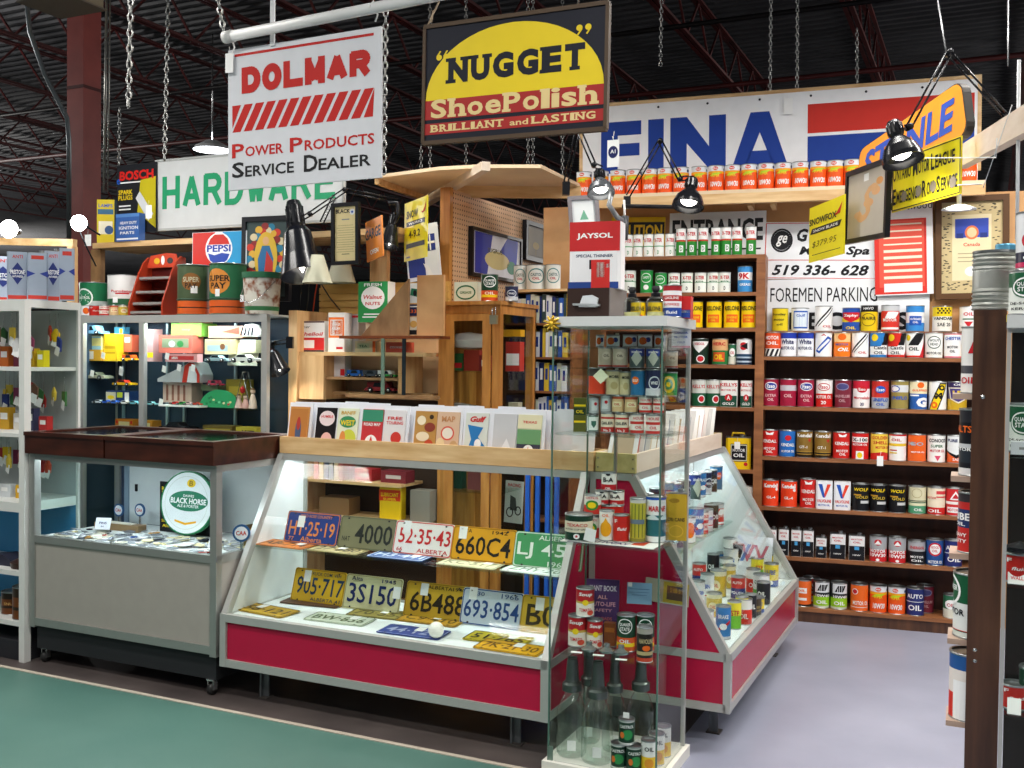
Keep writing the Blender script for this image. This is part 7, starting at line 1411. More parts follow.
for i, (x, w, h, cc, lab) in enumerate(((-4.62, .05, .09, 'd8c81e', 'yellow packet'), (-4.70, .06, .1, 'c8a020', 'ochre packet'), (-4.80, .05, .12, '6a2a3a', 'plum packet'), (-4.90, .07, .11, 'c86a2a', 'orange packet'))):
 carton('packet', f'{lab} standing on the second board of the steel shelf', w, .04, h, M(cc), [('r', 0, .6, .7, .3, WHITE)], C.P(x, 3.92, SZ[0]), C.yaw)
for i, (x, w, h, cc, lab) in enumerate(((-4.60, .06, .08, 'b02a2a', 'red packet'), (-4.70, .06, .12, '3a3a5a', 'navy packet'), (-4.80, .05, .09, 'd8d4c8', 'white packet'), (-4.90, .08, .12, 'c89a2a', 'mustard packet'))):
 carton('packet', f'{lab} standing on the third board of the steel shelf', w, .04, h, M(cc), [('r', 0, .6, .7, .3, WHITE)], C.P(x, 3.92, SZ[1]), C.yaw)
for x, w, h, cc, lab in ((-4.62, .05, .09, '2a5a9a', 'blue packet'), (-4.70, .07, .07, 'd8a81e', 'yellow packet'), (-4.82, .08, .07, 'd0d4d6', 'silver packet')):
 carton('packet', f'{lab} on the fourth board of the steel shelf', w, .04, h, M(cc), [('r', 0, .6, .6, .3, WHITE)], C.P(x, 3.86, SZ[2]), C.yaw)
st('darkpot', [(.3, '6a3a1a'), (.1, '2a1c14'), (.3, '6a3a1a'), (.3, '2a1c14')], ('T', 'SNUFF', 0, .5, .6, .12, M('c8a060')))
p = C.P(-4.60, 3.80, SZ[4]); bands, ps = K['darkpot']; can('tobacco_tin', 'brown and black banded tin low on the steel shelf', 'darkpot', .07, .17, bands, ps, p, face_cam(p)); can('tobacco_tin', 'brown banded tin low on the shelf at the frame edge', 'darkpot', .06, .12, bands, ps, C.P(-4.75, 3.84, SZ[4]), .2)
b = B(); b.lathe([(.0005, 0), (.08, 0), (.085, .03), (.04, .05), (.012, .06), (.012, .1), (.0005, .11)], M('3a241a', .3), 18); b.thing('oil_lamp', 'dark squat oil can with knob on the blue backed shelf', 'oil can', C.P(-4.62, 3.82, SZ[3]), 0)
b = B(); b.box(-.04, .04, -.03, .03, 0, .16, M('4a2018')); b.thing('brown_box', 'narrow dark red box on the blue backed shelf', 'box', C.P(-4.555, 3.95, SZ[3]), C.yaw)
b = B(); b.prism([(-.14, 0), (.14, 0), (.14, .03), (.05, .06), (-.14, .035)], 'y', -.05, .05, M('2a2a3a', .5)); b.thing('folded_cloth', 'dark folded cloth on the blue backed shelf', 'cloth', C.P(-4.82, 3.83, SZ[3]), C.yaw)

# ---------------------------------------------------------------- the board with the hardware sign and posters
HV = 5.05
hz = C.at(300, 233, HV)[1]
hx0, hx1 = C.at(96, 240, HV)[0], C.at(402, 224, HV)[0]
b = B(); b.box(hx0, hx1, HV - .03, HV + .37, hz - .035, hz, PINE); b.thing('high_shelf', 'pine board carrying the green lettered sign and posters', 'shelf', C.P(0, 0), C.yaw)
px0 = C.at(99, 260, HV + .05)[0]; b = B(); b.box(px0 - .045, px0 + .045, HV + .02, HV + .06, TOP + .0 - 0.0, hz - .036, OSB); b.thing('wood_post', 'rough board upright under the poster shelf', 'post', C.P(0, 0), C.yaw)
for px in (376,):
 x = C.at(px, 240, HV + .34)[0]; b = B(); b.box(x - .03, x + .03, HV + .32, HV + .36, 0, hz - .036, PINEV); b.thing('wood_post', f'pine upright under the poster shelf {"behind the orange sign" if px < 400 else "behind the pegboard"}', 'post', C.P(0, 0), C.yaw)
pl = place(*on(C, HV + .05, (157, 161), (345, 144, ), (155, 231)))
HG = M('2a9a6a', .4)
sign('hardware_sign', 'white sign with tall green letters half hidden by the striped sign', 'sign', pl, .02, M('d2d4d4', .4), [('B', 'HARDWARE', .0, .53, .92, .46, HG, .26, .16), ('R', 0, .98, .99, .015, M('a8aaa8')), ('R', 0, .02, .99, .015, M('a8aaa8'))], (.012, M('b0b2b0', .4), .004))
pl = place(*on(C, HV + .03, (117.5, 166), (157, 162), (117, 234)))
sign('spark_poster', 'black and yellow spark plug poster with red heading', 'poster', pl, .008, M('232428', .3), [('P', [(.02, .3), (.48, .05), (.48, .8), (.1, .76)], M('c8b81e')), ('T', 'BOSCH', 0, .84, .86, .14, M('d8261e'), .04), ('R', -.02, .74, .8, .02, WHITE), ('T', 'SPARK', -.28, .6, .36, .07, YEL), ('T', 'PLUGS', -.28, .52, .36, .07, YEL), ('P', [(-.02, .5), (.08, .6), (.42, .26), (.3, .16)], M('d6d8dc'), .0013), ('T', 'e', -.46, .76, .1, .08, bl), ('R', -.3, .4, .3, .02, WHITE), ('R', -.3, .35, .3, .02, WHITE)])
x = C.at(105, 232, HV)[0]; k = (C.P(x, HV, hz) - CAM).dot(FWD) / FOC
carton('bulb_box', 'yellow and blue bulb carton standing on the shelf end', 17 * k, .07, 43 * k, M('d8c02a', .4), [('R', 0, .35, .8, .3, M('f0e9d0')), ('R', 0, .72, .9, .12, M('3a6a8a')), ('O', .2, .3, .5, .2, M('3a5a8a'), .0012), ('T', 'LAMPS', 0, .86, .8, .08, bl)], C.P(x, HV + .02, hz), C.yaw + .5, side=M('4a6a7a', .5))
x = C.at(132, 232, HV)[0]; carton('blue_carton', 'blue carton with white lettering before the spark plug poster', 31 * k, .05, 27 * k, M('3a62a8', .4), [('R', 0, .93, 1, .12, M('5a8ac8')), ('T', 'HEAVY DUTY', .05, .66, .7, .1, w_), ('T', 'IGNITION', .05, .48, .8, .12, w_), ('T', 'PARTS', .0, .3, .6, .1, w_), ('R', .0, .08, .9, .06, w_)], C.P(x, HV - .015, hz), C.yaw)
x, z = C.at(147, 218, HV - .06); tag_card(C.P(x, HV - .045, z), C.yaw, .05, .085, 'white tag hanging on the blue carton')
x, z = C.at(88, 246, 4.9); tag_card(C.P(x, 4.9, z), C.yaw, .055, .075, 'blank tag hanging from the flood lamp cord')
# pepsi sign
PVy = HV - .06
pl = place(*on(C, PVy, (193, 233), (247, 230.5), (192, 268)))
sign('cola_sign', 'red white and blue cola sign behind the drums', 'sign', pl, .01, M('e9edf0', .35), [('R', -.28, .5, .42, .98, M('d02a1e')), ('R', .28, .5, .42, .98, M('2a9ad0')), ('O', 0, .52, .5, .92, M('f0f2f4'), .0012), ('P', [(-.2, .64), (.2, .64), (.16, .8), (.08, .92), (-.08, .92), (-.16, .8)], M('d02a1e'), .0016), ('P', [(-.2, .4), (-.08, .34), (.06, .4), (.2, .36), (.16, .2), (.08, .1), (-.08, .1), (-.16, .2)], M('2a4ab0'), .0016), ('T', 'PEPSI', 0, .53, .44, .2, M('1f3fa8'), .03)])
xx, zz = C.at(192, 262, PVy); b = B()
for dx in (.03, .25): b.box(xx + dx, xx + dx + .02, PVy + .01, PVy + .02, TOP, zz + .1, M('8a8a88'))
b.thing('sign_stand', 'grey uprights behind the cola sign', 'stand', C.P(0, 0), C.yaw)
# icon
pl = place(*on(C, 5.0, (245, 219), (291, 217), (247, 300))); ic = [('R', 0, .5, .92, .94, M('3a4a4a'))]
rnd = random.Random(9)
for i in range(34):
 a = i * 2 * PI / 34; ic.append(('O', .34 * math.cos(a) * (1.1 if i % 2 else .9), .5 + .38 * math.sin(a) * (1.05 if i % 2 else .9), .16, .09, M(('c83a2a', 'd8a83a', '2a7a9a', 'd8c8a0', '8a2a2a')[i % 5]), .001 + .0001 * i))
ic += [('O', 0, .52, .5, .62, M('d8b03a'), .005), ('P', [(-.14, .2), (.14, .2), (.17, .5), (.08, .66), (-.08, .66), (-.17, .5)], M('2a6a9a'), .006), ('P', [(-.04, .24), (.16, .2), (.16, .46), (.02, .6)], M('b8302a'), .007), ('O', 0, .72, .14, .1, M('d8a878'), .007), ('G', 0, .72, .2, .14, .02, M('f0c84a'))]
sign('framed_icon', 'dark framed painting of a robed figure beside the big lamp', 'picture', pl, .015, M('20242a', .4), ic, (.03, M('15161c', .4), .012))

# ---------------------------------------------------------------- wooden shelving in the middle
MV = 5.0
mx0 = tx1 + .012; mx1 = C.at(437, 330, 5.14)[0] - .01
def mz(py, px=340, v=MV): return C.at(px, py, v)[1]

zp0, zp1 = mz(352), mz(289)
ms = empty('wooden_shelving', 'knotty pine shelving between the toy case and the oak cabinet', 'shelf', C.P(0, 0), C.yaw)
PLNK = noisy('honey_plank', 'c99a4e', 'e3b968', (1.2, 6, 6), 2.4, .5)
B().box(mx0, mx0 + .06, MV - .02, MV + .28, 0, mz(310), PINEV).part('upright', ms)
B().box(mx0 + .06, mx0 + .24, MV + .0, MV + .03, mz(400), zp0 - .022, PINEV).part('side_board', ms)
B().box(mx0 - .0, mx1, MV, MV + .26, zp0 - .022, zp0, PINE).part('shelf_board', ms)
B().box(mx0, mx1, MV + .1, MV + .3, mz(392) - .02, mz(392), OSB).part('shelf_board', ms)
B().box(mx0, mx1, MV, MV + .3, .62, .64, PINE).part('shelf_board', ms); B().box(mx0, mx1, MV, MV + .3, .14, .16, SHELFW).part('shelf_board', ms)
B().box(mx0, mx1, MV + .3, MV + .32, mz(312), mz(283) + .02, PLNK).part('plank_back', ms)
for i in range(4):
 z = mz(312) + i * (mz(283) - mz(312)) / 4; B().box(mx0, mx1, MV + .285, MV + .3, z + .003, z + (mz(283) - mz(312)) / 4 - .003, PLNK).part('plank', ms)
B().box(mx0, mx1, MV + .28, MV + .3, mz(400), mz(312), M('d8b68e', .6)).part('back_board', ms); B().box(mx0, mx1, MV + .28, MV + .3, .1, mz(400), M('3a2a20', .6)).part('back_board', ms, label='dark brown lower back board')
lz = mz(481); B().box(mx0, C.at(400, 480, MV)[0], MV, MV + .26, lz - .016, lz, PINE).part('shelf_board', ms); B().box(mx0, mx1, MV, MV + .26, mz(517) - .016, mz(517), PINE).part('shelf_board', ms)
for i, (px, cc, nm) in enumerate(((319, 'b8452a', 'rust red'), (324, 'd8b878', 'tan'), (329, '22304a', 'navy'), (334, '3a3a52', 'slate'), (339, 'c8b088', 'pale tan'), (343.5, '8a3a2a', 'dark red'))):
 x = C.at(px, 470, MV + .06)[0]; carton('book', f'{nm} book on the low pine shelf behind the licence plates', .028, .14, .13 - .012 * (i % 3), M(cc), [('R', 0, .7, .7, .06, M('e0d0a0'))], C.P(x, MV + .1, lz), C.yaw, cat='book')
for px, w, h, cc, lab in ((366, .12, .07, 'a82a30', 'bright red toy box behind the licence plates'), (396, .17, .07, '7a2a34', 'maroon flat box behind the licence plates')): carton('toy_box', lab, w, .1, h, M(cc), [('R', 0, .5, .6, .3, M('c8c0c0'))], C.P(C.at(px, 478, MV + .1)[0], MV + .12, lz), C.yaw)
x = C.at(389, 517, MV + .06)[0]; ftin('oil_tin', 'yellow and red rectangular tin behind the olive licence plate', .14, .08, .19, M('e8c41e', .4), [('R', 0, .74, .98, .34, M('d8401e')), ('T', 'LUBRICANT', 0, .76, .8, .12, YEL, .03), ('T', 'SUPER', 0, .62, .6, .08, YEL)], C.P(x, MV + .1, mz(517)), C.yaw + .1)
x = C.at(419, 517, MV + .06)[0]; carton('grey_box', 'grey box beside the yellow and red tin', .13, .1, .18, M('8a857c'), [], C.P(x, MV + .12, mz(517)), C.yaw)
x = C.at(333, 517, MV + .06)[0]; carton('brown_carton', 'brown cardboard box with an open flap low on the pine shelf', .2, .14, .1, M('8a6a48'), [], C.P(x, MV + .13, mz(517)), C.yaw + .1)
for px in (322, 398): x = C.at(px, 380, MV)[0]; B().box(x - .012, x + .012, MV + .02, MV + .26, mz(392) if px > 330 else mz(400), zp0 - .022, PINEV).part('divider', ms)
x0, x1 = C.at(321, 380, MV)[0], C.at(397, 380, MV)[0]; B().box(x0, x1, MV + .02, MV + .26, mz(377) - .015, mz(377), OSB).part('shelf_board', ms)
x = C.at(313, 352, MV + .08)[0]; k = (C.P(x, MV, 1.6) - CAM).dot(FWD) / FOC
carton('oil_box', 'red and white oil box with handwritten style lettering on the pine shelf', 35 * k, .1, 31 * k, M('e6e2de', .35), [('R', 0, .26, .98, .4, M('cf2a2a')), ('r', -.1, .25, .5, .26, WHITE), ('T', 'Super', -.2, .8, .4, .12, k_, 0, .2), ('T', 'Shelloil', .06, .58, .8, .12, r_, .02, .2), ('R', 0, .03, .98, .05, k_), ('R', 0, .97, .98, .05, M('5a3a3a'))], C.P(x, MV + .1, zp0), C.yaw)
x = C.at(338, 352, MV + .05)[0]; carton('grass_box', 'orange and white upright carton beside the red oil box', 18 * k, .09, 39 * k, M('eceae6', .4), [('R', 0, .62, .96, .52, M('e8742a')), ('r', 0, .62, .74, .4, M('eceae6')), ('r', 0, .62, .68, .36, M('e8742a'), .0), ('T', 'GRASS', 0, .7, .5, .06, w_), ('T', 'KILLER', 0, .6, .5, .06, w_), ('R', .2, .1, .4, .06, r_)], C.P(x, MV + .07, zp0), C.yaw + .1, side=M('dcdad6'))
x = C.at(347, 352, MV + .1)[0]; carton('white_box', 'narrow grey white carton behind the orange one', 10 * k, .08, 38 * k, M('cfcfd0'), [('R', 0, .94, .9, .06, r_)], C.P(x + .03, MV + .17, zp0), C.yaw)
x = C.at(369, 350, MV + .1)[0]; carton('cream_tin_box', 'cream and orange flat tin on the pine shelf under the glass top', 24 * k, .08, 11 * k, M('ddd5b0', .4), [('R', .42, .5, .14, .98, o_), ('R', -.1, .55, .6, .5, M('c8d8b0')), ('T', 'TEA', -.1, .55, .4, .2, g_)], C.P(x, MV + .1, zp0), C.yaw)
x = C.at(400, 350, MV + .1)[0]; carton('coral_box', 'coral red flat box on the pine shelf', 24 * k, .08, 10 * k, M('e0604a', .4), [('T', 'COOKIES', 0, .5, .6, .2, w_)], C.P(x, MV + .1, zp0), C.yaw); x = C.at(356, 350, MV + .1)[0]
x = C.at(319, 388, MV + .12)[0]; carton('white_sheet', 'white printed card standing on the lower pine shelf', 18 * k, .006, 25 * k, M('e2ded6'), [('R', 0, .8, .7, .02, GREY), ('R', 0, .7, .7, .02, GREY), ('R', 0, .6, .6, .02, GREY), ('R', 0, .5, .7, .02, GREY)], C.P(x, MV + .13, mz(387)), C.yaw, rx=-.08)
carton('support_box', 'low pine block under the white printed card', 22 * k, .08, mz(387) - .001 - mz(392), M('c99a62'), [], C.P(x, MV + .15, mz(392)), C.yaw)
x = C.at(339, 377, MV + .12)[0]; carton('white_carton', 'white carton with a red corner on the small shelf', 17 * k, .07, 22 * k, M('e6e6ea'), [('r', .35, .2, .3, .3, r_)], C.P(x, MV + .14, mz(377)), C.yaw)
# green walnut tin, gussets, calendar cards
x = C.at(370, 322, MV + .05)[0]; zt = mz(322); carton('wine_tin', 'green and white square tin with red script under the orange sign', 33 * k, .09, 40 * k, M('2c8a4a', .35), [('O', -.0, .6, .8, .56, M('f0efec')), ('T', 'Walnut', 0, .62, .64, .1, r_, .02, .2), ('T', 'NUTS', 0, .46, .5, .08, r_), ('T', 'FRESH', 0, .92, .6, .08, w_), ('R', 0, .2, .6, .03, w_), ('R', 0, .13, .7, .03, w_)], C.P(x, MV + .12, zt), C.yaw + .05, side=M('e8e8e2'))
x = C.at(370, 330, MV + .05)[0]; carton('tin_riser', 'cream carton under the green and white tin', 20 * k, .09, zt - zp0 - .12, M('e2dcc0'), [('R', .1, .5, .5, .5, M('c8b890'))], C.P(x, MV + .14, zp0 + .118), C.yaw)
gz = mz(336); gx = [C.at(p, 336, MV - .03)[0] for p in (361, 408, 436)]
b = B(); b.prism([(gx[0], gz), (gx[1], gz), (gx[1], mz(281))], 'y', MV - .03, MV - .012, OSB); b.thing('plywood_gusset', 'triangular brown plywood gusset beside the green tin', 'board', C.P(0, 0), C.yaw)
b = B(); b.box(C.at(345, 339, MV)[0], gx[2] + .02, MV - .06, MV + .1, gz - .016, gz, M('7a3f20', .4)); gtop = b.thing('wooden_board', 'reddish wooden top board of the low glass cabinet', 'board', C.P(0, 0), C.yaw)
gl = empty('glass_cabinet', 'low glass cabinet of small trucks under the reddish board', 'display case', C.P(0, 0), C.yaw); a0, a1 = C.at(346, 350, MV - .05)[0], C.at(436, 350, MV - .05)[0]; zb_ = mz(393)
B().box(a0, a1, MV - .052, MV - .047, zb_, gz - .017, GLASS).part('front_glass', gl); B().box(a0, a0 + .005, MV - .047, MV + .01, zb_, gz - .017, GLASS).part('side_glass', gl)
b = B()
for px in (383, 404): x = C.at(px, 360, MV - .05)[0]; b.box(x - .01, x + .01, MV - .056, MV - .045, zb_, gz - .017, M('6f8a7a' if px < 400 else '1f2a30', .3))
b.part('glass_rail', gl); B().box(a0, a1, MV - .055, MV, zb_ - .02, zb_, OSB).part('base', gl)
for px, cc, lab, z in ((357, '2a62b0', 'blue toy truck in the low glass cabinet', mz(377)), (373, '4a5058', 'dark toy truck in the low glass cabinet', mz(377)), (388, '3a9a4a', 'green toy truck in the low glass cabinet', mz(377)), (383, '8a2a2e', 'dark red toy bus low in the glass cabinet', mz(392))):
 car(px, MV + .1, z, .13 if z > mz(380) else .2, cc, lab, 'd8dcdc' if px == 388 else cc, 'van')
b = B(); b.box(gx[2] - .13, gx[2] + .04, MV - .02, MV + .0, gz, mz(278), PLY); b.thing('plywood_upright', 'plain plywood upright between the picture cards and the oak cabinet', 'board', C.P(0, 0), C.yaw)
cdx = C.at(414, 330, MV)[0]
for i, (y0, y1, bgc, ps, lab) in enumerate(((335, 317, 'e6dcc8', [('O', 0, .6, .6, .4, M('d8a85a')), ('R', 0, .14, .9, .26, k_)], 'white and tan picture card above the reddish board'), (316, 304, '1c2450', [('T', '33', 0, .4, .5, .3, o_), ('R', 0, .8, .8, .1, w_)], 'dark blue number card in the stacked column'), (303, 283, 'e9ecec', [('P', [(-.3, .4), (.3, .3), (.3, .7), (-.2, .75)], M('2a7a5a')), ('O', .1, .5, .3, .3, k_, .0013)], 'white card with a green drawing in the column'))):
 z0 = mz(y0, 414); carton('picture_card', lab, 13 * k, .012, mz(y1, 414) - z0 - .002, M(bgc), ps, C.P(cdx, MV + .0, z0 + (0.001 if i == 0 else 0)), C.yaw)
pl = place(*on(C, MV + .2, (404, 228), (437, 222), (404, 283)))
sign('blue_poster', 'white and blue poster behind the yellow snow notice', 'poster', pl, .006, M('dfe2ea'), [('R', -.2, .25, .5, .36, M('2a3a86')), ('R', .25, .66, .3, .3, M('2a3a86')), ('r', .25, .66, .04, .28, WHITE), ('r', .25, .66, .28, .04, WHITE), ('P', [(0, .3), (.14, .25), (.3, .02), (.16, .0)], M('e8e8ea'), .0013)])
b = B(); b.box(-.03, .03, -.02, .02, 0, mz(228) - mz(283) + .02, PINEV); q = C.P(C.at(383, 283, MV + .25)[0], MV + .26, mz(288)); b.thing('pine_stud', 'pine stud behind the orange sign', 'post', q, C.yaw)

# ---------------------------------------------------------------- oak cabinet, pegboard, canopy
OV = 5.14; ou0, ou1 = C.at(437, 350, OV)[0] + .01, C.at(500, 350, OV)[0]
oz = C.at(470, 305, OV)[1]; OD = C.side(536, 340, ou1)[0] - OV
oc = empty('oak_cabinet', 'honey oak cabinet with glass door and hanging padlock', 'cabinet', C.P(ou0, OV), C.yaw); ow = ou1 - ou0
for q in ((0, .05, 0, .04), (ow - .05, ow, 0, .04), (0, .05, OD - .04, OD), (ow - .05, ow, OD - .04, OD)): B().box(*q, 0, oz, OAK).part('post', oc)
B().box(-.01, ow + .012, -.012, OD + .01, oz, oz + .022, OAK).part('top_board', oc); [B().box(*q, OAK).part('rail', oc) for q in ((.05, ow - .05, 0, .03, oz - .05, oz), (ow - .03, ow, .04, OD - .04, oz - .05, oz), (.05, ow - .05, 0, .03, .05, .12), (ow - .03, ow, .04, OD - .04, .05, .12))]
B().box(.0, ow, OD - .012, OD, .05, oz, M('2a1c16')).part('back_panel', oc); B().box(0, .012, .04, OD - .04, .05, oz, OAK).part('side_panel', oc)
d = B(); d.box(.055, .105, -.012, .0, .12, oz - .052, OAK); d.box(ow - .105, ow - .055, -.012, .0, .12, oz - .052, OAK); d.box(.105, ow - .105, -.012, 0, oz - .09, oz - .052, OAK); d = d.part('door', oc); B().box(.105, ow - .105, -.008, -.004, .12, oz - .09, GLASS).part('door_glass', d)
B().box(ow - .012, ow - .008, .04, OD - .04, .12, oz - .05, GLASS).part('side_glass', oc)
for z in (1.54, 1.2, .85, .5): B().box(.012, ow - .014, .03, OD - .014, z - .008, z, GLASSG).part('glass_shelf', oc)
b = B(); b.tube([(.0, -.01, 0), (.0, -.01, .035), (.02, -.01, .045), (.02, -.01, .0)], .004, STEEL, 6); b.box(-.012, .032, -.02, 0, -.05, 0, M('a9a48a', .3, .7)); b.thing('padlock', 'steel padlock hanging at the oak cabinet corner', 'padlock', C.P(ou1 - .035, OV - .022, oz - .06), C.yaw)
cb = lambda px, z, w, h, cc, lab, v=OV + .15, ps=[]: carton('cabinet_box', lab, w, .06, h, M(cc, .4), ps, C.P(C.at(px, 350, v)[0], v, z), C.yaw)
cb(459, 1.54, .08, .1, '2f6a3a', 'green and red box on the upper oak cabinet shelf', ps=[('R', 0, .3, .9, .3, r_)]); cb(474, 1.54, .1, .12, 'a83a2a', 'rust red box on the upper oak cabinet shelf'); cb(486, 1.54, .06, .09, '8a2a2a', 'dark red box with a white tag in the oak cabinet', ps=[('r', 0, .5, .4, .4, w_)]); cb(515, 1.54, .09, .17, 'b8382e', 'red and white box seen through the cabinet side', OV + .22, [('R', 0, .4, .9, .4, w_)]); cb(513, 1.74, .12, .04, 'd8a020', 'yellow flat box high in the oak cabinet', OV + .22)
b = B(); b.lathe([(.0005, 0), (.07, .01), (.09, .05), (.06, .09), (.0005, .1)], M('d8d4d0', .6), 14, sx=1.3); b.thing('white_bundle', 'crumpled white bundle on the red boxes in the oak cabinet', 'bundle', C.P(C.at(469, 345, OV + .15)[0], OV + .15, 1.54 + .125), .4)
b = B(); b.prism([(-.16, 0), (.16, 0), (.15, .12), (-.1, .15)], 'y', -.04, .04, M('a9aaae', .4)); b.thing('foil_packet', 'crumpled silver packet on the middle oak cabinet shelf', 'packet', C.P(C.at(472, 380, OV + .15)[0], OV + .15, 1.2), C.yaw)
cb(516, 1.2, .06, .16, 'b8b49a', 'pale bottle box seen through the cabinet side', OV + .22); cb(460, .85, .07, .2, '1f4a3a', 'dark green bottle box low in the oak cabinet'); cb(482, .85, .14, .1, '8a4a4a', 'dusty red box low in the oak cabinet')
pl = place(*on(C, OV + .34, (506, 480), (524, 482), (507, 522))); sign('motor_poster', 'white poster of a motorcycle behind the orange licence plate', 'poster', pl, .005, M('d8dad4'), [('T', 'RACING', 0, .9, .7, .08, RED), ('G', -.2, .25, .4, .24, .06, k_), ('G', .25, .3, .36, .22, .06, k_), ('P', [(-.2, .3), (.2, .3), (.1, .6), (-.2, .66)], M('4a4e4c'))])
for px, lab in ((527, 'nearer the motorcycle poster'), (537, 'second from the motorcycle poster'), (547, 'third from the motorcycle poster'), (556, 'farthest from the motorcycle poster')):
 b = B(); x = C.at(px, 500, OV - .1)[0]; b.box(x - .011, x + .011, OV - .1, OV - .08, 0, 1.02, M('2a62c8', .35)); b.thing('blue_rail', f'bright blue upright seen behind the plates, {lab}', 'rail', C.P(0, 0), C.yaw)
# things on the cabinet and the pegboard
PU = C.at(453, 250, 5.5)[0]; PV0 = 5.5
pz = C.at(448, 190, PV0)[1]; PVE = C.side(545, 240, PU)[0]
b = B(); b.box(PU - .02, PU, PV0, PVE, 0, pz, PEG); b.part('pegboard_sheet', None); pg = bpy.data.objects['pegboard_sheet']; pg.name = 'pegboard'; pg.location = C.P(0, 0); pg.rotation_euler = (0, 0, C.yaw); tag(pg, 'tan pegboard partition behind the oak cabinet', 'pegboard')
B().box(PU - .07, PU - .002, PV0 - .04, PV0 - .001, 0, pz + .01, OAK).part('edge_post', pg)
yr = lambda p, v: C.side(p[0], p[1], PU + .02)

def on_peg(TL, BR, name, label, bgc, items, fw, fm):
 v0, zt = C.side(*TL, PU + .02); v1, zb = C.side(*BR, PU + .02)
 pl = (C.P(PU + .016, (v0 + v1) / 2, zb), abs(v1 - v0), zt - zb, C.yaw + PI / 2, 0)
 return sign(name, label, 'picture', pl, .02, M(bgc), items, (fw, fm, .012))

on_peg((471, 227), (519.5, 283), 'framed_print', 'black framed blue and white print on the pegboard', 'e6e9f0', [('P', [(-.44, .06), (-.2, .06), (-.1, .94), (-.44, .94)], M('2a3aa0')), ('P', [(.0, .5), (.4, .2), (.44, .94), (.2, .94)], M('3a4ab0')), ('O', -.0, .4, .5, .4, M('d8c88a'), .0013), ('T', 'SUGRUE', -.05, .6, .3, .1, M('5a5a3a')), ('O', .3, .3, .2, .3, M('3a8a6a'), .0013)], .02, BLACK)
on_peg((525, 221), (545, 263), 'framed_print', 'small dark framed print with a gold flower at the far pegboard end', '6a5a42', [('R', 0, .5, .7, .74, M('8a7a5a')), ('O', 0, .4, .3, .2, M('c8a83a')), ('R', 0, .3, .04, .3, M('a88a2a'))], .03, BLACK)
oz2 = oz + .023
for px, v, wpx, hpx, key, lab in ((489.5, OV + .1, 17, 27, 'greenquaker', 'green round badge tin on the oak cabinet'), (511.5, OV + .1, 13, 15, 'navyround', 'small navy and red tin on the oak cabinet')):
 x = C.at(px, 304, v)[0]; p = C.P(x, v, oz2); k = (p - CAM).dot(FWD) / FOC; bands, ps = K[key]; can('oil_can', lab, key, wpx * k / 2, hpx * k, bands, ps, p, face_cam(p))
x = C.at(489.5, 304, OV + .06)[0]; k = (C.P(x, OV, oz2) - CAM).dot(FWD) / FOC
x = C.at(488, 304, OV + .2)[0]; carton('pale_tin', 'pale green tin with a green ring on the cabinet end', 27 * k, .08, 22 * k, M('d2dccb', .4), [('G', 0, .5, .86, .7, .06, M('2a6a4a')), ('T', 'GREASE', 0, .5, .5, .12, g_)], C.P(C.at(490, 304, OV + .22)[0] - .14, OV + .22, oz2), C.yaw)
st('whitering', [(1, 'eef0ec')], ('G', 0, .55, .95, .6, .06, M('3a8a8a')), ('T', 'CASTOL', 0, .6, .6, .12, M('2a6a6a')), ('T', 'OIL', 0, .45, .4, .1, r_))
LB = OV + OD + .03
lbz = C.at(540, 289, LB)[1]; lx0, lx1 = C.at(503, 290, LB)[0], C.at(572, 290, LB)[0]
br = empty('book_rack', 'tall narrow rack of white and blue manuals beside the oak cabinet', 'shelf rack', C.P(0, 0), C.yaw)
brz = [C.at(545, y, LB)[1] for y in (323, 357, 391, 427, 470, 520)]
B().box(lx0, lx1, LB, LB + .2, lbz - .016, lbz, PINE).part('shelf_board', br)
for z in brz: B().box(lx0, lx1, LB, LB + .2, z - .014, z, SHELFW).part('shelf_board', br)
for x in (lx0, lx1 - .014): B().box(x, x + .014, LB + .02, LB + .2, 0, lbz, SHELFW).part('upright', br)
B().box(lx0, lx1, LB + .19, LB + .2, 0, lbz, SHELFD).part('back_board', br)
rnd = random.Random(21); SPC = [('e6e8ee', 'white'), ('2f5ab0', 'blue'), ('20306a', 'navy'), ('d8dcc8', 'cream'), ('3a6ac0', 'bright blue'), ('c8c8cc', 'grey'), ('d8b83a', 'yellow'), ('3a4a4a', 'slate')]
for zi, z in enumerate([brz[0], brz[1], brz[2], brz[3], brz[4]]):
 ztop = ([lbz] + brz)[zi] - .02; x = lx0 + .02; i = 0; cnt = {}
 while x < lx1 - .04:
  w = rnd.uniform(.012, .034); ci = rnd.choice((0, 0, 0, 1, 1, 2, 3, 4, 5, 6, 7)); hh = (ztop - z) * rnd.uniform(.8, .95)
  b = B(); b.box(-w / 2, w / 2, -.07, .07, 0, hh, M(SPC[ci][0], .4)); l = B()
  o = b.thing('manual', f'{SPC[ci][1]} manual, {ORD[min(i, 21)]} from the oak cabinet end, {ORD[zi]} tier of the book rack', 'book', C.P(x + w / 2, LB + .09, z), C.yaw, f'{SPC[ci][1]} manuals on tier {ORD[zi]} of the rack')
  if w > .02: l.rect(flat(-.07), 0, hh * .6, w * .5, hh * .4, M('1f3a8a' if ci in (0, 3, 5, 6) else 'f0f0f0')); l.part('lettering', o)
  x += w + .002; i += 1
for px, wpx, lab in ((536, 19, 'nearer the small navy tin'), (553, 15, 'nearer the black box'), (520, 13, 'half behind the navy tin')):
 x = C.at(px, 288, LB + .1)[0]; p = C.P(x, LB + .1, lbz); k = (p - CAM).dot(FWD) / FOC; bands, ps = K['whitering']; can('oil_can', f'white can with a teal ring above the manuals, {lab}', 'whitering', wpx * k / 2, 25 * k, bands, ps, p, face_cam(p))
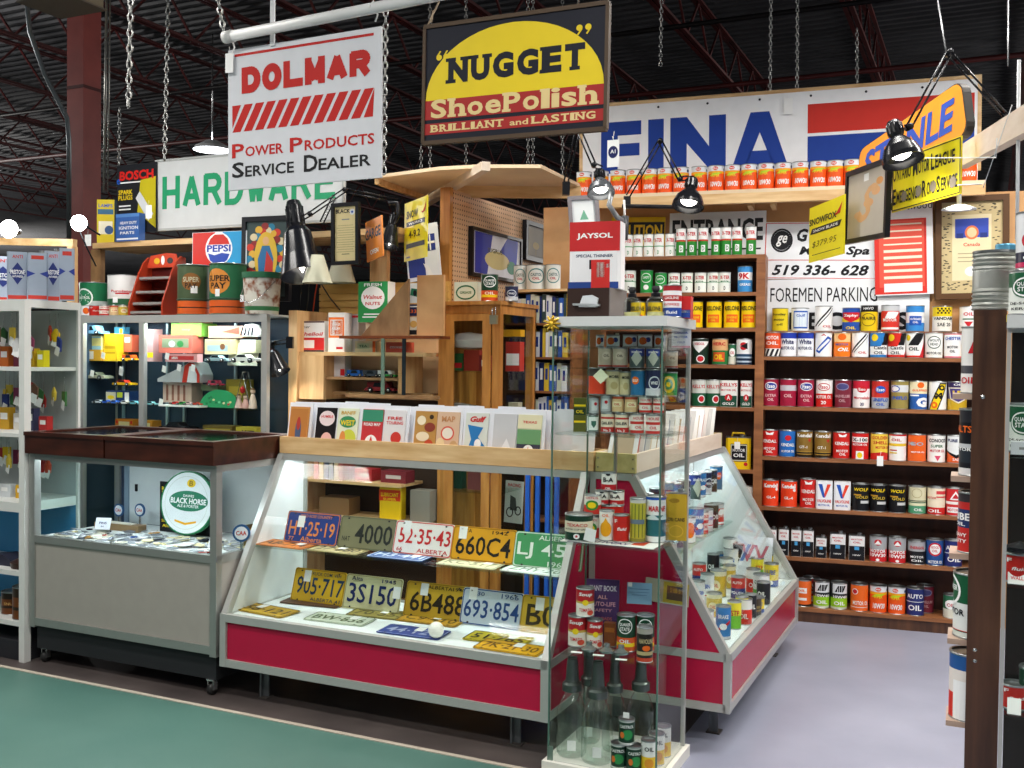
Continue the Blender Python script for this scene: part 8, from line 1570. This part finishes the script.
# plywood back wall joining pegboard to rack wall, canopy boards
pzc = 2.70
b = B(); b.prism([tuple(at_z(*p, pzc)[:2]) for p in ((455, 186), (580, 187), (541, 168), (478, 168))], 'z', pzc, pzc + .02, PLYP); b.thing('canopy_board', 'pale plywood canopy panel over the pegboard', 'board')
a_, b_ = at_z(455, 186, pzc), at_z(581, 187, pzc); b = B(); b.bar(a_ + Vector((0, 0, -.035)), b_ + Vector((0, 0, -.035)), .03, .075, PINE); b.thing('canopy_fascia', 'pine fascia strip along the canopy edge', 'board')
b = B(); b.prism([tuple(at_z(*p, pzc)[:2]) for p in ((377, 178), (424, 196), (478, 168), (440, 170))], 'z', pzc, pzc + .02, PLYP); b.thing('canopy_board', 'triangular plywood canopy panel beside the striped sign', 'board')
b = B(); b.bar(at_z(486, 166, pzc - .02), at_z(425, 203, pzc - .02), .05, .05, PALEP); b.thing('canopy_beam', 'pale wooden beam joining the two canopy panels', 'beam')
b = B(); b.bar(at_z(377, 180, pzc - .01), at_z(426, 198, pzc - .01), .03, .05, PINE); b.thing('canopy_fascia', 'pine strip along the triangular canopy panel', 'board')
# small framed white picture hanging before the plywood
pl = place(at_y(568.5, 198, 5.7), at_y(597, 196, 5.7), at_y(569.5, 236, 5.7)); sign('framed_picture', 'small silver framed white picture under the lamp by the caution notice', 'picture', pl, .012, M('dfe3e6'), [('R', 0, .5, .7, .7, M('eef2f2')), ('P', [(-.15, .4), (.15, .4), (0, .66)], M('7ab89a'))], (.022, M('8a8488', .3), .01))
# signs hanging in the middle
pl = place(*on(C, 4.75, (333.5, 205), (359, 203), (337, 264))); sign('framed_notice', 'tall yellowed notice in a black frame beside the big lamp', 'picture', pl, .012, M('e2cf9a', .4), [('T', 'BLACK', -.1, .88, .56, .07, k_, .03), ('O', .26, .86, .2, .1, M('e8e8ea')), ('S', .26, .86, .07, bl), ('R', 0, .74, .3, .02, GREY), *[('R', 0, .64 - .04 * i, .6 + .1 * (i % 2), .006, M('9a8a5a')) for i in range(12)], ('R', 0, .16, .3, .01, k_)], (.02, BLACK, .012))
sl = place(at_y(366, 223, 5.75), at_y(382, 215, 5.58), at_y(366.5, 263, 5.75)); sign('hanging_sign', 'small orange sign with big dark letters beside the yellowed notice', 'sign', sl, .008, M('ee8a2a', .35), [('T', 'GARGE', -.05, .66, .95, .26, M('2a3040'), .03), ('T', 'OPEN', 0, .2, .5, .12, w_)])
sl = place(at_y(405, 204, 5.9), at_y(428, 195, 5.55), at_y(406, 262, 5.9)); sign('hanging_sign', 'yellow snow notice with black bars, hanging over the picture cards', 'sign', sl, .004, YB, [('T', 'SNOW', -.14, .78, .5, .13, k_, .03), ('R', 0, .62, .8, .08, k_), ('T', 'WORKS', .0, .62, .6, .04, WHITE), ('T', '4-9.2', -.04, .44, .5, .12, k_, .02), ('R', 0, .25, .8, .08, k_), ('P', [(.24, .78), (.3, .74), (.46, .92), (.4, .76)], FR), ('O', -.3, .06, .2, .03, GREY)])
# cream lamp shades
for px, py, rt, rb, hpx, v, lab in ((317.5, 283, 6, 15, 28, 4.8, 'cream cone lampshade beneath the big black lamp'), (341, 283, 6, 15, 30, 5.22, 'cream cone lampshade behind the yellowed notice')):
 x = C.at(px, py, v)[0]; p = C.P(x, v, mz(283) + .021 if v > 5 else C.at(px, py, v)[1]); k = (p - CAM).dot(FWD) / FOC; t = empty('lampshade', lab, 'lampshade', p, 0); B().lathe([(rb * k, 0), (rt * k, hpx * k), (rt * k * .98, hpx * k), (rb * k * .98, 0)], M('d8d6bc', .5), 24).part('shade', t); B().lathe([(rt * k, hpx * k - .004), (rt * k * 1.05, hpx * k), (.0005, hpx * k + .002)], M('c8c6a8'), 18).part('top_ring', t)
for pts, cc, lab in ((((301, 283), (300, 300), (299, 312)), '2a2a2a', 'black cable hanging down the planks, nearest the icon'), (((309, 284), (308, 300), (306, 312)), '3a3a32', 'dark cable with a white plug hanging down the planks'), (((318, 278), (315, 295), (313, 312)), 'd8502a', 'orange cable hanging down the planks'), (((320, 282), (330, 298), (340, 310)), '2a2a2a', 'black cable slanting down to the orange carton')):
 b = B(); b.tube([C.P(C.at(px, py, MV + .27)[0], MV + .27, C.at(px, py, MV + .27)[1]) for px, py in pts], .004, M(cc, .5), 5); b.thing('cable', lab, 'cable')

# ---------------------------------------------------------------- clamp lamps
LB_ = M('15161a', .22); LAMPB = emis('lamp_bulb', (1, .95, .86), 14)

def lamp(label, head, aim, rs, ls, arms, shade='bell', watts=6, base=None, sm=None):
 """head: point where the shade meets the socket; aim: direction the mouth looks; rs, ls: shade radius and length"""
 t = empty('clamp_lamp', label, 'lamp', head, 0)
 z = Vector(aim).normalized(); R = Vector((0, 0, -1)).rotation_difference(z).to_matrix(); sm = sm or LB_
 if shade == 'bell': prof = [(rs * .3, 0), (rs * .45, -ls * .12), (rs * .8, -ls * .45), (rs * .97, -ls * .8), (rs, -ls), (rs * .96, -ls), (rs * .9, -ls * .75), (rs * .4, -ls * .16)]
 else: prof = [(rs * .5, 0), (rs * .62, -ls * .1), (rs * .8, -ls * .6), (rs, -ls), (rs * .95, -ls), (rs * .7, -ls * .5), (rs * .5, -ls * .1)]
 B().lathe(prof, sm, 28, rot=R).part('lamp_shade', t)
 k = B(); k.lathe([(rs * .3, -.0), (rs * .38, ls * .1), (rs * .38, ls * .5), (rs * .3, ls * .62), (.0005, ls * .62)], LB_, 16, rot=R)
 for i in range(10):
  a = 2 * PI * i / 10; p0 = R @ Vector((rs * .38 * math.cos(a), rs * .38 * math.sin(a), ls * .1)); p1 = R @ Vector((rs * .38 * math.cos(a), rs * .38 * math.sin(a), ls * .5)); k.tube([p0, p1], rs * .035, LB_, 4)
 k.part('socket', t)
 bb = B(); bb.lathe([(.0005, -ls * .93)] + [(rs * .52 * math.sin(PI * i / 8), -ls * .62 - rs * .34 * math.cos(PI * i / 8) - 0) for i in range(1, 8)][::1] + [(.0005, -ls * .3)], LAMPB, 16, rot=R); bb.part('bulb', t)
 L = bpy.data.lights.new('lamp_light', 'SPOT'); L.energy = watts * 3; L.spot_size = math.radians(120); L.spot_blend = .7; L.shadow_soft_size = .03; L.color = (1, .95, .87)
 lo_ = bpy.data.objects.new('lamp_light', L); col.objects.link(lo_); lo_.parent = t; lo_.location = z * ls * 1.0; lo_.rotation_euler = Vector((0, 0, -1)).rotation_difference(z).to_euler()
 for pts in arms:
  q = [Vector(p) - Vector(head) for p in pts]
  for a, b_ in zip(q[:-1], q[1:]):
   d = (b_ - a).normalized(); s = d.cross(Vector((0, 1, 0))).normalized() * .011; k = B()
   k.tube([a + s, b_ + s], .0045, LB_, 6); k.tube([a - s, b_ - s], .0045, LB_, 6); k.part('arm', t)
  for a in q[1:-1]: k = B(); k.tube([a + Vector((0, -.02, 0)), a + Vector((0, .02, 0))], .014, LB_, 10); k.part('joint', t)
  if (q[1] - q[0]).length > .12:
   n = 24; a, b_ = q[0], q[0] + (q[1] - q[0]) * .4; d = (b_ - a).normalized(); s = d.cross(Vector((0, 1, 0))).normalized(); u = d.cross(s)
   k = B(); k.tube([a + (b_ - a) * i / n + s * .007 * math.cos(i * 1.6) + u * .007 * math.sin(i * 1.6) for i in range(n + 1)], .0016, STEEL, 4); k.part('spring', t)
 if base: k = B(); k.box(-.02, .02, -.02, .02, -.05, .02, LB_); k.part('clamp', t, Vector(base) - Vector(head))
 return t

Y = 5.3; lamp('grey bell clamp lamp under the navy polish sign, shining on the framed picture', at_y(600, 179, Y), (.05, -.35, -1), .072, .085, [[at_y(601, 168, Y), at_y(594, 165, Y + .05), at_y(578, 128, Y + .1), at_y(566, 182, Y + .25)]], watts=2, sm=M('55585c', .25, .3), base=at_y(566, 186, Y + .25))
b = B(); b.tube([at_y(612, 192, 5.3), at_y(609, 205, 5.3), at_y(617, 217, 5.3), at_y(624, 222, 5.35)], .014, M('8d9094', .3, .5), 10); b.tube([at_y(624, 200, 5.35), at_y(625, 222, 5.35)], .006, WHITE, 6); b.tube([at_y(625, 216, 5.35), at_y(624, 240, 5.35)], .02, M('3a3c40', .4), 8)
b.thing('gooseneck', 'grey gooseneck bracket beside the red white solvent tin', 'bracket')
Y = 5.75; lamp('black bell clamp lamp before the orange cans, arms folded in a peak', at_y(690.5, 189, Y), (-.18, -.3, -1), .09, .11, [[at_y(688, 178, Y), at_y(680, 179, Y + .05), at_y(660, 141, Y + .1), at_y(628, 196, Y + .3)]], watts=2, base=at_y(627, 200, Y + .3))
b = B(); b.tube([at_y(622, 206, 6.0), at_y(680, 207, 5.95)], .012, BLACK, 8); b.thing('lamp_bar', 'black bar lying under the high shelf behind the peaked lamp', 'bar')
Y = 4.3; lamp('large black bell lamp shining over the yellow league sign', at_y(897, 137, Y), (.16, -.3, -1), .085, .115, [[at_y(905, 128, Y), at_y(909, 127, Y), at_y(949, 53, Y), at_y(1006, 116, Y + .2)]], watts=4, base=at_y(1010, 118, Y + .2))
Y = 5.95; lamp('big glossy black lamp before the dark framed icon', at_y(297, 230, Y), (.2, -.3, -1), .13, .29, [[at_y(296, 222, Y), at_y(310, 214, Y), at_y(345, 190, Y + .1), at_y(398, 201, Y + .2)], [at_y(322, 222, Y + .05), at_y(342, 180, Y + .25)]], 'cone', 3, sm=M('101218', .22))
Y = 5.85; lamp('small black cone lamp between the orange sign and the yellow notice', at_y(392, 226, Y), (-.1, -.3, -1), .055, .13, [], 'cone', 3)
b = B(); b.tube([at_y(393, 224, Y), at_y(399, 214, Y), at_y(397, 203, Y), at_y(388, 203, Y)], .014, BLACK, 9); b.thing('gooseneck', 'black curved neck above the small cone lamp', 'bracket')
Y = 6.05; lamp('black spotlight clipped to the pine shelving, pointing down', at_y(272, 352, Y), (.5, -.3, -1), .06, .14, [[at_y(270, 348, Y), at_y(274, 343, Y), at_y(289, 341, Y)]], 'cone', 2, base=at_y(290, 340, Y))
for px, py, Y, lab in ((9, 229, 5.6, 'bright bare flood lamp at the frame edge over the antifreeze tins'), (79, 223, 6.2, 'bright bare flood lamp clipped before the red column')):
 t = empty('flood_lamp', lab, 'lamp', at_y(px, py, Y)); R = Matrix.Rotation(PI / 2, 3, 'X')
 B().lathe([(.0005, .03), (.045, .015), (.05, 0), (.045, -.01), (.025, -.05)], emis('flood_bulb', (1, .98, .95), 25), 18, rot=R).part('bulb', t)
 B().lathe([(.026, -.05), (.022, -.1), (.0005, -.1)], BLACK, 12, rot=R).part('socket', t)
 L = bpy.data.lights.new('flood_light', 'POINT'); L.energy = 6; L.shadow_soft_size = .05; o = bpy.data.objects.new('flood_light', L); col.objects.link(o); o.parent = t; o.location = (0, -.08, 0)
b = B(); b.tube([at_y(80, 232, 6.25), at_y(88, 250, 6.3), at_y(96, 266, 6.4)], .005, BLACK, 5); b.tube([at_y(79, 222, 6.3), at_y(100, 235, 6.4)], .006, BLACK, 5); b.thing('power_cable', 'black cord from the flood lamp down to the board upright', 'cord')

# ---------------------------------------------------------------- rack and glass case at the near end
RY = 2.55
NF = Frame(at_y(968.5, 560, RY).x, RY, -24)
sr = empty('near_rack', 'tall dark walnut rack end with tins peeping past its edge', 'shelf rack', NF.P(0, 0), NF.yaw)
zt = NF.at(985, 316, 0)[1]; pw = .075
B().box(0, pw, 0, .03, 0, zt, WALNUT).part('end_post', sr)
B().box(pw - .02, pw, .03, .13, 0, zt, WALNUT).part('side_board', sr)
RS_ = [NF.at(965, y, 0)[1] for y in (394, 477, 555, 641, 724)]
for z in RS_: B().box(-.045, pw - .02, .01, .13, z - .014, z, noisy('pale_edge_board', 'a58a78', 'c9ae9a', (1, 6, 6), 3, .5)).part('shelf_board', sr)
B().box(0, pw, .01, .13, zt, zt + .016, WALNUT).part('top_board', sr)
b = B()
for py in (397, 650, 661): x, z = NF.at(983 if py < 400 else 975, py, 0); b.lathe([(.005, 0), (.003, .002), (.0005, .003)], STEEL, 8, (x, -.001, z), rot=Matrix.Rotation(PI / 2, 3, 'X'))
b.part('screw', sr)
st('n_white', [(.3, 'e8e6e2'), (.12, '4a4a50'), (.58, 'e8e6e2')], ('P', [(-.3, .6), (.0, .6), (.2, .84), (-.1, .84)], r_), ('T', 'OIL', -.3, .2, .5, .1, r_))
st('n_black', [(.12, 'dcdcdc'), (.08, '1c1c22'), (.22, '2a3038'), (.06, 'c8cacc'), (.32, '16161c'), (.2, '2a2a30')], ('T', 'HALTS', -.5, .7, .8, .1, o_), ('T', 'MOTOR', -.5, .4, .8, .05, w_))
st('n_redblue', [(.42, 'c8302c'), (.3, '2a3a6a'), (.12, 'c8302c'), (.16, '3a3438')], ('T', 'LUBE', -.5, .6, .8, .12, w_, .03), ('T', 'OIL', -.5, .48, .5, .06, w_), ('T', 'HEAVY', -.5, .3, .6, .06, w_), ('T', 'DUTY', -.5, .2, .6, .06, w_))
st('n_green', [(.1, 'd8e0d8'), (.02, '1d4a32'), (.42, 'e6e8e4'), (.46, '1d5a3a')], ('G', -.75, .72, .9, .5, .07, w_), ('T', 'QUAKER', -.7, .76, .6, .1, w_), ('T', 'MOTOR', -.6, .4, .8, .1, k_), ('R', -.2, .12, 2, .01, r_))
st('n_redwhite', [(.4, 'd8382c'), (.36, 'e8e0d8'), (.24, '2a5a9a')], ('R', .2, .3, 1.2, .6, w_))
for (zi, key, rr, hh, dx, lab) in ((0, 'n_white', .045, .17, .018, 'white tin with red slant mark peeping past the walnut post'), (1, 'n_black', .042, .17, .014, 'black tin with white foot peeping past the walnut post'), (2, 'n_redblue', .042, .155, .015, 'red and blue tin peeping past the walnut post'), (3, 'n_green', .052, .165, .018, 'green and white tin with script peeping past the walnut post'), (4, 'n_redwhite', .052, .17, .012, 'red white and blue tin lowest beside the walnut post')):
 p = NF.P(dx, .062 if zi > 2 else .055, RS_[zi]); bands, ps = K[key]; can('oil_can', lab, key, rr, hh, bands, ps, p, NF.yaw - .1)
p = NF.P(.047, .062, zt + .0165); r = .052; h_ = NF.at(985, 251, .03)[1] - zt - .017; b = B(); prof = []
n = 44
for i in range(n + 1):
 f = i / n; rr = r + (.0022 * math.sin(f * 2 * PI * 13) if not .36 < f < .66 else 0); prof.append((rr, f * h_))
b.lathe(prof, noisy('old_tinplate', '86887f', 'b9bab6', (1, 1, 1), 9, .4, 5, .3, .7, 0, .35), 28, cap0=True); o = b.thing('ribbed_can', 'large ribbed bare metal can on the walnut rack', 'tin can', p, .3)
b = B(); b.lathe([(r * 1.02, h_ - .004), (r * 1.03, h_ + .002), (r * .95, h_ + .002), (r * .94, h_ - .004), (.0005, h_ - .004)], TINM, 28); b.part('rim', o)
p2 = NF.P(.07, .07, zt + .0165 + h_); b = B(); b.lathe([(.024, 0), (.024, .017), (.022, .02), (.0005, .02)], M('5a9ab8', .3, .3), 20); b.thing('jar_lid', 'pale blue round lid on top of the ribbed can', 'lid', p2)
carton('yellow_sticker', 'small yellow sticker at the walnut post head', .028, .002, .017, M('e0c81e'), [('T', '10', 0, .5, .4, .5, k_)], NF.P(pw + .012, -.006, NF.at(995, 322, 0)[1]), NF.yaw)

# glass case at the frame edge
GF = Frame(at_y(1003.5, 560, 2.42).x, 2.42, -26)
gzt = GF.at(1014, 328, 0)[1]
ge_ = empty('glass_tower', 'glass tower case at the frame edge beside the walnut rack', 'display case', GF.P(0, 0), GF.yaw); gw = .4
B().box(0, gw, 0, .006, .05, gzt, GLASST).part('front_pane', ge_); B().box(0, .006, .006, .38, .05, gzt, GLASST).part('side_pane', ge_)
B().box(-.003, .006, -.003, .01, .05, gzt, ALU).part('corner_post', ge_)
b = B(); b.box(.008, gw, .37, .38, .05, gzt, M('2a2422', .6)); b.part('back_panel', ge_)
gslab = B(); gslab.box(-.004, gw + .02, -.015, .4, gzt, gzt + .03, M('c9ccca', .35)); gslab.part('top_slab', ge_); B().box(-.002, gw + .02, -.02, .4, 0, .05, WHMETAL).part('base', ge_)
GZS = [GF.at(1012, y, .03)[1] for y in (432 + 22, 583, 713)]
for z in GZS: B().box(.008, gw - .01, .01, .37, z - .008, z, GLASSG).part('glass_shelf', ge_)
st('g_quaker', [(.62, 'e3e6e0'), (.32, '1d5a3a'), (.06, 'e3e6e0')], ('O', -.15, .62, .8, .5, M('1d5a3a')), ('G', -.15, .62, .72, .44, .04, w_), ('T', 'QUAKER', -.15, .68, .5, .1, w_), ('T', 'STATE', -.15, .57, .46, .1, w_), ('T', 'DE-SCENTED', -.1, .26, 1, .06, k_), ('T', 'KEROSENE', -.1, .14, .9, .06, k_))
bands, ps = K['g_quaker']; hq = GF.at(1012, 271, .04)[1] - gzt - .031
p = GF.P(.048, .052, gzt + .031); can('oil_can', 'white can with green oval and capital lettering on the glass case', 'g_quaker', .05, hq, bands, ps, p, GF.yaw + .1)
st('g_whitered', [(.12, 'c8285a'), (.18, '23243a'), (.7, 'dfe0e2')], ('O', -.2, .5, .5, .3, M('c8283a')), ('O', -.2, .5, .3, .18, M('e8d8d8'), .0012), ('T', 'OIL', -.2, .2, .4, .07, w_))
bands, ps = K['g_whitered']; can('oil_can', 'white can with red oval stacked on the green oval can', 'g_whitered', .047, GF.at(1012, 214, .04)[1] - gzt - .031 - hq, bands, ps, GF.P(.058, .056, gzt + .033 + hq), GF.yaw + .1)
bands, ps = K['greenquaker']
gi = [(GZS[0], .05, .1, 'g_quaker', .045, .12, 'green and white can inside the frame edge case, highest shelf'), (GZS[1], .03, .06, 'plainred', .03, .07, 'red and cream tin inside the frame edge case, second shelf'), (GZS[1], .08, .12, 'c_yelblue', .035, .13, 'yellow and black bottle can in the frame edge case'), (GZS[2], .03, .08, 'plainred', .03, .06, 'small red tin inside the frame edge case, low'), (GZS[2], .08, .1, 'greenquaker', .04, .1, 'dark green tin inside the frame edge case, low')]
for z, x, y, key, r, h, lab in gi: bands, ps = K[key]; can('small_tin', lab, key, r, h, bands, ps, GF.P(x, y, z), GF.yaw)
carton('white_carton', 'white flat carton on the highest shelf of the frame edge case', .09, .06, .03, M('dcdfe2'), [('R', 0, .5, .6, .2, GREY)], GF.P(.055, .05, GZS[0]), GF.yaw)
carton('navy_box', 'navy box behind the white flat carton', .07, .05, .12, M('3a4a6a'), [('R', 0, .6, .6, .3, M('6a7a9a'))], GF.P(.09, .2, GZS[0] + .0), GF.yaw)
carton('price_card', 'white price card at the front of the second frame edge shelf', .04, .001, .03, WHITE, [('T', 'WALL', 0, .5, .7, .3, RED)], GF.P(.03, .02, GZS[1]), GF.yaw, rx=-.6); carton('price_card', 'white price card at the front of the low frame edge shelf', .03, .001, .04, WHITE, [], GF.P(.03, .02, GZS[2]), GF.yaw, rx=-.6)
b = B(); b.lathe([(.0005, 0), (.03, 0), (.034, .012), (.012, .02), (.0005, .026)], BLACK, 16); b.thing('bakelite_button', 'black round knob lying in the frame edge case', 'knob', GF.P(.035, .045, GZS[1] + .075), 0)
for o in bpy.data.objects:
 if o.parent is None and o.type in ('MESH', 'EMPTY') and 'label' not in o and 'kind' not in o: print('UNLABELLED', o.name)
